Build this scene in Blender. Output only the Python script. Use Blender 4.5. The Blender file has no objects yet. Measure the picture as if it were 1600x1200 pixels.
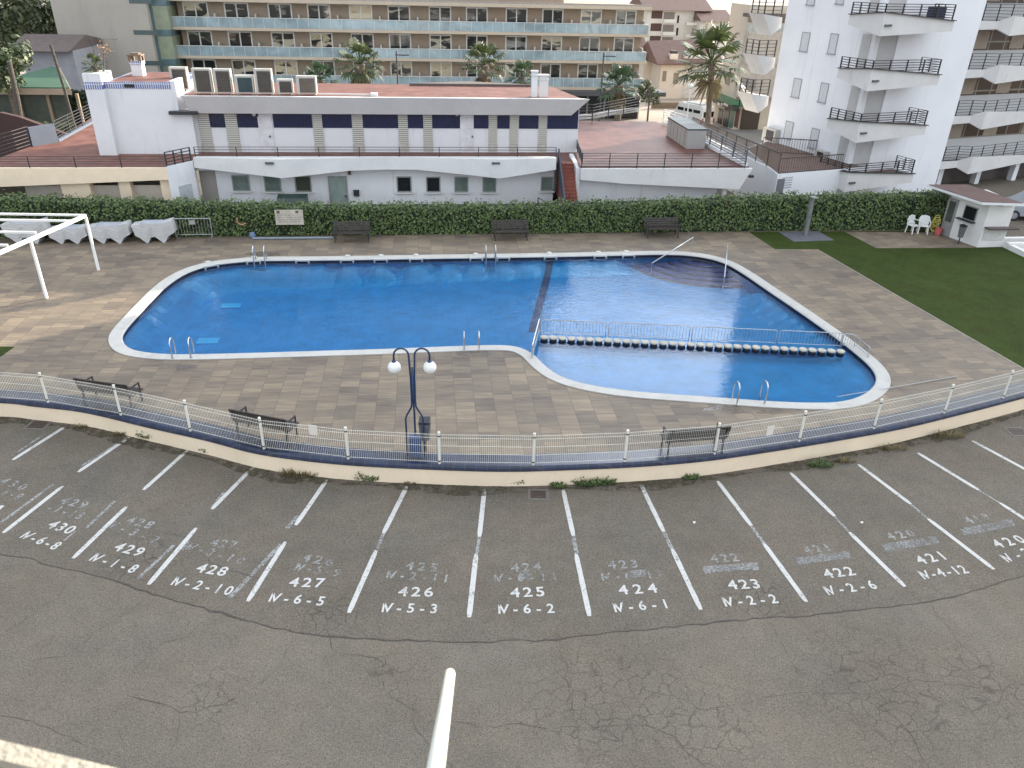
import bpy, math, random
from mathutils import Vector, Matrix, noise as mnoise
from mathutils.geometry import tessellate_polygon
random.seed(7)
R = math.radians
SC = bpy.context.scene
COL = SC.collection
# ---------------------------------------------------------------- survey of the place (camera position and angles)
TH = R(28.2); RO = R(1.4); FPX = 1200.0; CH = 12.3
_c, _s, _ct, _st = math.cos(RO), math.sin(RO), math.cos(TH), math.sin(TH)
def ray(px, py):
    u = (px-800)/FPX; v = (py-600)/FPX
    u, v = u*_c+v*_s, -u*_s+v*_c
    return (u, _ct-v*_st, -_st-v*_ct)
def G(px, py, z=0.6):                       # a point on the level z
    d = ray(px, py); t = (z-CH)/d[2]
    return Vector((d[0]*t, d[1]*t, z))
def VY(px, py, Y):
    d = ray(px, py); t = Y/d[1]
    return Vector((d[0]*t, Y, CH+d[2]*t))
class Frame:
    def __init__(s, o, deg):
        s.o = Vector((o[0], o[1])); s.a = R(deg); s.ca = math.cos(s.a); s.sa = math.sin(s.a)
    def w(s, x, y, z=0.0):
        return Vector((s.o.x+x*s.ca-y*s.sa, s.o.y+x*s.sa+y*s.ca, z))
    def l(s, p):
        dx, dy = p[0]-s.o.x, p[1]-s.o.y
        return (dx*s.ca+dy*s.sa, -dx*s.sa+dy*s.ca)
    def hit(s, px, py, y):                  # (x, z) where the sight line meets the local plane y
        d = ray(px, py)
        n = (-s.sa, s.ca); k = y + n[0]*s.o.x+n[1]*s.o.y
        t = k/(n[0]*d[0]+n[1]*d[1])
        x, _ = s.l((d[0]*t, d[1]*t))
        return x, CH+d[2]*t
    def hitx(s, px, py, x):                 # (y, z) where the sight line meets the local plane x
        d = ray(px, py)
        n = (s.ca, s.sa); k = x + n[0]*s.o.x+n[1]*s.o.y
        t = k/(n[0]*d[0]+n[1]*d[1])
        _, y = s.l((d[0]*t, d[1]*t))
        return y, CH+d[2]*t
WORLD = Frame((0, 0), 0)
POOLF = Frame((0, 0), 6.5)                  # the pool, club house and hotel share this direction
# ---------------------------------------------------------------- mesh builder
class MB:
    def __init__(s, fr=WORLD):
        s.v = []; s.f = []; s.fr = fr
    def P(s, x, y, z): s.v.append(s.fr.w(x, y, z)); return len(s.v)-1
    def raw(s, p): s.v.append(Vector(p)); return len(s.v)-1
    def poly(s, pts):
        s.f.append([s.P(*p) for p in pts]); return s
    def box(s, x0, x1, y0, y1, z0, z1):
        i = [s.P(x, y, z) for z in (z0, z1) for (x, y) in ((x0, y0), (x1, y0), (x1, y1), (x0, y1))]
        for q in ((3, 2, 1, 0), (4, 5, 6, 7), (0, 1, 5, 4), (1, 2, 6, 5), (2, 3, 7, 6), (3, 0, 4, 7)):
            s.f.append([i[k] for k in q])
        return s
    def bbox(s, c, sx, sy, sz, rz=0, rx=0):  # box about centre with a turn
        M = Matrix.Rotation(rz, 3, 'Z') @ Matrix.Rotation(rx, 3, 'X')
        i = []
        for z in (-1, 1):
            for x, y in ((-1, -1), (1, -1), (1, 1), (-1, 1)):
                p = M @ Vector((x*sx/2, y*sy/2, z*sz/2)) + Vector(c); i.append(s.P(*p))
        for q in ((3, 2, 1, 0), (4, 5, 6, 7), (0, 1, 5, 4), (1, 2, 6, 5), (2, 3, 7, 6), (3, 0, 4, 7)):
            s.f.append([i[k] for k in q])
        return s
    def prism(s, poly, z0, z1, cap=True):    # poly (x, y) counter-clockwise
        n = len(poly)
        a = [s.P(x, y, z0) for x, y in poly]; b = [s.P(x, y, z1) for x, y in poly]
        for k in range(n): s.f.append([a[k], a[(k+1) % n], b[(k+1) % n], b[k]])
        if cap:
            tri = tessellate_polygon([[Vector((x, y, 0)) for x, y in poly]])
            for t in tri:
                s.f.append([b[k] for k in t]); s.f.append([a[k] for k in reversed(t)])
        return s
    def slabxz(s, poly, y0, y1):             # poly in (x, z), thickness along y
        n = len(poly)
        a = [s.P(x, y0, z) for x, z in poly]; b = [s.P(x, y1, z) for x, z in poly]
        for k in range(n): s.f.append([a[k], a[(k+1) % n], b[(k+1) % n], b[k]])
        tri = tessellate_polygon([[Vector((x, z, 0)) for x, z in poly]])
        for t in tri:
            s.f.append([a[k] for k in t]); s.f.append([b[k] for k in reversed(t)])
        return s
    def slabyz(s, poly, x0, x1):
        n = len(poly)
        a = [s.P(x0, y, z) for y, z in poly]; b = [s.P(x1, y, z) for y, z in poly]
        for k in range(n): s.f.append([a[k], a[(k+1) % n], b[(k+1) % n], b[k]])
        tri = tessellate_polygon([[Vector((y, z, 0)) for y, z in poly]])
        for t in tri:
            s.f.append([a[k] for k in t]); s.f.append([b[k] for k in reversed(t)])
        return s
    def tube(s, path, r, n=8, cap=True):
        path = [Vector(p) for p in path]
        rs = r if isinstance(r, (list, tuple)) else [r]*len(path)
        prev = None; up = Vector((0.123, 0.31, 0.94)).normalized()
        for k, p in enumerate(path):
            d = (path[min(k+1, len(path)-1)]-path[max(k-1, 0)]).normalized()
            a = d.cross(up)
            if a.length < 1e-3: a = d.cross(Vector((1, 0, 0)))
            a.normalize(); b = d.cross(a)
            ring = [s.P(*(p + (a*math.cos(2*math.pi*j/n)+b*math.sin(2*math.pi*j/n))*rs[k])) for j in range(n)]
            if prev:
                for j in range(n): s.f.append([prev[j], prev[(j+1) % n], ring[(j+1) % n], ring[j]])
            elif cap: s.f.append(ring[::-1])
            prev = ring
        if cap: s.f.append(prev)
        return s
    def bar(s, a, b, w, h=None):             # square bar between two points
        h = h or w; a = Vector(a); b = Vector(b); d = (b-a).normalized()
        side = d.cross(Vector((0, 0, 1)))
        if side.length < 1e-3: side = Vector((1, 0, 0))
        side.normalize(); up = side.cross(d)
        i = []
        for p in (a, b):
            for x, y in ((-1, -1), (1, -1), (1, 1), (-1, 1)):
                i.append(s.P(*(p+side*x*w/2+up*y*h/2)))
        for q in ((3, 2, 1, 0), (4, 5, 6, 7), (0, 1, 5, 4), (1, 2, 6, 5), (2, 3, 7, 6), (3, 0, 4, 7)):
            s.f.append([i[k] for k in q])
        return s
    def lathe(s, c, prof, n=16):             # prof: (radius, z)
        prev = None
        for r, z in prof:
            ring = [s.P(c[0]+r*math.cos(2*math.pi*j/n), c[1]+r*math.sin(2*math.pi*j/n), c[2]+z) for j in range(n)]
            if prev:
                for j in range(n): s.f.append([prev[j], prev[(j+1) % n], ring[(j+1) % n], ring[j]])
            else: s.f.append(ring[::-1])
            prev = ring
        s.f.append(prev); return s
    def ribbon(s, pts, w, z):                # flat strip along world points
        pts = [Vector((p[0], p[1])) for p in pts]; L = []
        for k, p in enumerate(pts):
            d = (pts[min(k+1, len(pts)-1)]-pts[max(k-1, 0)]).normalized(); nn = Vector((-d.y, d.x))
            ww = (w[k] if isinstance(w, list) else w)/2
            L.append((s.raw((p.x+nn.x*ww, p.y+nn.y*ww, z)), s.raw((p.x-nn.x*ww, p.y-nn.y*ww, z))))
        for k in range(len(L)-1): s.f.append([L[k][0], L[k][1], L[k+1][1], L[k+1][0]])
        return s
    def leaf(s, p, size, nrm, spin=None, asp=1.0):
        nrm = Vector(nrm).normalized()
        a = nrm.cross(Vector((random.random()-.5, random.random()-.5, random.random()-.5)))
        if a.length < 1e-3: a = Vector((1, 0, 0))
        a.normalize(); b = nrm.cross(a)
        a = a*size*.5; b = b*size*.5*asp
        p = Vector(p)
        s.f.append([s.raw(p-a), s.raw(p-b), s.raw(p+a), s.raw(p+b)]); return s
    def build(s, name, mat, parent=None, smooth=False, origin=None, label=None):
        me = bpy.data.meshes.new(name)
        if parent is not None: Mi = WM[parent].inverted()
        elif origin is not None: Mi = Matrix.Translation(-Vector(origin))
        else: Mi = Matrix.Identity(4)
        me.from_pydata([Mi @ v for v in s.v], [], s.f); me.update()
        me.materials.append(mat)
        if smooth:
            for p in me.polygons: p.use_smooth = True
        o = bpy.data.objects.new(name, me); COL.objects.link(o)
        if parent is not None:
            o.parent = parent; WM[o] = WM[parent]
        elif origin is not None:
            o.location = origin; WM[o] = Matrix.Translation(Vector(origin))
        else: WM[o] = Matrix.Identity(4)
        if label: o['label'] = label
        return o
WM = {}
def thing(name, label, cat, loc=(0, 0, 0), rz=0.0, group=None):
    o = bpy.data.objects.new(name, None); COL.objects.link(o)
    o.empty_display_size = .2; o.location = loc; o.rotation_euler = (0, 0, rz)
    WM[o] = Matrix.Translation(Vector(loc)) @ Matrix.Rotation(rz, 4, 'Z')
    return tag(o, label, cat, group)
def tag(o, label=None, cat=None, group=None, kind=None):
    if label: o['label'] = label
    if cat: o['category'] = cat
    if group: o['group'] = group
    if kind: o['kind'] = kind
    return o
def struct(o): o['kind'] = 'structure'; return o
def dup(root, loc, rz, label=None, group=None, scale=None):
    r = root.copy(); COL.objects.link(r); r.location = loc; r.rotation_euler = (0, 0, rz)
    if scale: r.scale = scale
    if label: r['label'] = label
    if group: r['group'] = group
    WM[r] = Matrix.Translation(Vector(loc)) @ Matrix.Rotation(rz, 4, 'Z')
    for ch in list(root.children):
        c = ch.copy(); COL.objects.link(c); c.parent = r; WM[c] = WM[r]
        for g in ch.children:
            d = g.copy(); COL.objects.link(d); d.parent = c
    return r
def catmull(pts, n=6, closed=False):
    P = [Vector((p[0], p[1])) for p in pts]; out = []; m = len(P)
    rng = range(m) if closed else range(m-1)
    for i in rng:
        p0 = P[(i-1) % m] if closed or i > 0 else P[0]*2-P[1]
        p1 = P[i]; p2 = P[(i+1) % m]
        p3 = P[(i+2) % m] if closed or i+2 < m else P[-1]*2-P[-2]
        for k in range(n):
            t = k/n
            out.append(.5*((2*p1)+(-p0+p2)*t+(2*p0-5*p1+4*p2-p3)*t*t+(-p0+3*p1-3*p2+p3)*t**3))
    if not closed: out.append(P[-1])
    return out
def offset(pts, d, closed=False):
    out = []; n = len(pts)
    for i, p in enumerate(pts):
        a = pts[(i-1) % n] if closed or i > 0 else p
        b = pts[(i+1) % n] if closed or i < n-1 else p
        t = (b-a).normalized(); out.append(p+Vector((t.y, -t.x))*d)
    return out
def resample(pts, step):
    out = [pts[0]]; acc = 0
    for a, b in zip(pts, pts[1:]):
        L = (b-a).length; 
        while acc+L >= step:
            t = (step-acc)/L; a = a+(b-a)*t; out.append(a); L = (b-a).length; acc = 0
            if L < 1e-9: break
        acc += L
    return out
# ---------------------------------------------------------------- materials
MATS = {}
def _n(nt, t, **kw):
    n = nt.nodes.new(t)
    for k, v in kw.items():
        if k in n.inputs: n.inputs[k].default_value = v
        else: setattr(n, k, v)
    return n
def mat(name, col, rough=.7, var=.12, scale=3.0, bump=0.0, bscale=40.0, metal=0.0, dirt=None, dscale=(.6, .6, .25), dpos=.55, spec=None, col2=None, fine=0.0):
    if name in MATS: return MATS[name]
    m = bpy.data.materials.new(name); m.use_nodes = True; nt = m.node_tree; L = nt.links
    b = nt.nodes['Principled BSDF']; b.inputs['Roughness'].default_value = rough; b.inputs['Metallic'].default_value = metal
    if spec is not None: b.inputs['Specular IOR Level'].default_value = spec
    g = _n(nt, 'ShaderNodeNewGeometry')
    n1 = _n(nt, 'ShaderNodeTexNoise', Scale=scale, Detail=6.0, Roughness=.65); L.new(g.outputs['Position'], n1.inputs['Vector'])
    r = _n(nt, 'ShaderNodeValToRGB'); e = r.color_ramp.elements
    c2 = col2 or tuple(c*(1-var*1.6) for c in col); c1 = tuple(min(1, c*(1+var)) for c in col)
    e[0].position = .3; e[0].color = (*c2, 1); e[1].position = .7; e[1].color = (*c1, 1)
    L.new(n1.outputs['Fac'], r.inputs['Fac']); out = r.outputs['Color']
    if fine:
        n4 = _n(nt, 'ShaderNodeTexNoise', Scale=scale*25, Detail=3.0); L.new(g.outputs['Position'], n4.inputs['Vector'])
        mr = _n(nt, 'ShaderNodeMapRange'); mr.inputs['To Min'].default_value = 1-fine; mr.inputs['To Max'].default_value = 1+fine
        mr.inputs['From Min'].default_value = .25; mr.inputs['From Max'].default_value = .75
        L.new(n4.outputs['Fac'], mr.inputs['Value'])
        mx = _n(nt, 'ShaderNodeVectorMath', operation='SCALE'); L.new(out, mx.inputs[0]); L.new(mr.outputs['Result'], mx.inputs['Scale']); out = mx.outputs[0]
    if dirt:
        mp = _n(nt, 'ShaderNodeMapping'); mp.inputs['Scale'].default_value = dscale; L.new(g.outputs['Position'], mp.inputs['Vector'])
        n2 = _n(nt, 'ShaderNodeTexNoise', Scale=2.0, Detail=7.0, Roughness=.7); L.new(mp.outputs['Vector'], n2.inputs['Vector'])
        r2 = _n(nt, 'ShaderNodeValToRGB'); r2.color_ramp.elements[0].position = dpos; r2.color_ramp.elements[1].position = dpos+.25
        L.new(n2.outputs['Fac'], r2.inputs['Fac'])
        mx = _n(nt, 'ShaderNodeMix', data_type='RGBA'); L.new(r2.outputs['Color'], mx.inputs['Factor'])
        L.new(out, mx.inputs['A']); mx.inputs['B'].default_value = (*dirt, 1); out = mx.outputs['Result']
    L.new(out, b.inputs['Base Color'])
    if bump:
        n3 = _n(nt, 'ShaderNodeTexNoise', Scale=bscale, Detail=4.0); L.new(g.outputs['Position'], n3.inputs['Vector'])
        bp = _n(nt, 'ShaderNodeBump', Strength=bump, Distance=.02); L.new(n3.outputs['Fac'], bp.inputs['Height']); L.new(bp.outputs['Normal'], b.inputs['Normal'])
    MATS[name] = m; return m
def leafmat(name, c1, c2, rough=.5, trans=.0, dry=None):
    if name in MATS: return MATS[name]
    m = bpy.data.materials.new(name); m.use_nodes = True; nt = m.node_tree; L = nt.links
    b = nt.nodes['Principled BSDF']; b.inputs['Roughness'].default_value = rough
    g = _n(nt, 'ShaderNodeNewGeometry')
    n1 = _n(nt, 'ShaderNodeTexNoise', Scale=1.7, Detail=3.0); L.new(g.outputs['Position'], n1.inputs['Vector'])
    ad = _n(nt, 'ShaderNodeMath', operation='MULTIPLY_ADD'); ad.inputs[1].default_value = .6
    L.new(g.outputs['Random Per Island'], ad.inputs[0]); 
    ml = _n(nt, 'ShaderNodeMath', operation='MULTIPLY'); ml.inputs[1].default_value = .4; L.new(n1.outputs['Fac'], ml.inputs[0]); L.new(ml.outputs[0], ad.inputs[2])
    r = _n(nt, 'ShaderNodeValToRGB'); e = r.color_ramp.elements; e[0].position = .15; e[0].color = (*c1, 1); e[1].position = .85; e[1].color = (*c2, 1)
    L.new(ad.outputs[0], r.inputs['Fac']); L.new(r.outputs['Color'], b.inputs['Base Color'])
    if dry:
        n7 = _n(nt, 'ShaderNodeTexNoise', Scale=.8, Detail=5.0, Roughness=.75); L.new(g.outputs['Position'], n7.inputs['Vector'])
        m7 = _n(nt, 'ShaderNodeMath', operation='MULTIPLY_ADD'); m7.inputs[1].default_value = .16; L.new(g.outputs['Random Per Island'], m7.inputs[0]); L.new(n7.outputs['Fac'], m7.inputs[2])
        r7 = _n(nt, 'ShaderNodeMapRange'); r7.inputs['From Min'].default_value = .70; r7.inputs['From Max'].default_value = .90; L.new(m7.outputs[0], r7.inputs['Value'])
        x7 = _n(nt, 'ShaderNodeMix', data_type='RGBA'); L.new(r7.outputs[0], x7.inputs['Factor']); L.new(r.outputs['Color'], x7.inputs['A']); x7.inputs['B'].default_value = (*dry, 1); L.new(x7.outputs['Result'], b.inputs['Base Color'])
    if trans:
        tr = _n(nt, 'ShaderNodeBsdfTranslucent'); L.new(r.outputs['Color'], tr.inputs['Color'])
        mx = _n(nt, 'ShaderNodeMixShader'); mx.inputs[0].default_value = trans
        L.new(b.outputs[0], mx.inputs[1]); L.new(tr.outputs[0], mx.inputs[2]); L.new(mx.outputs[0], nt.nodes['Material Output'].inputs['Surface'])
    MATS[name] = m; return m
WHITE = mat('white_render', (.72, .725, .735), .85, .03, 1.2, bump=.08, bscale=60, dirt=(.52, .51, .485), dscale=(1.5, 1.5, .13), dpos=.58, fine=.03)
CREAM = mat('cream_render', (.86, .71, .52), .85, .05, 1.0, bump=.1, bscale=60, dirt=(.45, .38, .28), dscale=(1.2, 1.2, .7), dpos=.68, fine=.04)
FASCIA = mat('fascia_render', (.66, .65, .63), .85, .05, .8, bump=.1, bscale=50, dirt=(.47, .45, .42), dscale=(.8, .8, .3), dpos=.6, fine=.04)
BLACKM = mat('black_metal', (.03, .03, .035), .5, .2, 4)
STEEL = mat('brushed_steel', (.55, .56, .58), .28, .08, 5, metal=.9)
WPAINT = mat('white_paint', (.8, .8, .77), .4, .03, 2)
NAVY = mat('navy_paint', (.015, .035, .10), .35, .15, 3)
DARK = mat('dark_interior', (.02, .02, .022), .6, .3, 2)
TERRA = mat('terracotta_floor', (.215, .10, .075), .6, .22, 1.4, bump=.15, bscale=25, dirt=(.15, .065, .05), dscale=(.5, .5, .5), dpos=.5, fine=.12, spec=.2)
GREYM = mat('grey_plastic', (.30, .30, .29), .5, .08, 3)
# ================================================================ ground, parking, boundary wall
DZ = 0.6                                    # pool deck level
base_px = [(-900, 640), (-500, 648), (-200, 648), (0, 651), (60, 657), (140, 667), (235, 690), (330, 712), (400, 731), (470, 742), (560, 751),
           (700, 758), (800, 760), (900, 757), (1000, 752), (1100, 743), (1200, 728), (1300, 711), (1400, 692), (1500, 667), (1600, 640), (1750, 598), (1900, 548)]
BASE = [p.xy for p in (G(x, y, 0) for x, y in base_px)]
BASE = resample(catmull(BASE, 8), .35)      # wall foot, left to right
inner = offset(BASE, -.62)                  # deck starts behind wall and blue strip
OUT = Frame((0, 0), 6.5)
# pool outline
pool_px = [(700, 404.5), (500, 407.5), (430, 408), (385, 409.5), (330, 416), (292, 428), (262, 447), (238, 470), (213, 497), (196, 517), (190.5, 530), (197, 543), (218, 551), (262, 555.5),
           (320, 555.5), (400, 553.5), (500, 550.5), (600, 547.5), (700, 543.5), (765, 541.5), (805, 543.5), (830, 554), (848, 571), (868, 586), (895, 597), (935, 606), (990, 613.5), (1060, 619),
           (1130, 624), (1200, 629), (1265, 631.5), (1312, 630), (1346, 620.5), (1366, 605), (1369, 589), (1357, 571), (1333, 550), (1302, 526), (1250, 489), (1200, 455), (1162, 429), (1130, 411.5), (1092, 402), (1040, 398.5), (960, 400), (860, 402)]
POOL = catmull([G(x, y, .56).xy for x, y in pool_px], 4, True)     # counter-clockwise seen from above?
def area(p): return sum(a.x*b.y-b.x*a.y for a, b in zip(p, p[1:]+p[:1]))/2
if area(POOL) < 0: POOL.reverse()
POOLO = offset(POOL, .42, True)             # outer edge of the coping
def inpoly(p, poly):
    x, y = p[0], p[1]; r = False; j = len(poly)-1
    for i in range(len(poly)):
        a, b = poly[i], poly[j]
        if (a.y > y) != (b.y > y) and x < (b.x-a.x)*(y-a.y)/(b.y-a.y)+a.x: r = not r
        j = i
    return r
def sheet(name, outer, holes, z, m):
    polys = [[Vector((p[0], p[1], 0)) for p in outer]]+[[Vector((p[0], p[1], 0)) for p in h] for h in holes]
    flat = [p for q in polys for p in q]; mb = MB()
    for p in flat: mb.raw((p.x, p.y, z))
    for t in tessellate_polygon(polys):
        a, b, c = [flat[k] for k in t]
        if (b-a).cross(c-a).z < 0: t = t[::-1]
        mb.f.append(list(t))
    return mb.build(name, m)
# ---- asphalt material
def asphalt(name, base, zones, cr=.42):
    m = bpy.data.materials.new(name); m.use_nodes = True; nt = m.node_tree; L = nt.links
    b = nt.nodes['Principled BSDF']; b.inputs['Roughness'].default_value = .9; b.inputs['Specular IOR Level'].default_value = .25
    g = _n(nt, 'ShaderNodeNewGeometry'); pos = g.outputs['Position']
    big = _n(nt, 'ShaderNodeTexNoise', Scale=.33, Detail=5.0, Roughness=.6); L.new(pos, big.inputs['Vector'])
    mid = _n(nt, 'ShaderNodeTexNoise', Scale=2.2, Detail=6.0, Roughness=.7); L.new(pos, mid.inputs['Vector'])
    spk = _n(nt, 'ShaderNodeTexNoise', Scale=42.0, Detail=2.0, Roughness=.8); L.new(pos, spk.inputs['Vector'])
    spk2 = _n(nt, 'ShaderNodeTexNoise', Scale=16.0, Detail=2.0, Roughness=.8); L.new(pos, spk2.inputs['Vector'])
    def rng(o, a, b_, c, d):
        mr = _n(nt, 'ShaderNodeMapRange'); mr.inputs['From Min'].default_value = a; mr.inputs['From Max'].default_value = b_
        mr.inputs['To Min'].default_value = c; mr.inputs['To Max'].default_value = d; L.new(o, mr.inputs['Value']); return mr.outputs[0]
    def wv0(a):
        q = _n(nt, 'ShaderNodeVectorMath', operation='ADD'); L.new(a, q.inputs[0]); q.inputs[1].default_value = (17.3, 5.1, 2.0); return q.outputs[0]
    def mul(a, c):
        q = _n(nt, 'ShaderNodeMath', operation='MULTIPLY'); L.new(a, q.inputs[0]); L.new(c, q.inputs[1]); return q.outputs[0]
    f = mul(rng(big.outputs['Fac'], .3, .7, .86, 1.12), rng(mid.outputs['Fac'], .3, .7, .9, 1.1))
    f = mul(f, rng(spk.outputs['Fac'], .25, .75, .46, 1.54)); f = mul(f, rng(spk2.outputs['Fac'], .3, .7, .84, 1.16))
    pit = _n(nt, 'ShaderNodeTexNoise', Scale=27.0, Detail=1.0); L.new(pos, pit.inputs['Vector']); f = mul(f, rng(pit.outputs['Fac'], .62, .74, 1.0, .5)); lit_ = _n(nt, 'ShaderNodeTexNoise', Scale=31.0, Detail=1.0); L.new(wv0(pos), lit_.inputs['Vector']); f = mul(f, rng(lit_.outputs['Fac'], .66, .76, 1.0, 1.5))
    # alligator cracks where the surface has broken up
    warp = _n(nt, 'ShaderNodeTexNoise', Scale=1.6, Detail=4.0); L.new(pos, warp.inputs['Vector'])
    wv = _n(nt, 'ShaderNodeVectorMath', operation='MULTIPLY_ADD'); L.new(warp.outputs['Color'], wv.inputs[0]); wv.inputs[1].default_value = (.55, .55, 0); L.new(pos, wv.inputs[2])
    vo = _n(nt, 'ShaderNodeTexVoronoi', feature='DISTANCE_TO_EDGE', Scale=3.1); L.new(wv.outputs[0], vo.inputs['Vector'])
    crack = rng(vo.outputs['Distance'], .0, .05, 1, 0)
    acc = None
    for (cx, cy, rr) in zones:
        dv = _n(nt, 'ShaderNodeVectorMath', operation='DISTANCE'); L.new(pos, dv.inputs[0]); dv.inputs[1].default_value = (cx, cy, 0)
        o = rng(dv.outputs['Value'], rr*.35, rr, 1, 0)
        if acc is None: acc = o
        else:
            q = _n(nt, 'ShaderNodeMath', operation='MAXIMUM'); L.new(acc, q.inputs[0]); L.new(o, q.inputs[1]); acc = q.outputs[0]
    if acc is None:
        acc = rng(big.outputs['Fac'], .62, .72, 0, .6)
    acc = mul(acc, rng(mid.outputs['Fac'], .34, .5, .0, 1.0))
    dk = rng(mul(crack, acc), 0, 1, 1, 1-cr)
    f = mul(f, dk)
    tint = _n(nt, 'ShaderNodeTexNoise', Scale=.5, Detail=3.0); L.new(pos, tint.inputs['Vector'])
    tr = _n(nt, 'ShaderNodeValToRGB'); e = tr.color_ramp.elements
    e[0].position = .35; e[0].color = (base*1.07, base*.94, base*.765, 1); e[1].position = .65; e[1].color = (base*1.15, base*.965, base*.755, 1)
    L.new(tint.outputs['Fac'], tr.inputs['Fac'])
    sc = _n(nt, 'ShaderNodeVectorMath', operation='SCALE'); L.new(tr.outputs['Color'], sc.inputs[0]); L.new(f, sc.inputs['Scale'])
    L.new(sc.outputs[0], b.inputs['Base Color'])
    bp = _n(nt, 'ShaderNodeBump', Strength=.5, Distance=.012); L.new(spk.outputs['Fac'], bp.inputs['Height']); L.new(bp.outputs['Normal'], b.inputs['Normal'])
    return m
zz = [(*G(930, 1105, 0).xy, 1.9), (*G(1090, 1130, 0).xy, 1.6), (*G(1380, 1080, 0).xy, 2.2), (*G(1540, 1080, 0).xy, 1.5), (*G(330, 1090, 0).xy, 1.0), (*G(610, 1050, 0).xy, .8), (*G(1000, 1080, 0).xy, 1.6)]
ASP_R = asphalt('worn_asphalt', .138, zz)
ASP_P = asphalt('parking_asphalt', .122, [(*G(1180, 930, 0).xy, 1.0), (*G(230, 870, 0).xy, 1.2), (*G(510, 960, 0).xy, 1.0)], .5)
big = 900
gl = [Vector((-big, -200)), Vector((big, -200)), Vector((big, 60+big*.114)), Vector((-big, 60-big*.114))]
struct(sheet('ground', gl, [offset(POOL, .2, True)], 0.0, ASP_R))
# parking apron, 4 mm above the drive
seam_px = [(-500, 830), (-200, 845), (0, 865), (60, 878), (120, 893), (170, 905), (230, 925), (300, 945), (370, 965), (450, 985), (530, 995), (620, 1000), (720, 1003), (800, 1002), (870, 1000),
           (900, 993), (1000, 985), (1100, 975), (1200, 965), (1270, 961), (1340, 953), (1440, 942), (1500, 930), (1540, 918), (1600, 900), (1750, 850), (1950, 780)]
def jit(pts, a, step=.22, seed=1):
    rnd = random.Random(seed); q = resample(pts, step)
    return [p+Vector((rnd.uniform(-a, a), rnd.uniform(-a, a))) for p in q]
seam = jit(catmull([G(x, y, 0).xy for x, y in seam_px], 4), .035, .22, 3)
back = offset(BASE, -.1)
park = struct(sheet('parking_area', seam+back[::-1], [], .004, ASP_P))
CRACK = mat('crack_dark', (.075, .066, .056), .95, .2, 6)  # dark brown colour of the open cracks
cracks = [([(115, 903), (80, 940), (35, 970), (0, 992)], .02), ([(235, 932), (195, 960), (150, 985), (110, 1020), (45, 1035)], .018), ([(320, 970), (295, 992), (255, 1005), (220, 1035), (200, 1055)], .02),
          ([(445, 1015), (430, 1050), (385, 1085)], .015), ([(200, 1090), (250, 1100), (295, 1115), (345, 1100), (380, 1085)], .028), ([(515, 995), (520, 1018), (565, 1025), (600, 1035), (597, 1065), (620, 1095), (645, 1105), (665, 1130)], .022),
          ([(665, 1130), (705, 1125), (740, 1135), (800, 1132), (841, 1138), (908, 1136), (970, 1133), (1026, 1138), (1067, 1166), (1103, 1200), (1140, 1240)], .016), ([(872, 1000), (885, 1049), (890, 1100), (903, 1136)], .016),
          ([(1205, 972), (1221, 1002), (1241, 1038), (1257, 1069)], .016), ([(1154, 1100), (1226, 1084), (1292, 1082), (1369, 1084), (1431, 1064), (1523, 1074), (1600, 1069), (1660, 1070)], .02),
          ([(1457, 946), (1477, 977), (1513, 1018), (1539, 1041), (1564, 1069)], .02), ([(1369, 1095), (1415, 1136), (1446, 1192), (1460, 1230)], .02), ([(1221, 941), (1244, 961)], .014), ([(645, 1100), (648, 1140), (700, 1190), (720, 1230)], .014),
          ([(280, 1120), (272, 1160), (266, 1200)], .014), ([(0, 1120), (60, 1132), (130, 1160), (200, 1190)], .014), ([(1560, 905), (1530, 890), (1500, 870)], .012)]
pcr = [([(172, 903), (185, 880), (215, 850), (235, 832), (285, 840), (330, 878), (360, 893), (420, 905)], .024), ([(500, 915), (560, 925), (600, 918), (640, 926)], .012), ([(560, 842), (600, 842), (680, 846), (745, 843), (815, 846), (890, 841), (1000, 838)], .014),
       ([(1328, 840), (1335, 870), (1360, 905), (1350, 950)], .012), ([(1190, 905), (1230, 925), (1244, 960)], .012), ([(595, 950), (590, 975), (600, 1000)], .012), ([(540, 935), (555, 965), (548, 995)], .01), ([(255, 745), (240, 765), (232, 770)], .01)]
ground = bpy.data.objects['ground']
def crackmesh(lst, parent, z, seed):
    for i, (pp, w) in enumerate(lst):
        pts = jit(catmull([G(x, y, 0).xy for x, y in pp], 4), .04, .16, seed+i); rnd = random.Random(seed*7+i)
        if len(pts) < 3: continue
        MB().ribbon(pts, [w*rnd.uniform(.15, 1.0)**1.3*.9 for _ in pts], z).build('crack', CRACK, parent)
crackmesh(cracks, ground, .004, 20); crackmesh(pcr, park, .008, 60)
rnd = random.Random(5)
MB().ribbon(seam, [.006+.05*abs(mnoise.noise(Vector((i*.21, 1.7, 0))))+rnd.uniform(0, .012) for i, _ in enumerate(seam)], .008).build('edge_crack', CRACK, park)
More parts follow.
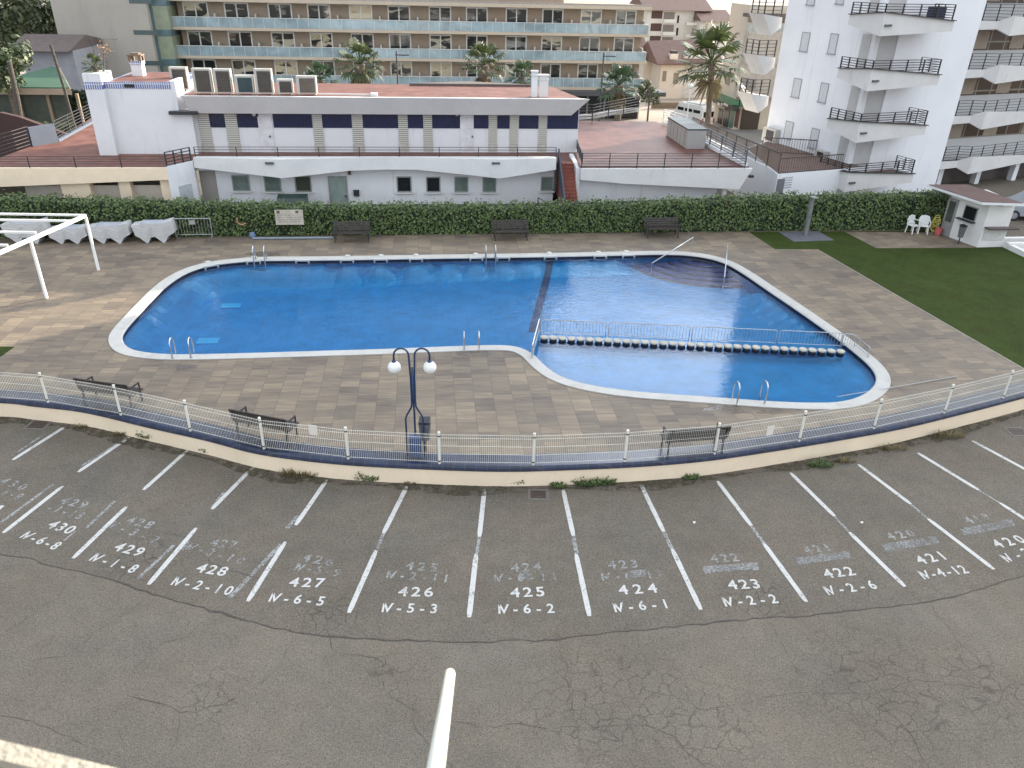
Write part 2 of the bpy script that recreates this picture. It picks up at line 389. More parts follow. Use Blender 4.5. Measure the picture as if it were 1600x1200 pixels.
# ---- paint
def paintmat(name, col, keep, sc=14.0, soft=.08):
    m = bpy.data.materials.new(name); m.use_nodes = True; nt = m.node_tree; L = nt.links
    b = nt.nodes['Principled BSDF']; b.inputs['Roughness'].default_value = .75
    g = _n(nt, 'ShaderNodeNewGeometry')
    n1 = _n(nt, 'ShaderNodeTexNoise', Scale=sc, Detail=6.0, Roughness=.75); L.new(g.outputs['Position'], n1.inputs['Vector'])
    n2 = _n(nt, 'ShaderNodeTexNoise', Scale=1.8, Detail=2.0); L.new(g.outputs['Position'], n2.inputs['Vector'])
    ad = _n(nt, 'ShaderNodeMath', operation='MULTIPLY_ADD'); L.new(n2.outputs['Fac'], ad.inputs[0]); ad.inputs[1].default_value = .5; L.new(n1.outputs['Fac'], ad.inputs[2])
    mr = _n(nt, 'ShaderNodeMapRange'); L.new(ad.outputs[0], mr.inputs['Value']); t = .75+(.5-keep)*.5
    mr.inputs['From Min'].default_value = t-soft; mr.inputs['From Max'].default_value = t+soft
    r = _n(nt, 'ShaderNodeValToRGB'); r.color_ramp.elements[0].color = (*[c*.8 for c in col], 1); r.color_ramp.elements[1].color = (*col, 1); L.new(n1.outputs['Fac'], r.inputs['Fac']); L.new(r.outputs['Color'], b.inputs['Base Color'])
    tr = _n(nt, 'ShaderNodeBsdfTransparent'); mx = _n(nt, 'ShaderNodeMixShader')
    L.new(mr.outputs[0], mx.inputs[0]); L.new(tr.outputs[0], mx.inputs[1]); L.new(b.outputs[0], mx.inputs[2]); L.new(mx.outputs[0], nt.nodes['Material Output'].inputs['Surface'])
    return m
PAINT = paintmat('road_paint', (.56, .55, .52), .86, soft=.14)
FADED = paintmat('faded_paint', (.32, .32, .305), .60, 15, .14)
SMEAR = paintmat('smeared_paint', (.30, .30, .29), .46, 16, .2)
inner_l = [((102, 667), (20, 719)), ((203, 683), (122, 738)), ((293, 704), (224, 766)), ((396, 730), (331, 796)), ((511, 750), (462, 821)), ((636, 760), (599, 834)), ((757, 765), (749, 839)), ((880, 766), (896, 838)),
           ((1001, 757), (1037, 831)), ((1121, 752), (1174, 822)), ((1235, 739), (1304, 807)), ((1341, 726), (1423, 788)), ((1434, 708), (1529, 766)), ((1519, 689), (1625, 746)), ((1592, 668), (1700, 720))]
outer_l = [((-30, 818), (5, 790)), ((98, 760), (5, 833)), ((198, 792), (114, 873)), ((307, 825), (232, 914)), ((446, 847), (387, 940)), ((588, 860), (545, 958)), ((744, 866), (733, 965)), ((900, 866), (921, 963)),
           ((1050, 858), (1095, 953)), ((1193, 849), (1260, 941)), ((1327, 832), (1414, 917)), ((1450, 811), (1553, 890)), ((1562, 786), (1680, 862))]
for a, b in inner_l+outer_l:
    A, B = G(*a, 0).xy, G(*b, 0).xy
    pts = [A+(B-A)*(k/12) for k in range(13)]
    wd = [.12+rnd.uniform(-.006, .006) for _ in pts]; wd[0] = .07; wd[-1] = .08
    MB().ribbon(pts, wd, .010).build('bay_line', PAINT, park)
for a, b, w in [((0, 818), (83, 757), .09), ((135, 825), (180, 783), .08), ((215, 905), (272, 852), .09), ((358, 935), (440, 850), .11), ((28, 706), (70, 678), .06), ((128, 728), (200, 683), .07), ((284, 860), (296, 845), .07), ((331, 796), (352, 770), .16), ((448, 826), (466, 806), .12),
                ((599, 834), (590, 858), .08), ((749, 839), (745, 866), .08), ((896, 838), (901, 866), .1), ((1037, 831), (1050, 858), .1), ((1174, 822), (1193, 849), .09), ((1304, 807), (1327, 832), .07), ((1423, 788), (1450, 811), .07), ((1529, 766), (1562, 786), .06), ((100, 845), (118, 830), .05)]:
    A, B = G(*a, 0).xy, G(*b, 0).xy
    MB().ribbon([A+(B-A)*(k/6) for k in range(7)], w, .007).build('faded_line', FADED, park)
_gl = {}
def glyph(ch):
    if ch in _gl: return _gl[ch]
    cu = bpy.data.curves.new('t', 'FONT'); cu.body = ch; cu.size = 1.0; cu.offset = .018; cu.resolution_u = 3; cu.align_x = 'LEFT'
    if ch == 'IV': cu.space_character = .72
    ob = bpy.data.objects.new('t', cu); COL.objects.link(ob); bpy.context.view_layer.update()
    me = bpy.data.meshes.new_from_object(ob.evaluated_get(bpy.context.evaluated_depsgraph_get()))
    vs = [v.co.copy() for v in me.vertices]; fs = [list(p.vertices) for p in me.polygons]
    x0 = min(v.x for v in vs); x1 = max(v.x for v in vs)
    y0, y1 = (0, .70)
    _gl[ch] = ([((v.x-(x0+x1)/2), v.y-.35) for v in vs], fs)
    bpy.data.objects.remove(ob); bpy.data.curves.remove(cu); bpy.data.meshes.remove(me); return _gl[ch]
def painted(name, toks, pa, pb, h, m, z, sx=1.0, label=None):
    A, B = G(*pa, 0).xy, G(*pb, 0).xy; d = (B-A).normalized(); up = Vector((-d.y, d.x)); mb = MB()
    for i, t in enumerate(toks):
        p = A+(B-A)*(i/(len(toks)-1)); vs, fs = glyph(t); o = len(mb.v)
        k = h/.70
        for x, y in vs:
            q = p+d*x*k*sx+up*y*k; mb.raw((q.x, q.y, z))
        for f in fs: mb.f.append([o+j for j in f])
    return mb.build(name, m, park, label=label)
def tok(sx): return ['IV']+list(sx[2:])
bays = [('430', 'IV-6-8', (84, 820), (110, 828), (44, 837), (88, 853)), ('429', 'IV-1-8', (187.5, 855), (218, 862.5), (152, 872), (209, 889)), ('428', 'IV-2-10', (315.6, 888), (348.5, 893), (279, 909), (358, 923)),
        ('427', 'IV-6-5', (460, 910), (500, 911), (430.6, 934), (501.6, 939.4)), ('426', 'IV-5-3', (630, 924.7), (670, 925.3), (606, 949.7), (678, 951.3)), ('425', 'IV-6-2', (804.7, 926.3), (843.8, 924.7), (787, 952), (860, 951)),
        ('424', 'IV-6-1', (973.4, 921.9), (1018.8, 919.4), (967, 949.4), (1039, 943.8)), ('423', 'IV-2-2', (1143.8, 914), (1179.7, 912.5), (1138, 940.6), (1207.8, 936)), ('422', 'IV-2-6', (1293, 896.7), (1326.7, 892.7), (1296.7, 922.7), (1361.7, 914)),
        ('421', 'IV-4-12', (1438, 875), (1470.7, 868.3), (1445, 898.3), (1504, 890)), ('420', 'IV-2', (1558, 850), (1591.7, 842.7), (1573, 871.7), (1603, 863))]
for n, c, a, b, p, q in bays:
    painted('bay_number', list(n), a, b, .29, PAINT, .012, 1.05); painted('bay_code', tok(c), p, q, .27, PAINT, .012, .9)
olds = [('429', '-1-15', (103, 782), (130.6, 789), (80, 793), (126, 806)), ('428', 'IV-3-7', (206, 813), (234, 820), (178, 820), (243, 844)), ('427', 'IV-3-10', (336, 848), (364, 851.5), (300, 855), (376, 876)), ('426', 'IV-5-9', (479.7, 871.6), (515.6, 878), (470, 886), (527, 895)),
        ('425', 'IV-2-11', (640.6, 884), (678, 887), (612, 898), (697, 904)), ('424', 'IV-6-11', (804.7, 887), (839, 885.6), (779, 903), (866, 901)), ('423', 'IV-6-12', (956, 882.8), (990.6, 881), (947, 901), (1031, 897)), ('422', 'IV-4-12', (1115.6, 873), (1147.5, 871), (1106, 891), (1177, 885)),
        ('421', 'IV-2-9', (1261.7, 860), (1291.7, 855), (1252, 876), (1322, 866)), ('420', 'IV-4-12', (1391.7, 838), (1421.7, 833), (1388, 855), (1458, 843)), ('419', 'IV-2-3', (1513, 813), (1540, 808), (1510, 830), (1578, 817)), ('430', '-6-8', (8, 752), (36, 761), (2, 766), (30, 776))]
for n, c, a, b, p, q in olds:
    painted('worn_number', list(n), a, b, .27, FADED, .006, 1.0); painted('worn_code', (tok(c) if c[0] == 'I' else list(c)), p, q, .25, FADED, .007, .9)
for c in [[(1104, 896), (1186, 889), (1184, 879), (1100, 885)], [(1245, 883), (1330, 872), (1326, 862), (1243, 872)], [(1380, 864), (1468, 850), (1462, 838), (1382, 850)], [(1505, 838), (1588, 822), (1580, 811), (1503, 826)], [(810, 906), (832, 907), (830, 893), (812, 893)], [(985, 903), (1010, 902), (1008, 890), (985, 891)]]:
    mb = MB(); mb.f.append([mb.raw((*G(x, y, 0).xy, .0085)) for x, y in c]); mb.build('painted_out_patch', SMEAR, park)
# grime along the wall foot
MOSS = paintmat('moss_grime', (.07, .062, .035), .45, 5, .12)
st = [p+Vector((0, 0)) for p in resample(offset(BASE, .16), .3)]
MB().ribbon(st, [.34+.22*math.sin(i*.37)+rnd.uniform(-.08, .12) for i, _ in enumerate(st)], .0125).build('moss_strip', MOSS, park)
# ---- boundary wall
BX = [p for p in BASE if -45 < p.x < 45]
def loft(pts, prof, name, m, parent=None, smooth=False):
    # prof: list of (inward offset, z) drawn as a closed section
    mb = MB(); rings = []
    offs = [offset(pts, -d) for d, z in prof]
    for i in range(len(pts)): rings.append([mb.raw((offs[k][i].x, offs[k][i].y, prof[k][1])) for k in range(len(prof))])
    n = len(prof)
    for i in range(len(rings)-1):
        for k in range(n): mb.f.append([rings[i][k], rings[i+1][k], rings[i+1][(k+1) % n], rings[i][(k+1) % n]])
    mb.f.append(rings[0]); mb.f.append(rings[-1][::-1])
    return mb.build(name, m, parent, smooth=smooth)
def tilemat(name, col, grout, w, h, rough=.18, var=.25, ang=0, mortar=.012, coord='pos', bump=.2):
    m = bpy.data.materials.new(name); m.use_nodes = True; nt = m.node_tree; L = nt.links
    b = nt.nodes['Principled BSDF']; b.inputs['Roughness'].default_value = rough
    g = _n(nt, 'ShaderNodeNewGeometry'); mp = _n(nt, 'ShaderNodeMapping'); mp.inputs['Rotation'].default_value = (0, 0, R(ang)); L.new(g.outputs['Position'], mp.inputs['Vector'])
    if coord == 'xz':
        sp = _n(nt, 'ShaderNodeSeparateXYZ'); cb = _n(nt, 'ShaderNodeCombineXYZ'); L.new(mp.outputs[0], sp.inputs[0]); L.new(sp.outputs[0], cb.inputs[0]); L.new(sp.outputs[2], cb.inputs[1]); vec = cb.outputs[0]
    else: vec = mp.outputs[0]
    br = _n(nt, 'ShaderNodeTexBrick'); L.new(vec, br.inputs['Vector']); br.offset = 0.0
    br.inputs['Scale'].default_value = 1.0; br.inputs['Brick Width'].default_value = w; br.inputs['Row Height'].default_value = h; br.inputs['Mortar Size'].default_value = mortar
    br.inputs['Color1'].default_value = (*col, 1); br.inputs['Color2'].default_value = (*[c*(1-var) for c in col], 1); br.inputs['Mortar'].default_value = (*grout, 1)
    n1 = _n(nt, 'ShaderNodeTexNoise', Scale=1.5, Detail=5.0); L.new(g.outputs['Position'], n1.inputs['Vector'])
    mr = _n(nt, 'ShaderNodeMapRange'); mr.inputs['To Min'].default_value = .7; mr.inputs['To Max'].default_value = 1.3; L.new(n1.outputs['Fac'], mr.inputs['Value'])
    sc = _n(nt, 'ShaderNodeVectorMath', operation='SCALE'); L.new(br.outputs['Color'], sc.inputs[0]); L.new(mr.outputs[0], sc.inputs['Scale']); L.new(sc.outputs[0], b.inputs['Base Color'])
    MATS[name] = m; return m
BLUETILE = tilemat('blue_glazed_tile', (.020, .030, .068), (.05, .052, .07), .3, .3, .3, .4, 3)
wall = thing('boundary_wall', 'long curved cream wall capped with dark blue tiles below the white mesh fence', 'wall', (*BASE[len(BASE)//2], 0))
loft(BX, [(0, -.1), (0, .5), (.2, .5), (.2, -.1)], 'wall_face', CREAM, wall)
loft(BX, [(-.035, .5), (-.05, .53), (-.03, .6), (.03, .64), (.24, .64), (.24, .5)], 'coping', BLUETILE, wall)
loft(BX, [(.243, .45), (.243, .612), (.64, .612), (.64, .45)], 'tile_strip', BLUETILE, wall)
# ---- mesh fence
FL = offset(BASE, -.08)
def near_on(path, px, py, z):
    d = ray(px, py)
    tgt = d[0]/d[1]; best = None
    for i in range(len(path)-1):
        a = path[i].x-tgt*path[i].y; b = path[i+1].x-tgt*path[i+1].y
        if a <= 0 <= b or b <= 0 <= a:
            t = a/(a-b) if a != b else 0; return path[i]+(path[i+1]-path[i])*t
    return None
posts_px = [(-150, 600), (-40, 620), (75, 628), (188, 645), (297, 671), (412, 698), (544, 715), (687, 730), (833, 730), (975, 728), (1115, 716), (1245, 704), (1361, 684), (1469, 664), (1560, 641), (1650, 615), (1730, 590)]
PP = [near_on(FL, x, y, .64) for x, y in posts_px]
fence = thing('mesh_fence', 'white welded wire mesh fence on the curved blue-capped wall', 'fence', (*PP[8], .64))
FW = mat('cream_powder_coat', (.74, .72, .64), .45, .04, 2)
for k, p in enumerate(PP):
    mb = MB(); mb.tube([(p.x, p.y, .64), (p.x, p.y, 1.60)], .034, 10); mb.lathe((p.x, p.y, 1.60), [(.042, 0), (.042, .03), (.02, .05)], 10)
    po = mb.build('fence_post', FW, fence)
    mb = MB()
    for z in (.72, 1.5): mb.tube([(p.x, p.y, z), (p.x, p.y, z+.03)], .046, 10)
    mb.build('clamp', BLACKM, po)
for k in range(len(PP)-1):
    a, b = PP[k], PP[k+1]; d = (b-a); Ln = d.length; d.normalize(); a2 = a+d*.05; Ln -= .1; nrm = Vector((-d.y, d.x)); mb = MB()
    nv = int(Ln/.052)
    # sample the arc between posts so that the panel follows the straight chord
    for j in range(nv+1):
        q = a2+d*(Ln*j/nv); w = .0027
        mb.bar((q.x, q.y, .66), (q.x, q.y, 1.58), w*2)
    for z in (.70, .95, 1.2, 1.45, 1.55):
        e = a2+d*Ln; mb.bar((a2.x, a2.y, z), (e.x, e.y, z), .007)
        off = nrm*.03
    mb.build('mesh_panel', FW, fence)
# small plates wired to the fence
for (px, py, lab) in [(488, 672, 'small blank cream plate wired to the fence left of the lamp'), (1204, 673, 'small blank cream plate wired to the fence right of the rightmost near bench')]:
    p = near_on(offset(BASE, -.055), px, py, 1.2); d = None
    i = min(range(len(PP)-1), key=lambda k: abs((PP[k]+PP[k+1]).x/2-p.x)); d = (PP[i+1]-PP[i]).normalized(); t = (p-PP[i]).dot(d); q = PP[i]+d*t-Vector((-d.y, d.x))*.02
    z = (VY(px, py, q.y)).z
    mb = MB(); mb.bbox((q.x, q.y, z), .22, .012, .30, math.atan2(d.y, d.x))
    o = mb.build('fence_plate', mat('plate_cream', (.72, .68, .6), .5, .05, 3), origin=(q.x, q.y, z-.15)); tag(o, lab, 'plate', 'small plates on the mesh fence')
# ================================================================ pool deck
def deckmat():
    m = bpy.data.materials.new('deck_paving'); m.use_nodes = True; nt = m.node_tree; L = nt.links
    b = nt.nodes['Principled BSDF']; b.inputs['Roughness'].default_value = .62; b.inputs['Specular IOR Level'].default_value = .35
    g = _n(nt, 'ShaderNodeNewGeometry'); mp = _n(nt, 'ShaderNodeMapping'); mp.inputs['Rotation'].default_value = (0, 0, R(-6.5-90)); L.new(g.outputs['Position'], mp.inputs['Vector'])
    br = _n(nt, 'ShaderNodeTexBrick'); L.new(mp.outputs[0], br.inputs['Vector']); br.offset = .5; br.inputs['Scale'].default_value = 1
    br.inputs['Brick Width'].default_value = .40; br.inputs['Row Height'].default_value = .60; br.inputs['Mortar Size'].default_value = .009; br.inputs['Mortar Smooth'].default_value = .3; br.inputs['Bias'].default_value = 0
    br.inputs['Color1'].default_value = (0, 0, 0, 1); br.inputs['Color2'].default_value = (1, 1, 1, 1); br.inputs['Mortar'].default_value = (.5, .5, .5, 1)
    # streaks across each slab
    mp2 = _n(nt, 'ShaderNodeMapping'); mp2.inputs['Rotation'].default_value = (0, 0, R(-6.5)); mp2.inputs['Scale'].default_value = (1.1, 7.5, 1); L.new(g.outputs['Position'], mp2.inputs['Vector'])
    ad = _n(nt, 'ShaderNodeVectorMath', operation='MULTIPLY_ADD'); L.new(br.outputs['Color'], ad.inputs[0]); ad.inputs[1].default_value = (7, 13, 0); L.new(mp2.outputs[0], ad.inputs[2])
    n1 = _n(nt, 'ShaderNodeTexNoise', Scale=1.0, Detail=4.0, Roughness=.6); L.new(ad.outputs[0], n1.inputs['Vector'])
    n2 = _n(nt, 'ShaderNodeTexNoise', Scale=.35, Detail=3.0); L.new(g.outputs['Position'], n2.inputs['Vector'])
    s1 = _n(nt, 'ShaderNodeSeparateColor'); L.new(br.outputs['Color'], s1.inputs[0])
    m1 = _n(nt, 'ShaderNodeMath', operation='MULTIPLY_ADD'); L.new(s1.outputs[0], m1.inputs[0]); m1.inputs[1].default_value = .42; 
    m2 = _n(nt, 'ShaderNodeMath', operation='MULTIPLY_ADD'); L.new(n1.outputs['Fac'], m2.inputs[0]); m2.inputs[1].default_value = 1.05; L.new(m1.outputs[0], m2.inputs[2])
    L.new(n2.outputs['Fac'], m1.inputs[2])
    m3 = _n(nt, 'ShaderNodeMath', operation='MULTIPLY_ADD'); L.new(m2.outputs[0], m3.inputs[0]); m3.inputs[1].default_value = .9; m3.inputs[2].default_value = -.62
    r = _n(nt, 'ShaderNodeValToRGB'); e = r.color_ramp.elements
    e[0].position = .05; e[0].color = (.100, .077, .064, 1); e[1].position = .9; e[1].color = (.285, .222, .150, 1)
    x = r.color_ramp.elements.new(.33); x.color = (.150, .120, .093, 1); x = r.color_ramp.elements.new(.6); x.color = (.206, .163, .116, 1)
    L.new(m3.outputs[0], r.inputs['Fac'])
    mo = _n(nt, 'ShaderNodeMix', data_type='RGBA'); L.new(br.outputs['Fac'], mo.inputs['Factor']); L.new(r.outputs['Color'], mo.inputs['A']); mo.inputs['B'].default_value = (.11, .092, .078, 1)
    n5 = _n(nt, 'ShaderNodeTexNoise', Scale=60.0, Detail=2.0); L.new(g.outputs['Position'], n5.inputs['Vector'])
    mr = _n(nt, 'ShaderNodeMapRange'); mr.inputs['To Min'].default_value = .82; mr.inputs['To Max'].default_value = 1.18; L.new(n5.outputs['Fac'], mr.inputs['Value'])
    sc = _n(nt, 'ShaderNodeVectorMath', operation='SCALE'); L.new(mo.outputs['Result'], sc.inputs[0]); L.new(mr.outputs[0], sc.inputs['Scale']); L.new(sc.outputs[0], b.inputs['Base Color'])
    bp = _n(nt, 'ShaderNodeBump', Strength=.3, Distance=.01); bp.invert = True; L.new(br.outputs['Fac'], bp.inputs['Height']); L.new(bp.outputs['Normal'], b.inputs['Normal'])
    return m
DECK = deckmat(); LW = POOLF.w
front = [p for p in offset(BASE, -.635) if p.x > -44 and POOLF.l(p)[0] < 28.7]
outl = front+[LW(28.7, POOLF.l(front[-1])[1]).xy, LW(28.7, 39).xy, LW(28.7, 41.2).xy, LW(-44, 41.2).xy]
holeP = offset(POOL, .01, True)
deck = struct(sheet('pool_deck', outl, [holeP], DZ, DECK))
# edge of the raised deck on the right and behind
EDGE = mat('white_kerb', (.74, .73, .71), .8, .04, 2, dirt=(.5, .47, .42), dpos=.6)
mb = MB(POOLF); mb.box(28.7, 28.95, POOLF.l(front[-1])[1]-.5, 34.3, -.05, .85)
struct(mb.build('deck_edge_wall', EDGE))
TURF = mat('turf', (.042, .062, .014), .95, .16, .9, bump=.6, bscale=130, dirt=(.042, .045, .012), dscale=(.35, .5, 1), dpos=.52, fine=.35, spec=.1)
lawn_l = [(16.55, 37.6), (16.8, 34.72), (18.9, 34.68), (20.27, 21.5), (20.9, POOLF.l(front[-1])[1]+0.0), (28.69, POOLF.l(front[-1])[1]+.5), (28.69, 34.6), (28.69, 37.6)]
def clipfront(x):  # the wall line at local x
    return min(POOLF.l(p)[1] for p in front if abs(POOLF.l(p)[0]-x) < .5)
fr_l = [POOLF.l(p) for p in front]
seg = [q for q in fr_l if q[0] > 21.3]
lawn_poly = [LW(*q).xy for q in [(16.55, 37.6), (16.8, 34.72), (18.9, 34.68), (20.27, 21.5), (seg[0][0], seg[0][1]+.02)]]+[LW(q[0], q[1]+.02).xy for q in seg[1:]]+[LW(28.69, seg[-1][1]+.05).xy, LW(28.69, 37.6).xy]
struct(sheet('artificial_lawn', lawn_poly, [], DZ+.005, TURF))
mb = MB()
lp = [G(x, y).xy for x, y in [(23, 542), (-60, 540), (-300, 540), (-300, 600), (-60, 600)]]
struct(sheet('artificial_lawn', lp[::-1], [], DZ+.005, TURF))
# light border strips of the lawn
for nm, pts in [('border', [LW(16.8, 34.72), LW(18.9, 34.68), LW(20.27, 21.5)])]:
    struct(MB().ribbon([p.xy for p in pts], .05, DZ+.010).build('lawn_border', mat('border', (.36, .33, .27), .8), None))
patch = struct(sheet('paved_terrace', [G(x, y).xy for x, y in [(1319, 362), (1369, 388), (1524, 387.5), (1472, 363.5)]], [], DZ+.010, DECK))
# ---------------------------------------------------------------- pool shell
def floor_z(x, y):
    lx, ly = POOLF.l((x, y))
    # line of the divider (local)
    d0 = Vector((.91, 26.0)); d1 = Vector((12.3, 25.35)); s = (d1.x-d0.x)*(y-d0.y)-(d1.y-d0.y)*(x-d0.x)
    if s < 0 and x > .6: return .16
    t = (lx-4.9)/-16.0
    if lx > 4.6: return -.02
    return -.05-.35*max(0, min(1, t*1.5))
SCT = G(1110, 400, .4).xy
def fz(x, y):        # floor with a coved edge, plain under the steps
    zf = floor_z(x, y)
    d_ = min((p.x-x)**2+(p.y-y)**2 for p in POOL)**.5 if inpoly((x, y), POOL) else 0
    t_ = min(1, d_/1.3); t_ = t_*t_*(3-2*t_); q = (Vector((x, y))-SCT).length
    k_ = min(1, max(0, (q-3.9)/.8)); top = -.05+(.34+.05)*k_
    return top+(zf-top)*t_ if top > zf else min(zf, top)
mb = MB(); n = .3; idx = {}
minx, maxx, miny, maxy = -15, 13.5, 21, 36
def V_(i, j):
    if (i, j) not in idx:
        x, y = minx+i*n, miny+j*n; idx[(i, j)] = mb.raw((x, y, fz(x, y)))
    return idx[(i, j)]
big_in = offset(POOL, .75, True)
for i in range(int((maxx-minx)/n)):
    for j in range(int((maxy-miny)/n)):
        if inpoly((minx+(i+.5)*n, miny+(j+.5)*n), big_in):
            mb.f.append([V_(i, j), V_(i+1, j), V_(i+1, j+1), V_(i, j+1)])
POOLTILE = tilemat('pool_tile', (.018, .29, .62), (.05, .32, .58), .25, .25, .3, .10, -6.5, .01)
pool = thing('swimming_pool', 'large blue tiled pool with a rounded wading basin and pale coping', 'pool', (*G(700, 480).xy, .5))
mb.build('pool_floor', POOLTILE, pool)
mb = MB(); 
for i in range(len(POOL)):
    a, b = POOL[i], POOL[(i+1) % len(POOL)]
    k = [mb.raw((a.x, a.y, -2.2)), mb.raw((b.x, b.y, -2.2)), mb.raw((b.x, b.y, .40)), mb.raw((a.x, a.y, .40))]; mb.f.append(k[::-1])
mb.build('pool_wall', POOLTILE, pool)
mb = MB()
for i in range(len(POOL)):
    a, b = POOL[i], POOL[(i+1) % len(POOL)]
    k = [mb.raw((a.x, a.y, .40)), mb.raw((b.x, b.y, .40)), mb.raw((b.x, b.y, .60)), mb.raw((a.x, a.y, .60))]; mb.f.append(k[::-1])
mb.build('waterline_tiles', BLUETILE, pool)
COPE = mat('pale_stone', (.47, .46, .43), .75, .06, 2.5, bump=.1, dirt=(.34, .31, .26), dscale=(1, 1, 1), dpos=.55, fine=.08)
mb = MB(); O = POOLO; I = offset(POOL, -.03, True); I2 = offset(POOL, .02, True); m_ = len(POOL)
rings = []
for q, z in ((I, .575), (I, .60), (I2, .628), (O, .632), (O, .55)): rings.append([mb.raw((p.x, p.y, z)) for p in q])
for k in range(4):
    for i in range(m_): mb.f.append([rings[k][i], rings[k+1][i], rings[k+1][(i+1) % m_], rings[k][(i+1) % m_]][::-1])
for i in range(m_): mb.f.append([rings[0][i], rings[0][(i+1) % m_], mb.raw((POOL[(i+1) % m_].x, POOL[(i+1) % m_].y, .56)), mb.raw((POOL[i].x, POOL[i].y, .56))])
mb.build('coping', COPE, pool)
# dark lane where the floor drops
DT = tilemat('dark_pool_tile', (.012, .03, .13), (.04, .06, .15), .1, .1, .3, .3, -6.5)
A, B = G(862, 405, .3).xy, G(834, 505, .3).xy
pts = [A+(B-A)*(k/14) for k in range(15)]
mb = MB(); L_ = []
for p in pts: L_.append((mb.raw((p.x-.2, p.y, fz(p.x-.2, p.y)+.05)), mb.raw((p.x+.12, p.y, fz(p.x+.12, p.y)+.05))))
for k in range(14): mb.f.append([L_[k][0], L_[k][1], L_[k+1][1], L_[k+1][0]][::-1])
o = mb.build('floor_stripe', DT, pool)
# round entry steps
PURP = tilemat('step_tile', (.055, .045, .24), (.08, .07, .25), .1, .1, .3, .25, -6.5)
sc_ = G(1110, 400, .4).xy
for k in range(6):
    rr = 1.05+.42*k; z1 = .42-.07*k; pts = []
    for j in range(41):
        an = R(150+6.5)+R(190)*j/40
        p = sc_+Vector((math.cos(an)*rr*1.22, math.sin(an)*rr*1.0)); pts.append((p.x, p.y))
    mb = MB(); mb.prism(pts, z1-.07 if k < 5 else -.4, z1); o = mb.build('pool_step', PURP, pool)
    mb = MB(); rb_ = [(p[0], p[1]) for p in pts]
    for q0_, q1_ in zip(rb_, rb_[1:]):
        e0 = Vector(q0_)+(Vector(q0_)-sc_).normalized()*.012; e1 = Vector(q1_)+(Vector(q1_)-sc_).normalized()*.012; f0 = Vector(q0_)-(Vector(q0_)-sc_).normalized()*.09; f1 = Vector(q1_)-(Vector(q1_)-sc_).normalized()*.09
        mb.f.append([mb.raw((e0.x, e0.y, z1-.07)), mb.raw((e1.x, e1.y, z1-.07)), mb.raw((e1.x, e1.y, z1+.006)), mb.raw((e0.x, e0.y, z1+.006))]); mb.f.append([mb.raw((e0.x, e0.y, z1+.006)), mb.raw((e1.x, e1.y, z1+.006)), mb.raw((f1.x, f1.y, z1+.006)), mb.raw((f0.x, f0.y, z1+.006))])
    mb.build('step_edge', DT, o)
# ---------------------------------------------------------------- water
def watermat():
    m = bpy.data.materials.new('pool_water'); m.use_nodes = True; nt = m.node_tree; L = nt.links; nt.nodes.clear()
    out = nt.nodes.new('ShaderNodeOutputMaterial'); g = _n(nt, 'ShaderNodeNewGeometry')
    mp = _n(nt, 'ShaderNodeMapping'); mp.inputs['Scale'].default_value = (.8, 1.5, 1); L.new(g.outputs['Position'], mp.inputs['Vector'])
    n1 = _n(nt, 'ShaderNodeTexNoise', Scale=3.4, Detail=4.0, Roughness=.6, Distortion=.8); L.new(mp.outputs[0], n1.inputs['Vector'])
    bp = _n(nt, 'ShaderNodeBump', Strength=.16, Distance=.028); L.new(n1.outputs['Fac'], bp.inputs['Height'])
    n2 = _n(nt, 'ShaderNodeTexNoise', Scale=.22, Detail=2.0); L.new(g.outputs['Position'], n2.inputs['Vector'])
    mr = _n(nt, 'ShaderNodeMapRange'); mr.inputs['From Min'].default_value = .4; mr.inputs['From Max'].default_value = .62; mr.inputs['To Min'].default_value = .12; mr.inputs['To Max'].default_value = .42
    L.new(n2.outputs['Fac'], mr.inputs['Value']); L.new(mr.outputs[0], bp.inputs['Strength'])
    fr = _n(nt, 'ShaderNodeFresnel', IOR=1.33); L.new(bp.outputs[0], fr.inputs['Normal'])
    tr = _n(nt, 'ShaderNodeBsdfTransparent'); tr.inputs['Color'].default_value = (.86, .95, 1, 1)
    gl = _n(nt, 'ShaderNodeBsdfGlossy', Roughness=.015); L.new(bp.outputs[0], gl.inputs['Normal'])
    mx = _n(nt, 'ShaderNodeMixShader'); L.new(fr.outputs[0], mx.inputs[0]); L.new(tr.outputs[0], mx.inputs[1]); L.new(gl.outputs[0], mx.inputs[2]); L.new(mx.outputs[0], out.inputs['Surface'])
    va = _n(nt, 'ShaderNodeVolumeAbsorption', Density=.55); va.inputs['Color'].default_value = (.45, .93, .99, 1); L.new(va.outputs[0], out.inputs['Volume'])
    return m
wo = offset(POOL, .03, True)
mb = MB(); mb.prism([(p.x, p.y) for p in wo], -2.4, .52)
w = mb.build('water', watermat()); struct(w)
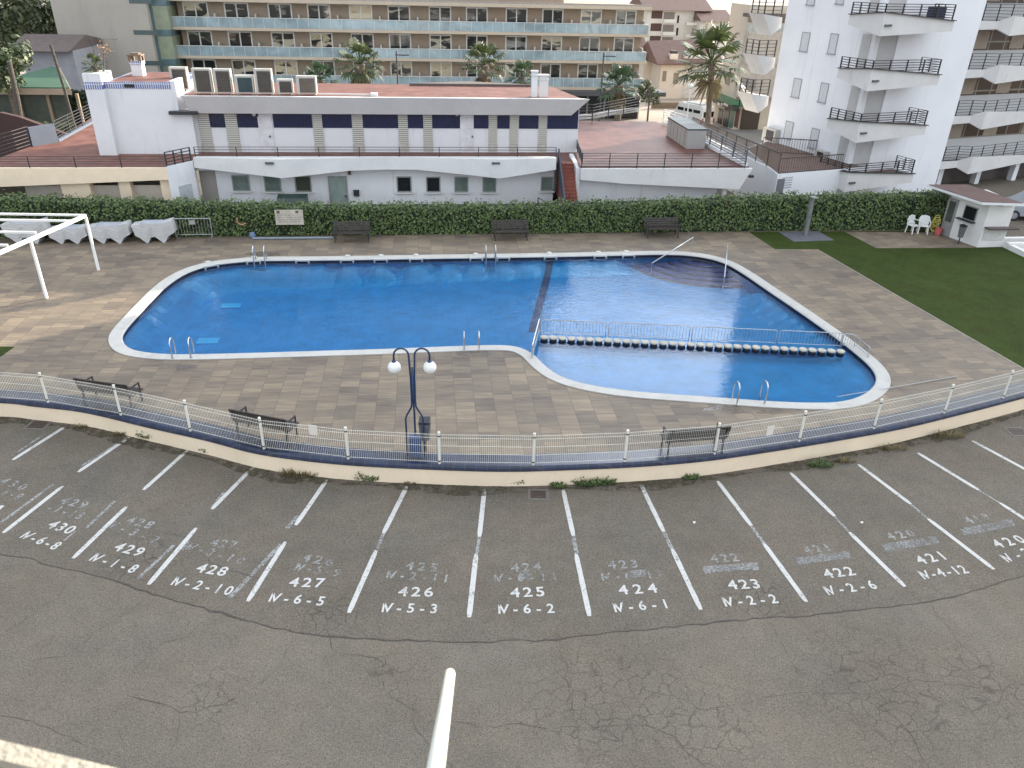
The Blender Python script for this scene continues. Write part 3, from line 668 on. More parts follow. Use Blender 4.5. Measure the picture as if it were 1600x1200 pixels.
# ---------------------------------------------------------------- skimmers
SKM = mat('white_plastic', (.56, .56, .53), .45, .04, 3)
pgroup = 'skimmer openings along the far pool edge'
sk = [(326, 408), (396, 403), (464, 402.5), (532, 402), (601, 401.5), (668, 401), (735, 400.5), (804, 399.5), (868, 399), (930, 398), (990, 396.5)]
for i, (px, py) in enumerate(sk):
    c = G(px, py+5.5, .58).xy
    k = min(range(m_), key=lambda q: (POOL[q]-c).length); t = (POOL[(k+1) % m_]-POOL[k-1]).normalized(); nn = Vector((t.y, -t.x)); c = POOL[k]
    ang = math.atan2(t.y, t.x); mb = MB()
    for s_ in (-1, 1):
        q = c+t*s_*.28-nn*.03; mb.bbox((q.x, q.y, .53), .07, .1, .20, ang)
    q = c-nn*.03; mb.bbox((q.x, q.y, .60), .62, .1, .065, ang)
    o = mb.build('skimmer', SKM, pool)
    if i % 5 != 2:
        q = c+nn*.40; mb = MB(); mb.lathe((q.x, q.y, .632), [(.12, 0), (.12, .03), (.08, .045)], 14); mb.build('skimmer_lid', SKM, pool)
# ---------------------------------------------------------------- ladders
def ladder(px, py, half, h, label, grp, inward):
    """px,py deck anchor centre; inward = unit vector to the water"""
    c = Vector(G(px, py, .63).xy); t = Vector((-inward.y, inward.x)); root = thing('pool_ladder', label, 'ladder', (c.x, c.y, .63), 0, grp)
    for s_ in (-1, 1):
        b = c+t*s_*half; pts = []
        for dx, z in [(0, .63), (-.02, .63+h*.55), (.0, .63+h*.85), (.10, .63+h), (.26, .63+h*.98), (.40, .63+h*.75), (.42, .63+h*.45), (.40, .63), (.42, .2), (.44, -.25)]:
            q = b+inward*dx; pts.append((q.x, q.y, z))
        MB().tube(pts, .024, 8).build('handrail', STEEL, root, smooth=True)
        MB().lathe((b.x, b.y, .632), [(.05, 0), (.05, .012)], 12).build('foot_plate', STEEL, root)
    for z in (.25, 0.0, -.22):
        q = c+inward*.42; mb = MB(); mb.bbox((q.x, q.y, z), .06, half*2, .03, math.atan2(inward.y, inward.x)); mb.build('tread', STEEL, root)
    return root
fwd = Vector((-.113, .994)); bwd = -fwd; lg = 'steel ladders of the pool'
ladder(284, 559.5, .30, .66, 'steel ladder handrails on the near pool edge at its left end', lg, fwd)
ladder(737, 546, .26, .6, 'steel ladder handrails on the near pool edge right of the globe lamp', lg, fwd)
ladder(1173, 631, .45, .68, 'steel ladder handrails at the near edge of the wading basin', lg, fwd)
ladder(408, 404.5, .24, .66, 'steel ladder handrails on the far pool edge at its left', lg, bwd)
ladder(766, 401.5, .22, .62, 'steel ladder handrails on the far pool edge at mid length', lg, bwd)
# ---------------------------------------------------------------- rails at the steps
def steprail(p0, z0, p1, z1, post, label):
    a = VY(*p0, G(*p0, z0).y); a = G(*p0, z0); root = thing('pool_handrail', label, 'handrail', (a.x, a.y, .3), 0, 'steel handrails over the round steps')
    b = Vector(p1); MB().tube([a, (b.x, b.y, z1)], .028, 8).build('rail', STEEL, root, smooth=True)
    MB().tube([(a.x, a.y, -.2), a], .026, 8).build('lower_post', STEEL, root)
    if post: MB().tube([(b.x, b.y, .62), (b.x, b.y, z1)], .014, 8).build('upper_post', STEEL, root)
pb = G(1080, 395, .62); steprail((1019, 411), .58, (pb.x, pb.y), VY(1081, 371, pb.y).z, True, 'slanting steel handrail at the left side of the round steps')
pb = G(1135, 402, .62); steprail((1132, 433), .55, (pb.x-.03, pb.y), VY(1137, 381, pb.y).z, False, 'short steel handrail at the right side of the round steps')
# ---------------------------------------------------------------- divider with round blocks and barrier
div = thing('pool_divider', 'row of round cream stepping blocks parting the wading basin from the deep pool', 'stepping blocks', (*G(850, 522, .5).xy, 0))
q0 = G(841, 523.5, .5).xy; q1 = G(1330, 545.5, .5).xy; dd = (q1-q0).normalized(); dn = Vector((-dd.y, dd.x)); ang = math.atan2(dd.y, dd.x)
mid = (q0+q1)/2; mb = MB(); mb.bbox((mid.x, mid.y, -.1), (q1-q0).length, .3, .9, ang); mb.build('divider_wall', POOLTILE, div)
CR = mat('cream_stone', (.46, .43, .37), .8, .12, 5); a = G(850.3, 525.5, .65).xy; b = G(1313.9, 547.5, .65).xy
for k in range(33):
    p = a+(b-a)*(k/32)
    mb = MB(); mb.lathe((p.x, p.y, .42), [(.13, 0), (.135, .18)], 16); s1 = mb.build('block_base', BLACKM, div)
    mb = MB(); mb.lathe((p.x, p.y, .585), [(.13, 0), (.150, .01), (.150, .045), (.12, .07)], 18); mb.build('stepping_block', CR, div)
GAL = mat('galvanised', (.50, .51, .52), .35, .1, 6, metal=.7)
def hpanel(mb, A, B, z0, z1, n, r=.016, rb=.007, round_=True):
    A, B = Vector(A), Vector(B); d = B-A; e = .07/d.length
    P = lambda t, z: (A.x+d.x*t, A.y+d.y*t, z)
    mb.tube([P(0, z0), P(0, z1-.07), P(e*.3, z1-.02), P(e, z1), P(1-e, z1), P(1-e*.3, z1-.02), P(1, z1-.07), P(1, z0)], r, 6)
    zb = z0+.10; mb.tube([P(0, zb), P(1, zb)], r*.8, 6)
    for k in range(1, n): mb.tube([P(k/n, zb), P(k/n, z1)], rb, 4, cap=False)
bar = thing('pool_barrier', 'low steel railing standing on the divider across the pool', 'railing', (*q0, .5))
br_px = [(842, 521), (948, 525.5), (1078, 531.5), (1213, 538), (1314, 542.5)]
bp_ = [G(x, y, .5).xy for x, y in br_px]; zt = 1.06
for i in range(4):
    A = bp_[i]+dd*.05; B = bp_[i+1]-dd*.05; mb = MB(); hpanel(mb, A, B, .46, zt, int((B-A).length/.115)); mb.build('barrier_panel', GAL, bar)
q2 = G(1333, 546, .5).xy; q3 = G(1356, 559, .62).xy
mb = MB(); hpanel(mb, bp_[4]+dd*.0, q2, .5, zt, 5); mb.build('barrier_panel', GAL, bar)
mb = MB(); hpanel(mb, q2, q3, .6, zt-.05, 9); mb.build('barrier_end', GAL, bar)
mb = MB(); hpanel(mb, bp_[0], G(831, 560, .62).xy, .62, 1.1, 16, .024); mb.build('barrier_end', GAL, bar)
WET = paintmat('wet_mark', (.17, .15, .13), .36, 3.0, .25); WET.node_tree.nodes['Principled BSDF'].inputs['Roughness'].default_value = .12
for px, py, w_, l_ in [(285, 572, .22, .5), (740, 552, .3, .8), (1175, 640, .35, 1.6), (408, 397, .4, 1.0)]:
    c = G(px, py, DZ+.006); mb = MB(); ring = []
    for k in range(18):
        a = 2*math.pi*k/18; ring.append(mb.raw((c.x+math.cos(a)*l_*random.uniform(.7, 1.1), c.y+math.sin(a)*w_*random.uniform(.6, 1.1), DZ+.006)))
    mb.f.append(ring); mb.build('wet_mark', WET, deck)
# telescopic pole lying over the edge of the wading basin
a = G(1307, 620, .50); b = G(1390, 606, .66); c = G(1495, 588, .63)
o = MB().tube([a, b, c], .014, 6).build('cleaning_pole', STEEL, origin=tuple(b)); tag(o, 'long thin pole lying over the right rim of the wading basin', 'pole')
# pale cyan patches laid on the pool floor
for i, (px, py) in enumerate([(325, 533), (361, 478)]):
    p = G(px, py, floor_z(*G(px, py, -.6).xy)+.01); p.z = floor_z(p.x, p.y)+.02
    MB().bbox((p.x, p.y, p.z), .8, .5, .02, R(6)).build('pale_floor_patch', mat('pale_cyan', (.12, .52, .85), .5, .05, 3), pool)
# ================================================================ club house behind the hedge (local frame of the pool)
F5 = POOLF; H_ = F5.hit
YW, YF, YU, YR = 41.6, 40.9, 44.2, 43.2     # lower wall, lower fascia, upper wall, roof edge
club = thing('club_building', 'long low two level white building with dark blue tile panels behind the hedge', 'building', (*LW(-6, 43).xy, 0))
def X(px, py, y): return H_(px, py, y)[0]
def Z(px, py, y): return H_(px, py, y)[1]
ZT = 3.32                                    # terrace floor
z_up = Z(600, 237, YU); 
xl, xr = X(300, 262, YF), X(868, 262, YF)
NAVT = tilemat('navy_panel_tile', (.014, .018, .06), (.03, .035, .09), .2, .1, .2, .3, -6.5, .008, 'xz')
WIN = mat('pane_green', (.17, .22, .19), .12, .2, 1.5)
WFR = mat('frame_grey', (.26, .28, .27), .45, .1, 3)
BLUEW = tilemat('blue_white_tile', (.11, .14, .33), (.55, .57, .64), .11, .36, .25, .2, -6.5, .025, 'xz')
def louvmat():
    m = bpy.data.materials.new('louvre_slats'); m.use_nodes = True; nt = m.node_tree; L = nt.links; b = nt.nodes['Principled BSDF']
    g = _n(nt, 'ShaderNodeNewGeometry'); w = _n(nt, 'ShaderNodeTexWave', Scale=2.9); w.bands_direction = 'Z'; L.new(g.outputs['Position'], w.inputs['Vector'])
    r = _n(nt, 'ShaderNodeValToRGB'); r.color_ramp.elements[0].position = .15; r.color_ramp.elements[0].color = (.16, .15, .13, 1); r.color_ramp.elements[1].position = .4; r.color_ramp.elements[1].color = (.58, .57, .50, 1)
    L.new(w.outputs['Fac'], r.inputs['Fac']); L.new(r.outputs['Color'], b.inputs['Base Color']); return m
LOUV = louvmat()
# lower level
xs, xe = X(303, 262, YF), X(869, 262, YF)
mb = MB(F5); mb.box(xs, xe, YW, YU+5, 0, ZT-.02); mb.build('lower_wall', WHITE, club)
MB(F5).box(xs+.02, X(341, 300, YW), YW-.03, YW-.003, .6, ZT-.4).build('recess_panel', mat('recess_grey', (.30, .28, .25), .8, .05, 2), club)
# fascia with its two prows
def ZF(px, py): return Z(px, py, YF)
zt_ = 3.72
botx = [(304, 262), (425, 273), (443, 275), (545, 266), (600, 265), (650, 265), (730, 271), (779, 275.5), (830, 269), (868, 264)]
bz = [(X(px, py, YF), Z(px, py, YF)) for px, py in botx]
def prow(x, c): return max(0, .5-abs(x-c)*.11)
c1, c2 = X(443, 275, YF), X(779, 276, YF)
mb = MB(F5); prev = None
for x, z in bz:
    y = YF-prow(x, c1)-prow(x, c2)
    r_ = [mb.P(x, y, z), mb.P(x, y+.05, zt_), mb.P(x, YF+.35, zt_), mb.P(x, YF+.35, z+.05)]
    if prev:
        for k in range(4): mb.f.append([prev[k], r_[k], r_[(k+1) % 4], prev[(k+1) % 4]])
    else: mb.f.append(r_[::-1])
    prev = r_
mb.f.append(prev)
mb.build('terrace_parapet', FASCIA, club)
for px in (421, 775):
    x, z = H_(px, 255, YF-.45); mb = MB(F5); mb.lathe(F5.l(F5.w(x, YF-.42))+(z,), [(.0, 0), (.16, .0), (.2, .06), (.14, .1)], 12)
    c = F5.w(x, YF-.42); mb = MB(); mb.bbox((c.x, c.y, z), .42, .16, .10, F5.a); mb.build('bulkhead_lamp', mat('lamp_dark', (.10, .10, .11), .4), club)
# soffit under the overhang
mb = MB(F5); mb.box(xs, xe, YF+.36, YW-.003, 3.0, 3.1); mb.build('soffit', WHITE, club)
# openings of the lower wall
def opening(x0, x1, z0, z1, y, frame, pane, parent, nm='window', fw=.06, mull=0, depth=.05, handle=False):
    mb = MB(F5 if True else WORLD)
    mb.box(x0, x0+fw, y-depth, y-.004, z0, z1); mb.box(x1-fw, x1, y-depth, y-.004, z0, z1)
    mb.box(x0+fw, x1-fw, y-depth, y-.004, z1-fw, z1); mb.box(x0+fw, x1-fw, y-depth-.02, y-.004, z0, z0+fw)
    for k in range(mull):
        xm = x0+(x1-x0)*(k+1)/(mull+1); mb.box(xm-fw/2, xm+fw/2, y-depth, y-.004, z0+fw, z1-fw)
    f = mb.build(nm, frame, parent)
    mb = MB(F5); mb.box(x0+fw, x1-fw, y-.02, y-.003, z0+fw, z1-fw); mb.build('pane', pane, f)
    if handle:
        mb = MB(F5); mb.box(x1-.16, x1-.08, y-depth-.03, y-depth, (z0+z1)/2-.1, (z0+z1)/2); mb.build('handle', BLACKM, f)
    return f
DKG = mat('pane_dark', (.02, .022, .025), .1, .3, 1.2)
for x0, x1, y0, y1, pn in [(363, 390, 273.5, 298, WIN), (413, 439, 274, 299, WIN), (461, 486.5, 274.5, 299.5, mat('pane_olive', (.07, .075, .055), .15)), (620, 643, 275.5, 300, DKG), (666, 688, 276, 300, DKG), (710, 731.5, 276, 300, WIN), (754, 775, 276.5, 300, WIN), (845, 864, 276, 298, WIN)]:
    xm = (y0+y1)/2; opening(X(x0, xm, YW), X(x1, xm, YW), Z((x0+x1)/2, y1, YW), Z((x0+x1)/2, y0, YW), YW, WFR, pn, club); MB(F5).box(X(x0, xm, YW)-.08, X(x1, xm, YW)+.08, YW-.14, YW-.002, Z((x0+x1)/2, y1, YW)-.07, Z((x0+x1)/2, y1, YW)-.003).build('sill', FASCIA, club)
zd = Z(529, 275, YW); opening(X(514, 298, YW), X(543.5, 298, YW), .62, zd, YW, WFR, mat('door_green', (.27, .34, .30), .3), club, 'door', .09, handle=True)
mb = MB(F5); x, z = H_(557, 301, YW); mb.box(x-.15, x+.15, YW-.14, YW-.003, z-.16, z+.16); mb.build('letter_box', BLACKM, club)
x, z = H_(546, 269, YW); mb = MB(F5); mb.box(x-.08, x+.08, YW-.1, YW-.003, z-.12, z+.12); mb.build('wall_lamp', mat('bronze', (.12, .08, .04), .4), club)
# the strip of terrace in front of the upper storey
mb = MB(F5); mb.box(xs, xe, YF+.36, YU+5.2, ZT-.015, ZT+.0); mb.build('terrace_floor', TERRA, club)
def rail(mb, pts, z0, z1, nb=5, post=1.6, r=.016, pw=.05):
    for a, b in zip(pts, pts[1:]):
        a, b = Vector(a), Vector(b); L = (b-a).length; n_ = max(1, round(L/post))
        for k in range(nb):
            z = z1-(z1-z0)*.86*k/(nb-1) if nb > 1 else z1
            mb.bar((a.x, a.y, z), (b.x, b.y, z), r*2)
        for k in range(n_+1):
            q = a+(b-a)*(k/n_); mb.bar((q.x, q.y, z0), (q.x, q.y, z1), pw)
zr0 = zt_; zr1 = Z(600, 229, YF+.2)
mb = MB(F5); rail(mb, [(xs+.1, YF+.22), (X(870, 235, YF), YF+.22)], zr0, zt_+.48, 4, 2.1, .012, .04); mb.build('terrace_railing', BLACKM, club)
# upper storey
zs = Z(600, 180, YU); zs = 5.35
xu0, xu1 = X(300, 205, YU), X(903, 210, YU)
mb = MB(F5); mb.box(xu0, xu1, YU, YU+4.2, ZT, 5.9); mb.build('upper_wall', WHITE, club)
for x0, x1 in [(325, 352), (368, 405), (427, 488), (502, 550), (566, 622), (637, 661), (675, 719), (740, 763), (777, 796), (811, 841), (855, 903)]:
    mb = MB(F5); mb.box(X(x0, 190, YU), X(x1, 192, YU), YU-.035, YU-.002, Z(600, 200, YU), 5.95); mb.build('tile_panel', NAVT, club)
for x0, x1 in [(311, 330), (353, 373), (489, 505), (550, 568), (622, 638), (661, 676), (763, 777), (796, 810), (841, 855)]:
    a_ = X(x0, 200, YU)+.02; b_ = X(x1, 200, YU)-.02
    mb = MB(F5); mb.box(a_, b_, YU-.06, YU-.002, Z(600, 224, YU), 5.95); mb.build('louvre_window', LOUV, club)
    mb = MB(F5); mb.box(a_-.02, b_+.02, YU-.05, YU-.002, ZT, Z(600, 225, YU)); mb.build('sill_panel', mat('beige_sill', (.5, .47, .42), .8), club)
for x0, x1 in [(405, 427), (719, 740)]:
    f = MB(F5).box(X(x0, 205, YU), X(x1, 205, YU), YU-.045, YU-.002, ZT, Z(600, 183, YU)).build('door', mat('white_door', (.70, .69, .70), .5), club)
    x, z = H_(x0+(17 if x0 < 500 else 19), 213, YU); MB(F5).box(x-.03, x+.03, YU-.1, YU-.046, z-.05, z+.05).build('handle', BLACKM, f)
for px in (397, 714):
    x, z = H_(px, 178, YU-.1); mb = MB(F5); mb.lathe((x, YU-.15, z-.1), [(.06, 0), (.09, .05), (.09, .2), (.05, .25)], 10); mb.build('wall_lamp', SKM, club)
# roof with deep leaning fascia
zr = 6.33; xr0, xr1 = X(283, 150, YR), X(922, 158, YR); zb0, zb1 = Z(300, 175, YR+.5), Z(890, 186, YR+.5)
mb = MB(F5)
v = [mb.P(xr0, YR, zr), mb.P(xr1, YR, zr), mb.P(xr1-.9, YR+.45, 5.42), mb.P(xr0+.2, YR+.45, 5.42), mb.P(xr0, YR+.3, zr), mb.P(xr1-.35, YR+.3, zr), mb.P(xr1-1.1, YU+.0, 5.42), mb.P(xr0+.2, YU, 5.42)]
for q in ((3, 2, 1, 0), (0, 1, 5, 4), (3, 7, 6, 2), (0, 4, 7, 3), (1, 2, 6, 5), (4, 5, 6, 7)): mb.f.append([v[k] for k in q])
mb.build('roof_fascia', FASCIA, club)
mb = MB(F5); mb.prism([(xr0, YR+.3), (xr1-.36, YR+.3), (xr1-1.4, YU+4.6), (xr0+1.5, YU+4.9), (xr0, YU+4.4)], 5.96, zr-.03); mb.build('roof', TERRA, club)
mb = MB(F5); xa, xb = X(760, 140, YU+4), X(905, 146, YU+4); mb.prism([(X(640, 140, YU+4.2), YU+4.1), (X(835, 140, YU+4), YU+4.1), (X(730, 140, YU+4), YU+5.4)], zr-.1, zr+.1)
mb.build('roof_ridge', mat('tar_grey', (.12, .10, .09), .9), club)
for (x0, x1, ya, yb, m_2, nm) in [(831, 840, 113, 155, WHITE, 'vent_pipe'), (843, 857, 119, 156, FASCIA, 'chimney')]:
    Yc = YR+.9; a_, b_ = X(x0, 130, Yc), X(x1, 130, Yc); zt2 = Z((x0+x1)/2, ya, Yc)
    mb = MB(F5); mb.box(a_, b_, Yc, Yc+.35, zr-.1, zt2); c_ = mb.build(nm, m_2, club)
    mb = MB(F5); mb.box(a_-.04, b_+.04, Yc-.04, Yc+.39, zt2, zt2+.07); mb.box(a_-.03, b_+.03, Yc-.03, Yc+.38, zt2-.2, zt2-.14); mb.build('cap', FASCIA, c_)
mb = MB(F5); p_ = [(X(497, 148, YR+.8), YR+.8, zr+.06), (X(585, 151, YR+.6), YR+.6, zr+.06)]; mb.bar(p_[0], p_[1], .07); mb.bbox((p_[1][0], p_[1][1], zr+.08), .35, .3, .16, 0); mb.build('roof_pipe', FASCIA, club)
# tower block at the left end
YTW = 43.7
t0, t1, t2 = X(160, 240, YTW), X(187, 240, YTW), X(266, 135, YTW); zt3 = Z(200, 128, YTW); t3 = X(303, 200, YTW)
tw = thing('tower_block', 'white windowless block with a blue tile band and a potted palm on top', 'building', (*LW((t0+t2)/2, YTW+2).xy, ZT))
ztw = Z(600, 200, YTW)
mb = MB(F5); mb.box(t1, t2, YTW, YTW+4.4, ZT-.4, zt3-.32); mb.box(t0, t1, YTW-.35, YTW+1.2, ZT-.4, zt3-.32)
mb.box(t2, t3, YTW+.0, YTW+2.6, ZT-.4, Z(290, 176, YTW)); mb.build('wall', WHITE, tw)
mb = MB(F5); mb.box(t1, t2, YTW-.02, YTW+4.38, zt3-.32, zt3); mb.box(t0-.01, t1, YTW-.37, YTW+1.19, zt3-.32, zt3+.02); mb.build('tile_band', BLUEW, tw)
zp = Z(150, 115, YTW-.35)
mb = MB(F5); mb.box(t0, t1, YTW-.35, YTW+1.2, zt3+.02, zp+.0); pl_ = mb.build('planter', WHITE, tw)
mb = MB(F5); mb.box(t1+.2, t2-.2, YTW+.15, YTW+4.2, zt3-.02, zt3+.012); mb.build('roof', TERRA, tw)
xb_ = X(270, 123, YTW); mb = MB(F5); mb.box(t2-.0, t2+.22, YTW+.02, YTW+2.4, zt3-2.0, zt3+.06); mb.build('side_parapet', WHITE, tw)
mb = MB(F5); xx, zz_ = H_(288, 177, YTW-.2); mb.box(xx-.75, xx+.65, YTW-.35, YTW+.2, zz_-.06, zz_+.1); mb.build('ledge_cap', BLACKM, tw)
mb = MB(F5); xx, zz_ = H_(202, 134, YTW-.03); mb.box(xx-.25, xx+.25, YTW-.06, YTW-.021, zz_-.08, zz_+.08); mb.build('vent_hole', DARK, tw)
# chimney on the tower
yc = YTW+2.6; xc, zc = H_(218, 118, yc); ztop = Z(217, 100, yc)
ch = thing('chimney', 'white chimney with a brown stone cap on the tower roof', 'chimney', (*F5.w(xc, yc).xy, zt3+.012))
mb = MB(F5); mb.box(xc-.28, xc+.28, yc-.26, yc+.26, zt3+.012, ztop); mb.build('stack', WHITE, ch)
mb = MB(F5); mb.box(xc-.32, xc+.32, yc-.3, yc+.3, ztop, ztop+.16); mb.build('tile_band', BLUEW, ch)
STONE = mat('brown_stone', (.22, .16, .11), .9, .3, 8)
mb = MB(F5); z0 = ztop+.16
for sx in (-1, 1):
    for sy in (-1, 1): mb.box(xc+sx*.25-.08, xc+sx*.25+.08, yc+sy*.22-.08, yc+sy*.22+.08, z0, z0+.26)
mb.box(xc-.36, xc+.36, yc-.32, yc+.32, z0+.26, z0+.33); mb.box(xc-.22, xc+.22, yc-.2, yc+.2, z0+.33, z0+.4); mb.build('cap', STONE, ch)
# ---- left wing and its terrace
YL_ = 39.6
wl = thing('left_wing', 'cream single storey wing with shaded garage bays under a red terrace, left of the tower', 'building', (*LW(-24, 42).xy, 0))
xA, xB = -34, X(262, 275, YL_); ztl = Z(150, 263, YL_)
mb = MB(F5); mb.slabxz([(xA, ztl-.95), (X(0, 292, YL_), Z(0, 292, YL_)), (xB, Z(262, 281, YL_)), (xB, ztl), (xA, ztl)], YL_, YL_+.25); mb.build('terrace_parapet', CREAM, wl)
xC = X(300, 245, YF)
mb = MB(); pa = F5.w(xB, YL_); pb_ = F5.w(xs, YF); 
mb.v = []; pts_ = [(F5.w(xB, YL_).x, F5.w(xB, YL_).y), (F5.w(xs, YF+.0).x, F5.w(xs, YF).y), (F5.w(xs, YF+.3).x, F5.w(xs, YF+.3).y), (F5.w(xB, YL_+.3).x, F5.w(xB, YL_+.3).y)]
mb.prism(pts_, 0, ztl+.06); mb.build('corner_wall', WHITE, wl)
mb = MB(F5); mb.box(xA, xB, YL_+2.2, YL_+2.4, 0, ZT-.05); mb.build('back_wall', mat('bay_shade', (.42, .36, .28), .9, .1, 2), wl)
for x0, x1 in [(100, 145), (190, 208), (255, 275)]:
    mb = MB(F5); mb.box(X(x0, 300, YL_+.5), X(x1, 300, YL_+.5), YL_+.3, YL_+.75, 0, ZT-.05); mb.build('pillar', CREAM, wl)
for x0, x1 in [(42, 100), (138, 190), (208, 264)]:
    mb = MB(F5); mb.box(X(x0, 300, YL_+.7), X(x1, 300, YL_+.7), YL_+.62, YL_+.70, 0, Z(150, 289, YL_+.7)); mb.build('garage_door', mat('bay_door', (.56, .50, .42), .8, .06, 3), wl)
TL = [(xA, YL_+.25), (xB, YL_+.25), (xs, YF+.35), (xs+.0, YU-.3), (t0-.05, YU), (t0-.05, 52), (F5.l(G(150, 178, ZT))[0], F5.l(G(150, 178, ZT))[1]), F5.l(G(90, 222, ZT)), F5.l(G(50, 228, ZT)), F5.l(G(0, 246, ZT)), (xA, F5.l(G(0, 246, ZT))[1]+.5)]
mb = MB(F5); mb.prism(TL, ZT-.3, ZT); mb.build('terrace_floor', TERRA, wl)
mb = MB(F5); rail(mb, [(xA, YL_+.15), (xB, YL_+.15)], ztl, ztl+.52, 5, 2.1, .012, .04); rail(mb, [(xB, YL_+.15), (xs-.1, YF+.1)], ztl, ztl+.72, 5, .6, .02, .06); mb.build('terrace_railing', BLACKM, wl)
BLUEG = mat('blue_grey_wall', (.10, .125, .17), .8, .06, 2)  # darkened: the tower's shade is put into this wall colour
q = [F5.l(G(x, y, ZT)) for x, y in [(0, 246), (50, 229), (90, 222), (148, 190)]]
mb = MB(F5); rail(mb, [(q[0][0]-3, q[0][1]-1.5), q[0], q[1]], ZT, ZT+1.05, 6, 2.2, .016, .06); rail(mb, [q[2], q[3]], ZT+.12, ZT+1.1, 6, 2.0, .016, .06); mb.build('side_railing', BLACKM, wl)
mb = MB(F5); mb.bar((q[1][0], q[1][1], ZT+.5), (q[2][0], q[2][1], ZT+.5), .2, 1.0); mb.bar((q[2][0], q[2][1], ZT+.06), (q[3][0], q[3][1], ZT+.06), .2, .14); mb.build('side_parapet', BLUEG, wl)
# door and pipe on the corner wall
cw0 = Vector(F5.w(xB, YL_).xy); cw1 = Vector(F5.w(xs, YF).xy); cd = (cw1-cw0).normalized(); cn = Vector((cd.y, -cd.x))
p_ = cw0+(cw1-cw0)*.55+cn*.02; mb = MB(); mb.bbox((p_.x, p_.y, 1.55), .75, .05, 1.9, math.atan2(cd.y, cd.x)); mb.build('door', mat('pale_door', (.45, .48, .5), .5), wl)
# ---- right wing, wet terrace and stair
YRW = 40.3; wr = thing('right_wing', 'white single storey wing with a wide wet red terrace, right of the stair', 'building', (*LW(8, 44).xy, 0))
xa, xb = X(908, 262, YRW), X(1176, 265, YRW); zt4 = Z(1040, 264, YRW)
mb = MB(F5); mb.slabxz([(xa, Z(910, 281, YRW)), (X(975, 287, YRW), Z(975, 287, YRW)), (X(1155, 296, YRW), Z(1155, 296, YRW)), (xb, zt4), (xa, zt4)], YRW, YRW+.3); mb.build('terrace_parapet', FASCIA, wr)
mb = MB(F5); mb.box(xa+.02, X(1120, 300, YRW+.7), YRW+.7, 53, 0, ZT-.31); mb.build('lower_wall', WHITE, wr)
wt = mat('wet_terracotta', (.15, .065, .05), .48, .25, 1.2, bump=.12, bscale=14, dirt=(.13, .065, .055), dscale=(.5, .5, .5), dpos=.5, fine=.12, spec=.18)
ql = [F5.l(G(x, y, ZT)) for x, y in [(1180, 262), (1018, 190)]]
tb = F5.l(G(905, 196, ZT)); nb_ = F5.l(G(893, 226, ZT))
TR = [(xa, YRW+.3), (xb-.1, YRW+.3), (ql[1][0]+.3, ql[1][1]), (tb[0]-.6, ql[1][1]+.3), (3.0, 52), (3.0, YU+.3), (nb_[0], nb_[1]-.3), (nb_[0]-.0, nb_[1]-.6)]
TR = [(xa, YRW+.3), (xb-.1, YRW+.3), (ql[1][0]+.3, ql[1][1]), (xe-4, ql[1][1]+.3), (xe-4, YU+5.3), (xe+.02, YU+5.3), (xe+.02, YU-2.6), (xa-.02, YU-2.7)]
mb = MB(F5); mb.prism(TR, ZT-.3, ZT+.004); mb.build('terrace_floor', wt, wr)
mb = MB(F5); rail(mb, [(xa+.05, YRW+.15), (xb-.4, YRW+.15)], zt4, zt4+.78, 6, 1.6, .012, .04); rail(mb, [F5.l(G(897, 228, ZT)), (xa+.05, YRW+.15)], ZT+.2, zt4+.78, 6, 1.3, .022, .07); mb.build('terrace_railing', BLACKM, wr)
mb = MB(F5); rail(mb, [(xb-.4, YRW+.15), (F5.l(G(1092, 222, ZT)))], ZT+.15, ZT+1.0, 6, 1.7, .02, .07); mb.build('side_railing', mat('grey_rail', (.12, .13, .15), .4), wr)
qa = F5.l(G(1092, 222, ZT)); qb = F5.l(G(1022, 192, ZT))
mb = MB(F5); mb.bar((xb-.3, YRW+.3, ZT+.08), (qa[0], qa[1], ZT+.08), .22, .2); mb.build('side_kerb', WHITE, wr)
mb = MB(F5); rail(mb, [(qb[0]+1.3, qb[1]-3.0), (qb[0]+.5, qb[1]-.4)], ZT, ZT+.95, 6, 1.3, .02, .06); mb.build('side_railing', WPAINT, wr)
bk = [F5.l(G(918, 196, ZT)), F5.l(G(1018, 189, ZT))]
mb = MB(F5); rail(mb, [(bk[0][0]-2, bk[0][1]+.8), (bk[0][0]+.6, bk[0][1]+1.5), (bk[1][0], bk[1][1]+4)], ZT, ZT+1.1, 6, 2, .02, .06); mb.build('back_railing', BLACKM, wr)
mb = MB(F5); mb.bar((bk[0][0]-2, bk[0][1]+.9, ZT+.15), (bk[1][0], bk[1][1]+4.1, ZT+.15), .25, .3); mb.build('back_kerb', mat('pale_kerb', (.45, .45, .45), .8), wr)
mb = MB(F5); mb.box(X(1127, 305, YRW+.5), X(1133, 305, YRW+.5), YRW+.35, YRW+.5, 0, Z(1130, 294, YRW)); mb.build('downpipe', WPAINT, wr)
mb = MB(F5); xx, zz_ = H_(1173, 275, YRW); mb.box(xx-.12, xx+.12, YRW-.15, YRW+.1, zz_-.07, zz_+.07); mb.build('camera_box', BLACKM, wr)
x0, z0 = H_(907, 264, YRW+.4)
mb = MB(F5); mb.slabyz([(YRW+.31, 0), (YRW+.31, zt4-.02), (YU-1.3, ZT+.2), (YU-1.3, 0)], xa-.2, xa+.02); mb.build('stair_wall', WHITE, wr)
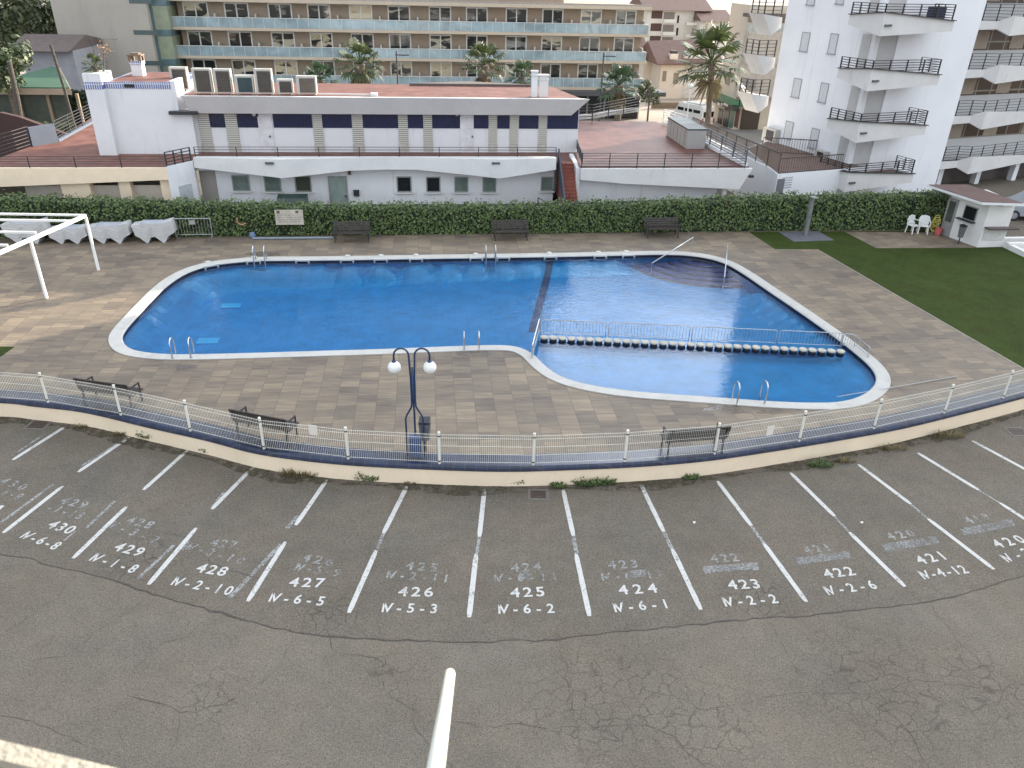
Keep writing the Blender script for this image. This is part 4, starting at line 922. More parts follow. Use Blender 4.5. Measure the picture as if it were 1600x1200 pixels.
# stair
sx0, sx1 = X(873, 250, YRW+1), xa-.22
st_ = thing('outdoor_stair', 'steep red tiled stair climbing between the two white wings', 'stairs', (*LW((sx0+sx1)/2, 40).xy, 1))
REDT = mat('red_step_tile', (.22, .065, .045), .6, .15, 4, fine=.1)
ns = 14; y_b, y_t = 38.9, YU-2.7; zb_ = 1.25
mb = MB(F5); hh = (ZT+.01-zb_)/ns
for k in range(ns):
    mb.box(sx0+.06, sx1, y_b+(y_t-y_b)*k/ns, y_t+.02, zb_+hh*k, zb_+hh*(k+1)-.001*(k % 2))
mb.box(sx0-.9, sx1+.3, y_b-.9, y_b, zb_-.15, zb_); mb.build('steps', REDT, st_)
mb = MB(F5); mb.slabyz([(y_b-.1, zb_-.1), (y_t, ZT-.1), (y_t, ZT+.75), (y_b-.1, zb_+.8)], sx0-.03, sx0+.05); mb.build('side_panel', mat('panel_navygrey', (.05, .055, .08), .6), st_)
mb = MB(F5); rail(mb, [(sx0-.85, y_b-.85), (sx1+.3, y_b-.85)], zb_-.05, zb_+.8, 5, 1.3, .014, .05); mb.bar((sx0+.3, y_b+.3, zb_), (sx0+.3, y_b+.3, zb_+1.0), .05); mb.build('railing', BLACKM, st_)
mb = MB(F5); rail(mb, [(sx0-.9, y_b-.85), (sx0-1.3, y_b+.5)], zb_-.35, zb_+.75, 5, .7, .014, .05); mb.build('railing', BLACKM, st_)
# bin shed on the path behind the hedge
x, z = H_(457, 312, YW-1.2)
o = MB(F5).slabyz([(YW-1.5, .6), (YW-1.5, z-.1), (YW-1.4, z+.12), (YW-.9, z+.22), (YW-.85, .6)], x-.75, x+.75).build('storage_bin', mat('dark_green_plastic', (.035, .06, .05), .4), origin=tuple(LW(x, YW-1.2, .6))); tag(o, 'dark green lidded bin behind the hedge below the white wall windows', 'bin')
# ---- air conditioners on the roof
def acunit(px0, px1, py0, py1, Y, face, label):
    xa_, xb_ = X(px0, (py0+py1)/2, Y), X(px1, (py0+py1)/2, Y); z1 = Z((px0+px1)/2, py0, Y); z0 = zr-.02; w_ = xb_-xa_
    r = thing('air_conditioner', label, 'air conditioner', (*F5.w((xa_+xb_)/2, Y).xy, z0), 0, 'air conditioner units on the red roof')
    mb = MB(F5); mb.box(xa_, xb_, Y, Y+.38, z0+.06, z1); mb.box(xa_+.05, xa_+.12, Y-.02, Y+.4, z0, z0+.06); mb.box(xb_-.12, xb_-.05, Y-.02, Y+.4, z0, z0+.06); mb.build('casing', mat('ac_white', (.50, .48, .43), .5, .05, 2), r)
    mb = MB(F5); mb.box(xa_+w_*.16, xb_-w_*.07, Y-.02, Y-.002, z0+.12, z1-.1); g_ = mb.build('grille', face, r)
    mb = MB(F5)
    for k in range(1, 9): mb.box(xa_+w_*.16, xb_-w_*.07, Y-.03, Y-.021, z0+.12+(z1-z0-.22)*k/9-.006, z0+.12+(z1-z0-.22)*k/9+.006)
    mb.build('grille_bars', BLACKM, g_)
GB = mat('grille_brown', (.085, .07, .055), .6, .15, 3); GT = mat('grille_teal', (.035, .07, .075), .5, .15, 3)
for args in [(266, 293, 105, 142, YR+2.2, GB, 'leftmost tall rooftop air conditioner, half hidden by the tower parapet'), (301, 330, 107, 143.5, YR+.9, GB, 'tall rooftop air conditioner, first whole one right of the tower'), (334, 361, 108, 144, YR+.9, GB, 'tall rooftop air conditioner just left of the teal grilled unit'),
             (367, 396, 118, 144.5, YR+.9, GT, 'rooftop air conditioner with a teal grille'), (398, 425, 108, 145, YR+.9, GB, 'tall rooftop air conditioner just right of the teal grilled unit'), (433, 457, 124, 146, YR+.9, GB, 'smallest and lowest rooftop air conditioner'), (463, 494, 119, 146.5, YR+.9, mat('grille_light', (.16, .13, .10), .6), 'wide rooftop air conditioner at the right end of the row')]: acunit(*args)
# ---- storage cabinets on the wet terrace
cab = [(1033, 1052, 190, 212), (1048, 1066, 194, 221), (1057, 1082, 199, 231)]
cb_l = ['farthest of the three grey storage cabinets on the wet terrace', 'middle one of the three grey storage cabinets on the wet terrace', 'nearest of the three grey storage cabinets on the wet terrace']
c0 = F5.l(G(1034, 213, ZT)); c1_ = F5.l(G(1060, 231, ZT)); dv = (Vector(c1_)-Vector(c0))
for k in range(3):
    p = Vector(c0)+dv*(k/2.5)+Vector((.45, .3)); fr = Frame(F5.w(p.x, p.y).xy, 6.5+math.degrees(math.atan2(dv.y, dv.x))+90)
    r = thing('storage_cabinet', cb_l[k], 'cabinet', (*fr.w(0, 0).xy, ZT), 0, 'grey storage cabinets on the terrace'); L_x = dv.length/2.55
    mb = MB(fr); mb.box(-.05, 1.05, -L_x+.1, .0+.06, ZT+.004, ZT+1.05); mb.build('body', mat('cabinet_grey', (.36, .35, .33), .5, .06, 2), r)
    mb = MB(fr); mb.box(-.09, 1.09, -L_x+.08, .08, ZT+1.05, ZT+1.13); mb.build('lid', mat('cabinet_lid', (.055, .07, .07), .45), r)
    mb = MB(fr); mb.box(-.062, -.051, -L_x/2-.01, -L_x/2+.01, ZT+.1, ZT+1.0); mb.build('door_gap', BLACKM, r)
# satellite aerial on the tower
# ================================================================ hotel
HY = 94.0
hl_, hr_ = H_(274, 60, HY)[0], H_(1009, 80, HY)[0]
hot = thing('hotel', 'long beige hotel with rows of sliding windows behind blue glass balconies', 'hotel', (*LW((hl_+hr_)/2, HY+8).xy, 0))
HB = mat('hotel_beige', (.36, .29, .22), .85, .06, .8, fine=.04); HG = mat('hotel_gable', (.40, .37, .32), .85, .05, .25, dirt=(.33, .30, .26), dscale=(.3, .3, .08), dpos=.55); HS = mat('hotel_slab', (.52, .44, .34), .8, .05, 1)
def glassmat(name, col, rough=.12, joints=None):
    m = bpy.data.materials.new(name); m.use_nodes = True; nt = m.node_tree; L = nt.links; b = nt.nodes['Principled BSDF']; b.inputs['Roughness'].default_value = rough
    g = _n(nt, 'ShaderNodeNewGeometry'); n1 = _n(nt, 'ShaderNodeTexNoise', Scale=.35, Detail=4.0, Distortion=1.2); L.new(g.outputs['Position'], n1.inputs['Vector'])
    r = _n(nt, 'ShaderNodeValToRGB'); e = r.color_ramp.elements; e[0].position = .35; e[0].color = (*[c*.75 for c in col], 1); e[1].position = .65; e[1].color = (*[min(1, c*1.25) for c in col], 1)
    L.new(n1.outputs['Fac'], r.inputs['Fac']); L.new(r.outputs['Color'], b.inputs['Base Color']); b.inputs['Coat Weight'].default_value = .5; b.inputs['Coat Roughness'].default_value = .04
    return m
BG = glassmat('balcony_glass', (.27, .36, .39), .2)
rows = [H_(640, 33+44.5*k, HY)[1] for k in range(3)]           # handrail heights
rows = [7.35, 4.5, 1.62]
wpx = [(288, 327), (352, 390), (420, 457), (481, 517), (546, 582), (606, 641), (670, 705), (728, 762), (790, 824), (847, 880), (907, 940), (962, 994)]
wl_ = [(H_(a, 26, HY+1.6)[0], H_(b, 26, HY+1.6)[0]) for a, b in wpx]
PANE = {}
def pane(k):  # curtain cream and dark interior tones, painted in place of reflections
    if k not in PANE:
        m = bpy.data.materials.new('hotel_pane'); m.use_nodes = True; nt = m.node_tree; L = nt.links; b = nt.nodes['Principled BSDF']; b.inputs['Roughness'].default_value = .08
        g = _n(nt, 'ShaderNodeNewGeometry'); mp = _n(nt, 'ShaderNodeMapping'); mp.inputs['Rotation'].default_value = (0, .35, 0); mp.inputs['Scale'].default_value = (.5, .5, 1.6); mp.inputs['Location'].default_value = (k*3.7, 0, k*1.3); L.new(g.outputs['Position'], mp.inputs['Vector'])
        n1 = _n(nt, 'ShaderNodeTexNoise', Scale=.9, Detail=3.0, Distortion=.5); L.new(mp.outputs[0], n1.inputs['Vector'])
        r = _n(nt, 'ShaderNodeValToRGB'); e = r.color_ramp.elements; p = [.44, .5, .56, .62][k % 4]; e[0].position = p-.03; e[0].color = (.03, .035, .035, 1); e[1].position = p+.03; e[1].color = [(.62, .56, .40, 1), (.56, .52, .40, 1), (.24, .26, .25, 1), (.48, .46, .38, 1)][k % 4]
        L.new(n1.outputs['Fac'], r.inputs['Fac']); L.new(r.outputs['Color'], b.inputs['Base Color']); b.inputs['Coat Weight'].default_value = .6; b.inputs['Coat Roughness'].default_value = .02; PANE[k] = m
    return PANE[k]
ztop = H_(600, 16, HY)[1]
MB(F5).box(hl_+.3, hr_-.2, HY+1.6, HY+16, -3.1, rows[0]+1.85).build('wall', HB, hot)
for i, zr_ in enumerate(rows):
    MB(F5).box(hl_, hr_+.2, HY-.05, HY+1.6, zr_-1.28, zr_-.98).build('balcony_slab', HS, hot)
    g_ = MB(F5).box(hl_+.05, hr_+.1, HY, HY+.04, zr_-.97, zr_-.04).build('glass_railing', BG, hot)
    mb = MB(F5); mb.box(hl_, hr_+.15, HY-.03, HY+.07, zr_-.03, zr_+.03)
    n = 44
    for k in range(n+1):
        x = hl_+.05+(hr_-hl_)*k/n; mb.box(x-.02, x+.02, HY-.02, HY-.004, zr_-.97, zr_-.03)
    mb.build('handrail', mat('rail_pale', (.62, .62, .60), .4), hot)
    MB(F5).box(hr_+.02, hr_+.08, HY+.05, HY+1.6, zr_-.97, zr_).build('sunlit_end_glass', mat('sunlit_end_glass', (.62, .58, .44), .3), hot)  # pale warm colour stands for sunlight on the balcony ends
    for k, (a, b) in enumerate(wl_):
        z0, z1 = zr_-.95, zr_+1.40
        kk = (k*7+i*3+(k > 6)*2) % 4 if k < 7 else [2, 2, 1, 2][(k+i) % 4]
        opening(a, b, z0, z1, HY+1.6, WPAINT, pane(kk), hot, fw=.13, mull=1, depth=.08)
        MB(F5).box(b+.75, b+.9, HY+.5, HY+1.55, zr_-.97, zr_+.35).build('balcony_divider', mat('divider_pale', (.55, .52, .48), .7), hot)
MB(F5).box(hl_, hr_+.25, HY-.05, HY+2.2, rows[0]+1.5, rows[0]+1.85).build('roof_slab', HS, hot)
zt2 = H_(880, 5, HY)[1]
MB(F5).box(hl_, hr_+.2, HY+.1, HY+.35, rows[0]+1.85, zt2).build('roof_parapet', mat('parapet_grey', (.34, .31, .28), .8), hot)
MB(F5).box(hl_+2, hr_-9, HY+5, HY+15, rows[0]+1.8, zt2+6.5).build('upper_storey', HB, hot)
# glazed stair tower and gable
xg0, xg1, xg2 = H_(92, 60, HY-2)[0], H_(238, 60, HY-2)[0], hl_
MB(F5).box(xg0, xg1, HY-2, HY+14, -3.1, 17).build('gable_wall', HG, hot)
for (a, b, c, d) in [(201, 236, -8, 5), (209, 247, 47, 54), (226, 255, 95, 102)]:
    xm0, xm1 = H_(a, (c+d)/2, HY-2)[0], H_(b, (c+d)/2, HY-2)[0]
    MB(F5).box(xm0, xm1, HY-2.04, HY-1.98, H_(a, d, HY-2)[1], H_(a, c, HY-2)[1]).build('slit_window', mat('slit', (.08, .11, .11), .2), hot)
SG = tilemat('stair_glass', (.30, .34, .24), (.10, .16, .17), 2.2, 2.9, .15, .45, -6.5, .35, 'xz')
MB(F5).box(xg1+.003, xg2-.003, HY-1.2, HY+3, -3.1, 17).build('stair_glazing', SG, hot)
# ground floor
zg = rows[2]-1.3
MB(F5).box(hl_, hr_+2.5, HY-1.5, HY+1.5, zg-.45, zg).build('canopy', mat('canopy_dark', (.07, .07, .075), .6), hot)
mb = MB(F5)
for k in range(26):
    x = hl_+(hr_-hl_)*k/25; mb.box(x-.09, x+.09, HY+.9, HY+1.0, -3.1, zg-.45)
mb.build('shop_mullions', mat('mull', (.3, .28, .25), .6), hot)
MB(F5).box(hl_, hr_, HY+1.01, HY+1.2, -3.1, zg-.45).build('shop_glass', DKG, hot)
# ================================================================ street buildings on the right
def windows(mb_fr, lst, y, frame, pane_, parent): pass
CW = mat('street_white', (.66, .62, .55), .85, .04, .5); CWm = mat('street_cream', (.60, .56, .50), .85, .04, .5); ROOFB = mat('brown_tile_roof', (.16, .095, .075), .8, .15, 2, fine=.15)
BRN = mat('brown_loggia', (.10, .055, .045), .8)
FA = Frame((0, 0), 6.5)
def rect(px0, px1, py0, py1, Y, th=.08):
    xm, ym = (px0+px1)/2, (py0+py1)/2
    x0 = H_(px0, ym, Y)[0]; x1 = H_(px1, ym, Y)[0]; z1 = H_(xm, py0, Y)[1]; z0 = H_(xm, py1, Y)[1]
    return x0, x1, z0, z1
def rbox(px0, px1, py0, py1, Y, depth=8, ground=False):
    x0, x1, z0, z1 = rect(px0, px1, py0, py1, Y); return MB(F5).box(x0, x1, Y, Y+depth, -3.1 if ground else z0, z1)
def pbox(px0, px1, py0, py1, Y, nm, m, parent, proud=.05, inset=0):
    x0, x1, z0, z1 = rect(px0, px1, py0, py1, Y); return MB(F5).box(x0, x1, Y-proud, Y-inset-.002, z0, z1).build(nm, m, parent)
# far block of flats
YA = 170
fb = thing('apartment_block', 'distant white block of flats with brown roofs and loggias, right of the hotel', 'building', (*LW(H_(1060, 60, YA)[0], YA+6).xy, 0))
rbox(1008, 1100, 16, 90, YA, 14, True).build('wall', CW, fb)
x0, x1, z0, z1 = rect(1006, 1101, 16, 90, YA)
MB(F5).slabyz([(YA-1, z1), (YA+7, z1+2.6), (YA+15, z1)], x0-.5, x1+1).build('roof', ROOFB, fb)
x0, x1, z0, z1 = rect(1092, 1134, 33, 90, YA-4)
MB(F5).box(x0, x1, YA-4, YA+5, -3.1, z1).build('wing_wall', CW, fb); MB(F5).slabyz([(YA-5, z1), (YA+1, z1+1.9), (YA+6, z1)], x0-.3, x1+1).build('wing_roof', ROOFB, fb)
for r_ in range(3):
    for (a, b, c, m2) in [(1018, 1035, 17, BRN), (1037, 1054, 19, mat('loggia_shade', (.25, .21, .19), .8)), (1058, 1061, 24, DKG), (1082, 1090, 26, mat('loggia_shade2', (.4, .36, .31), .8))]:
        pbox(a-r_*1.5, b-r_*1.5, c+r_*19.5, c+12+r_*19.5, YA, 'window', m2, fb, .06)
    pbox(1036-r_*1.5, 1055-r_*1.5, 31+r_*19.5-1, 36+r_*19.5-1, YA-1, 'balcony', CW, fb, 1.0)
    pbox(1071-r_*1, 1100, 35+r_*19, 39+r_*19, YA-1, 'balcony', CW, fb, 1.0)
# two storey house
YH = 112
ho = thing('town_house', 'two storey cream house with a brown tiled roof and white chimney behind the palm', 'house', (*LW(H_(1060, 130, YH)[0], YH+6).xy, 0))
rbox(1004, 1036, 95, 160, YH+5, 10, True).build('side_wing', CW, ho)
x0, x1, z0, z1 = rect(1030, 1066, 101, 165, YH); MB(F5).box(x0, x1, YH, YH+9, -3.1, z1).build('wall', CWm, ho); xh0, zh = x0, z1
x2 = rect(1062, 1112, 101, 165, YH+.6)[1]; MB(F5).box(x1, x2, YH+.6, YH+9, -3.1, z1+1.2).build('grey_wall', mat('shade_wall', (.56, .55, .53), .85), ho)
mb = MB(F5); a = x0-.8
mb.prism([(a, YH-.8), (x1+.8, YH-.8), (x2+1, YH+.2), (x2+1, YH+5), (a, YH+5)], z1+.02, z1+.16)
v = [mb.P(a, YH-.8, z1+.16), mb.P(x2+1, YH-.3, z1+.3), mb.P(x2+1, YH+5.5, z1+3.0), mb.P(a, YH+5.5, z1+2.6), mb.P(x2+1, YH+11, z1+.2), mb.P(a, YH+11, z1+.2)]
mb.f += [[v[0], v[1], v[2], v[3]], [v[3], v[2], v[4], v[5]], [v[0], v[3], v[5]], [v[1], v[4], v[2]]]; mb.build('roof', ROOFB, ho)
x3, _, _, z3 = rect(1000, 1036, 90, 100, YH+5); MB(F5).slabyz([(YH+4.4, z3), (YH+10, z3+2.4), (YH+15, z3)], x3-.5, x0-.2).build('side_roof', ROOFB, ho)
x0, x1, z0, z1 = rect(1047, 1059, 84, 103, YH+.3); c_ = MB(F5).box(x0, x1, YH+.3, YH+1.3, z0-.5, z1).build('chimney', CW, ho); MB(F5).box(x0+.1, x1-.1, YH+.4, YH+1.2, z1, z1+.35).build('chimney_cap', BLACKM, c_)
pbox(1035, 1041, 111, 127, YH, 'window', mat('beige_blind', (.22, .19, .16), .6), ho); pbox(1052, 1060, 114, 131, YH, 'window', mat('beige_blind', (.22, .19, .16), .6), ho); pbox(1022, 1031, 123, 134, YH+4.9, 'balcony', mat('pale_grey', (.3, .3, .3), .6), ho, .5)
# garden wall of the house
YG = 103
gw = MB(F5); a, b = H_(1018, 170, YG)[0], H_(1108, 170, YG)[0]
gw.box(a, b, YG, YG+.3, -3.1, H_(1060, 160, YG)[1]); o = gw.build('garden_wall', mat('tan_wall', (.20, .165, .13), .85, .15, 2), origin=tuple(LW((a+b)/2, YG))); tag(o, 'tan garden wall and gates behind the parked van', 'wall')
# cream block with the shop: front face towards us from the corner at the right, long side face on the left
YB = 88
b2 = thing('shop_building', 'cream apartment block with a green shop front, right of the tall palm', 'building', (*LW(H_(1170, 100, YB)[0], YB+6).xy, -3))
xk0 = H_(1158, 100, YB)[0]; zk = H_(1160, 7, YB)[1]; SB = -3.1
CRS = mat('shop_cream', (.55, .49, .41), .85, .04, .4); GRG = mat('greige', (.44, .40, .35), .85)
MB(F5).box(xk0, xk0+22, YB, YB+5.5, SB, zk).build('wall', CRS, b2)
MB(F5).box(xk0+.01, xk0+20, YB+5.503, YB+9.3, SB, H_(1140, 100, YB+6)[1]).build('rear_wall', CRS, b2)
def side(py0, py1, pxa, pxb, m2, nm, parent=b2, proud=.06):
    ya, _ = F5.hitx(pxa, (py0+py1)/2, xk0); yb, _ = F5.hitx(pxb, (py0+py1)/2, xk0); ym = (ya+yb)/2; z0 = F5.hitx((pxa+pxb)/2, py1, xk0)[1]; z1 = F5.hitx((pxa+pxb)/2, py0, xk0)[1]
    return MB(F5).box(xk0-proud, xk0-.003, min(ya, yb), max(ya, yb), z0, z1).build(nm, m2, parent)
BLD = mat('beige_blind', (.22, .19, .16), .6)
side(116, 130, 1121, 1126, BLD, 'window'); side(116, 133, 1135, 1141, BLD, 'window')
x4 = H_(1166, 35, YB)[0]; z4 = H_(1190, 49, YB)[1]
MB(F5).box(x4, x4+16, YB-1.2, YB-.005, z4-3.2, z4).build('balcony', GRG, b2)
MB(F5).box(x4, x4+16, YB-1.15, YB-.005, z4, z4+.9).build('glass_railing', mat('pale_glass', (.35, .38, .36), .2), b2)
MB(F5).box(x4-.5, x4+16, YB-1.4, YB-.005, H_(1190, 23, YB)[1]-.2, H_(1190, 23, YB)[1]+.15).build('awning', mat('dk_awn', (.12, .10, .09), .8), b2)
MB(F5).box(x4-.2, x4+16, YB-1.0, YB-.005, H_(1190, 150, YB)[1], H_(1190, 96, YB)[1]).build('lower_bay', GRG, b2)
pbox(1180, 1190, 30, 46, YB-.1, 'window', mat('cream_blind', (.5, .45, .3), .5), b2)
for a, b, c, d in [(1166, 1180, 80, 94), (1160, 1166, 123, 137), (1168, 1181, 123, 138)]: pbox(a, b, c, d, YB-1.1 if c > 100 else YB-.1, 'window', mat('grey_blind', (.26, .24, .22), .6), b2, .06)
SGN = mat('shop_green', (.06, .17, .09), .5); SBK = mat('shop_black', (.03, .04, .035), .5)
side(150, 157, 1118, 1156, SGN, 'shop_sign', proud=1.0); side(158, 166, 1119, 1156, SBK, 'shop_fascia', proud=.6)
for pa_, pb_2, q0_, q1_2 in [(1121, 1122.5, 159, 163), (1124, 1126, 161, 164), (1129, 1133, 160.5, 164.5), (1135, 1137, 161, 165), (1139, 1146, 161.5, 165.5)]: side(q0_, q1_2, pa_, pb_2, WPAINT, 'sign_letter', proud=.66)
for a, b, m2 in [(1122, 1129, DKG), (1131, 1139, DKG), (1140, 1147, mat('shop_teal', (.05, .16, .12), .3)), (1149, 1155, mat('shop_red', (.12, .05, .04), .7))]: side(169, 200, a, b, m2, 'shop_window')
pbox(1154, 1186, 156, 165, YB-.5, 'shop_sign', SGN, b2, .5, 0); pbox(1158, 1186, 170, 202, YB-.1, 'shop_window', mat('shop_dark', (.06, .045, .035), .4), b2, .05)
# road and pavements behind
ROADM = mat('road_grey', (.20, .19, .175), .9, .08, .5, fine=.12)
PAV = mat('pavement_pale', (.34, .30, .25), .85, .08, .6, fine=.1)
o = MB(F5); o.poly([(-900, 60, -3.0), (900, 60, -3.0), (900, 1500, -3.0), (-900, 1500, -3.0)]); struct(o.build('street_ground', PAV))
o = MB(F5); o.poly([(-900, 60, -3.0), (900, 60, -3.0), (900, 60, 0), (-900, 60, 0)]); struct(o.build('retaining_bank', mat('bank_grey', (.25, .23, .2), .9)))
o = MB(F5); o.poly([(-90, 67, -2.996), (90, 67, -2.996), (90, 90, -2.996), (-90, 90, -2.996)]); struct(o.build('road', ROADM))
struct(MB(F5).box(-90, 20, 90, 91.5, -3.1, -2.87).build('kerb', mat('kerb_pale', (.38, .36, .32), .8)))
# ================================================================ the big white apartment building
BW = Frame((19.9, 47.3), 22.0)               # origin at its corner, x along the front, y along the side
wb = thing('apartment_building', 'tall white apartment building with prow shaped corner balconies at the right', 'building', (19.9, 47.3, 0))
WHT = mat('bright_white_render', (.80, .81, .83), .85, .03, .5, bump=.05, dirt=(.64, .64, .65), dscale=(1.2, 1.2, .09), dpos=.56)
XE = 7.7; YE = 7.9
MB(BW).box(0, XE, 0, YE, -.1, 27).build('wall', WHT, wb)
zap = [10.85, 8.08, 5.32, 2.52]
def prow_balcony(fr, zA, ax, ay, rx, lx, ly, parent, base_y=0, hang=1.15, railh=.8, nm='balcony'):
    """corner balcony: apex (ax, ay), right end (rx, ay), left end (lx, ly); local coordinates of fr"""
    sections = [((lx, ly), zA-.22, zA-.72), ((ax, ay), zA, zA-hang), ((rx, ay), zA-.40, zA-.92)]
    mb = MB(fr); t = .16; prev = None
    inn = [(lx+t, ly), (ax+t, ay+t), (rx, ay+t)]
    for (p, zt1, zb1), q in zip(sections, inn):
        r_ = [mb.P(p[0], p[1], zb1), mb.P(p[0], p[1], zt1), mb.P(q[0], q[1], zt1), mb.P(q[0], q[1], zb1)]
        if prev:
            for k in range(4): mb.f.append([prev[k], prev[(k+1) % 4], r_[(k+1) % 4], r_[k]])
        else: mb.f.append(r_)
        prev = r_
    mb.f.append(prev[::-1])
    # sloping underside meets the wall
    und = [mb.P(lx+t, ly, zA-.72), mb.P(ax+t, ay+t, zA-hang), mb.P(rx, ay+t, zA-.92), mb.P(rx, base_y, zA-.80), mb.P(0, base_y, zA-.80), mb.P(0, ly, zA-.72)]
    mb.f.append([und[0], und[1], und[4], und[5]]); mb.f.append([und[1], und[2], und[3], und[4]])
    sd = [mb.P(rx, ay, zA-.92), mb.P(rx, base_y, zA-.80), mb.P(rx, base_y, zA-.45), mb.P(rx, ay, zA-.40)]; mb.f.append(sd)
    b = mb.build(nm, FASCIA, parent)
    mb = MB(fr); mb.prism([(lx+t, ly), (ax+t, ay+t), (rx-.02, ay+t), (rx-.02, base_y-.002), (-.002, base_y-.002), (-.002, ly)], zA-.62, zA-.5); mb.build('balcony_floor', TERRA, b)
    mb = MB(fr); t_ = .03
    for (p0, p1) in (((lx-.02, ly, zA-.2), (ax-.02, ay-.02, zA+.02)), ((ax-.02, ay-.02, zA+.02), (rx+.02, ay-.02, zA-.38))): mb.bar(p0, p1, .22, .04)
    mb.build('parapet_cap', BLACKM, b)
    mb = MB(fr); t2 = .10; z1 = zA-.40+railh
    rail(mb, [(lx+t2, ly, 0), (ax+t2, ay+t2, 0)], zA-.35, z1, 6, .6, .018, .06); rail(mb, [(ax+t2, ay+t2, 0), (rx-.1, ay+t2, 0)], zA-.35, z1, 6, 1.25, .018, .06); rail(mb, [(rx-.1, ay+t2, 0), (rx-.1, base_y-.3, 0)], zA-.35, z1, 6, .8, .014, .05)
    mb.build('railing', BLACKM, b); return b
for z in zap:
    b = prow_balcony(BW, z, -1.5, -1.75, 3.6, -1.5, .75, wb)
    mb = MB(BW); mb.bbox((-1.12, -1.79, z-.62), .42, .14, .10, 0); mb.build('bulkhead_lamp', mat('lamp_dark', (.10, .10, .11), .4), b)
    # recess with shutter behind the balcony
    MB(BW).box(.35, 1.55, -.03, -.002, z-.5, z+1.6).build('shutter', mat('shutter_grey', (.50, .50, .49), .7, .05, 2), wb)
    MB(BW).box(1.55, 1.75, -.12, -.002, z-.5, z+1.62).build('pilaster', WHT, wb)
    MB(BW).box(-.03, -.002, .3, 1.0, z-.5, z+1.55).build('side_shutter', mat('shutter_grey', (.50, .50, .49), .7, .05, 2), wb)
BL = mat('roller_blind', (.60, .61, .62), .7, .05, 6)
for (px, y0, y1) in [(1269, -22, 7.5), (1315, -24, 6), (1258, 50, 80), (1302, 52, 84), (1245, 122, 152), (1287, 129, 160), (1232.5, 189, 217), (1272.5, 200, 232)]:
    ya, za = BW.hitx(px-6.5, (y0+y1)/2, 0); yb2, _ = BW.hitx(px+6.5, (y0+y1)/2, 0); _, z1 = BW.hitx(px, y0, 0); _, z0 = BW.hitx(px, y1, 0)
    ya, yb2 = min(ya, yb2), max(ya, yb2)
    mb = MB(BW); mb.box(-.03, -.002, ya, ya+.06, z0, z1); mb.box(-.03, -.002, yb2-.06, yb2, z0, z1); mb.box(-.03, -.002, ya+.06, yb2-.06, z1-.05, z1); mb.box(-.09, -.002, ya-.03, yb2+.03, z0-.05, z0); f = mb.build('window', mat('win_frame_grey', (.33, .34, .36), .6), wb)
    MB(BW).box(-.018, -.003, ya+.06, yb2-.06, z0, z1-.05).build('blind', BL, f)
# balconies on its far side
for z in [10.4, 8.0, 5.6]:
    mb = MB(BW); lx, ly = -1.55, YE+.3
    v = [mb.P(lx, ly, z-.1), mb.P(0, ly+.0, z-.3), mb.P(0, ly, z-.9), mb.P(lx+.9, ly, z-1.35), mb.P(lx, ly+1.5, z-.1), mb.P(0, ly+1.5, z-.3), mb.P(0, ly+1.5, z-.9), mb.P(lx+.9, ly+1.5, z-1.35)]
    for q in ((0, 3, 2, 1), (4, 5, 6, 7), (0, 1, 5, 4), (3, 7, 6, 2), (0, 4, 7, 3), (1, 2, 6, 5)): mb.f.append([v[k] for k in q])
    b = mb.build('balcony', FASCIA, wb); mb = MB(BW); rail(mb, [(lx+.15, ly+.1, 0), (-.05, ly+.1, 0)], z-.25, z+.75, 5, .8, .016, .06); rail(mb, [(lx+.15, ly+.1, 0), (lx+.15, ly+1.4, 0)], z-.25, z+.75, 5, .8, .016, .06); mb.build('railing', BLACKM, b)
# lower block with the ramp terrace
YQ = -1.15
x0, z0 = BW.hit(1216, 268, YQ); x1, z1 = BW.hit(1330, 268, YQ)
zw = (z0+z1)/2; lb = thing('terrace_block', 'low white annex with a brown paved terrace at the foot of the white apartment building', 'building', (*BW.w(x0+2, YQ+2).xy, 0))
ps = [BW.l(VY(1167, 232, 53)[:2]), ]
xl2, yl2 = BW.l(G(1163, 232, zw)); xl3, yl3 = BW.l(G(1085, 196, zw))
MB(BW).prism([(x0, YQ), (.3, YQ), (.3, -.003), (-.003, -.003), (-.003, YE-.5), (xl2, yl2)], -.1, zw).build('wall', WHT, lb)
MB(BW).prism([(x0+.15, YQ+.15), (.25, YQ+.15), (.25, -.05), (-.05, -.05), (-.05, YE-.6), (xl2+.15, yl2-.1)], zw, zw+.012).build('terrace_floor', mat('brown_paving', (.19, .125, .10), .8, .15, 2), lb)
def bars(mb, pts, z0, z1, sp=.11, r=.018):
    for a, b in zip(pts, pts[1:]):
        a, b = Vector(a), Vector(b); n_ = max(1, int((b-a).length/sp)); mb.bar((a.x, a.y, z1), (b.x, b.y, z1), .05); mb.bar((a.x, a.y, z0+.05), (b.x, b.y, z0+.05), .03)
        for k in range(n_+1):
            q = a+(b-a)*(k/n_); mb.bar((q.x, q.y, z0), (q.x, q.y, z1), r)
BRM = mat('brown_metal', (.07, .055, .05), .5)
mb = MB(BW); bars(mb, [(x0+.1, YQ+.1), (-1.5, YQ+.1)], zw, zw+.85, .16); mb.build('railing', BRM, lb)
bb = BW.l(G(1247, 243, zw)); b0 = BW.l(G(1168, 232, zw))
mb = MB(BW); bars(mb, [(xl2+.4, yl2-1.2), (-.3, yl2-3.0)], zw, zw+.9, .16); mb.build('railing', BRM, lb)
xq, zq = BW.hit(1217, 288, YQ); MB(BW).box(xq-.15, xq+.35, YQ-.03, YQ-.002, .3, zq+.3).build('door', mat('grey_door', (.17, .18, .19), .5), lb)
xq, zq = BW.hit(1229, 288, YQ)
for k in range(5): MB(BW).box(xq-.35, xq+.35, YQ-.02, YQ-.002, zq+.35-.14*k, zq+.41-.14*k).build('vent_slat', mat('vent_grey', (.42, .42, .42), .6), lb)
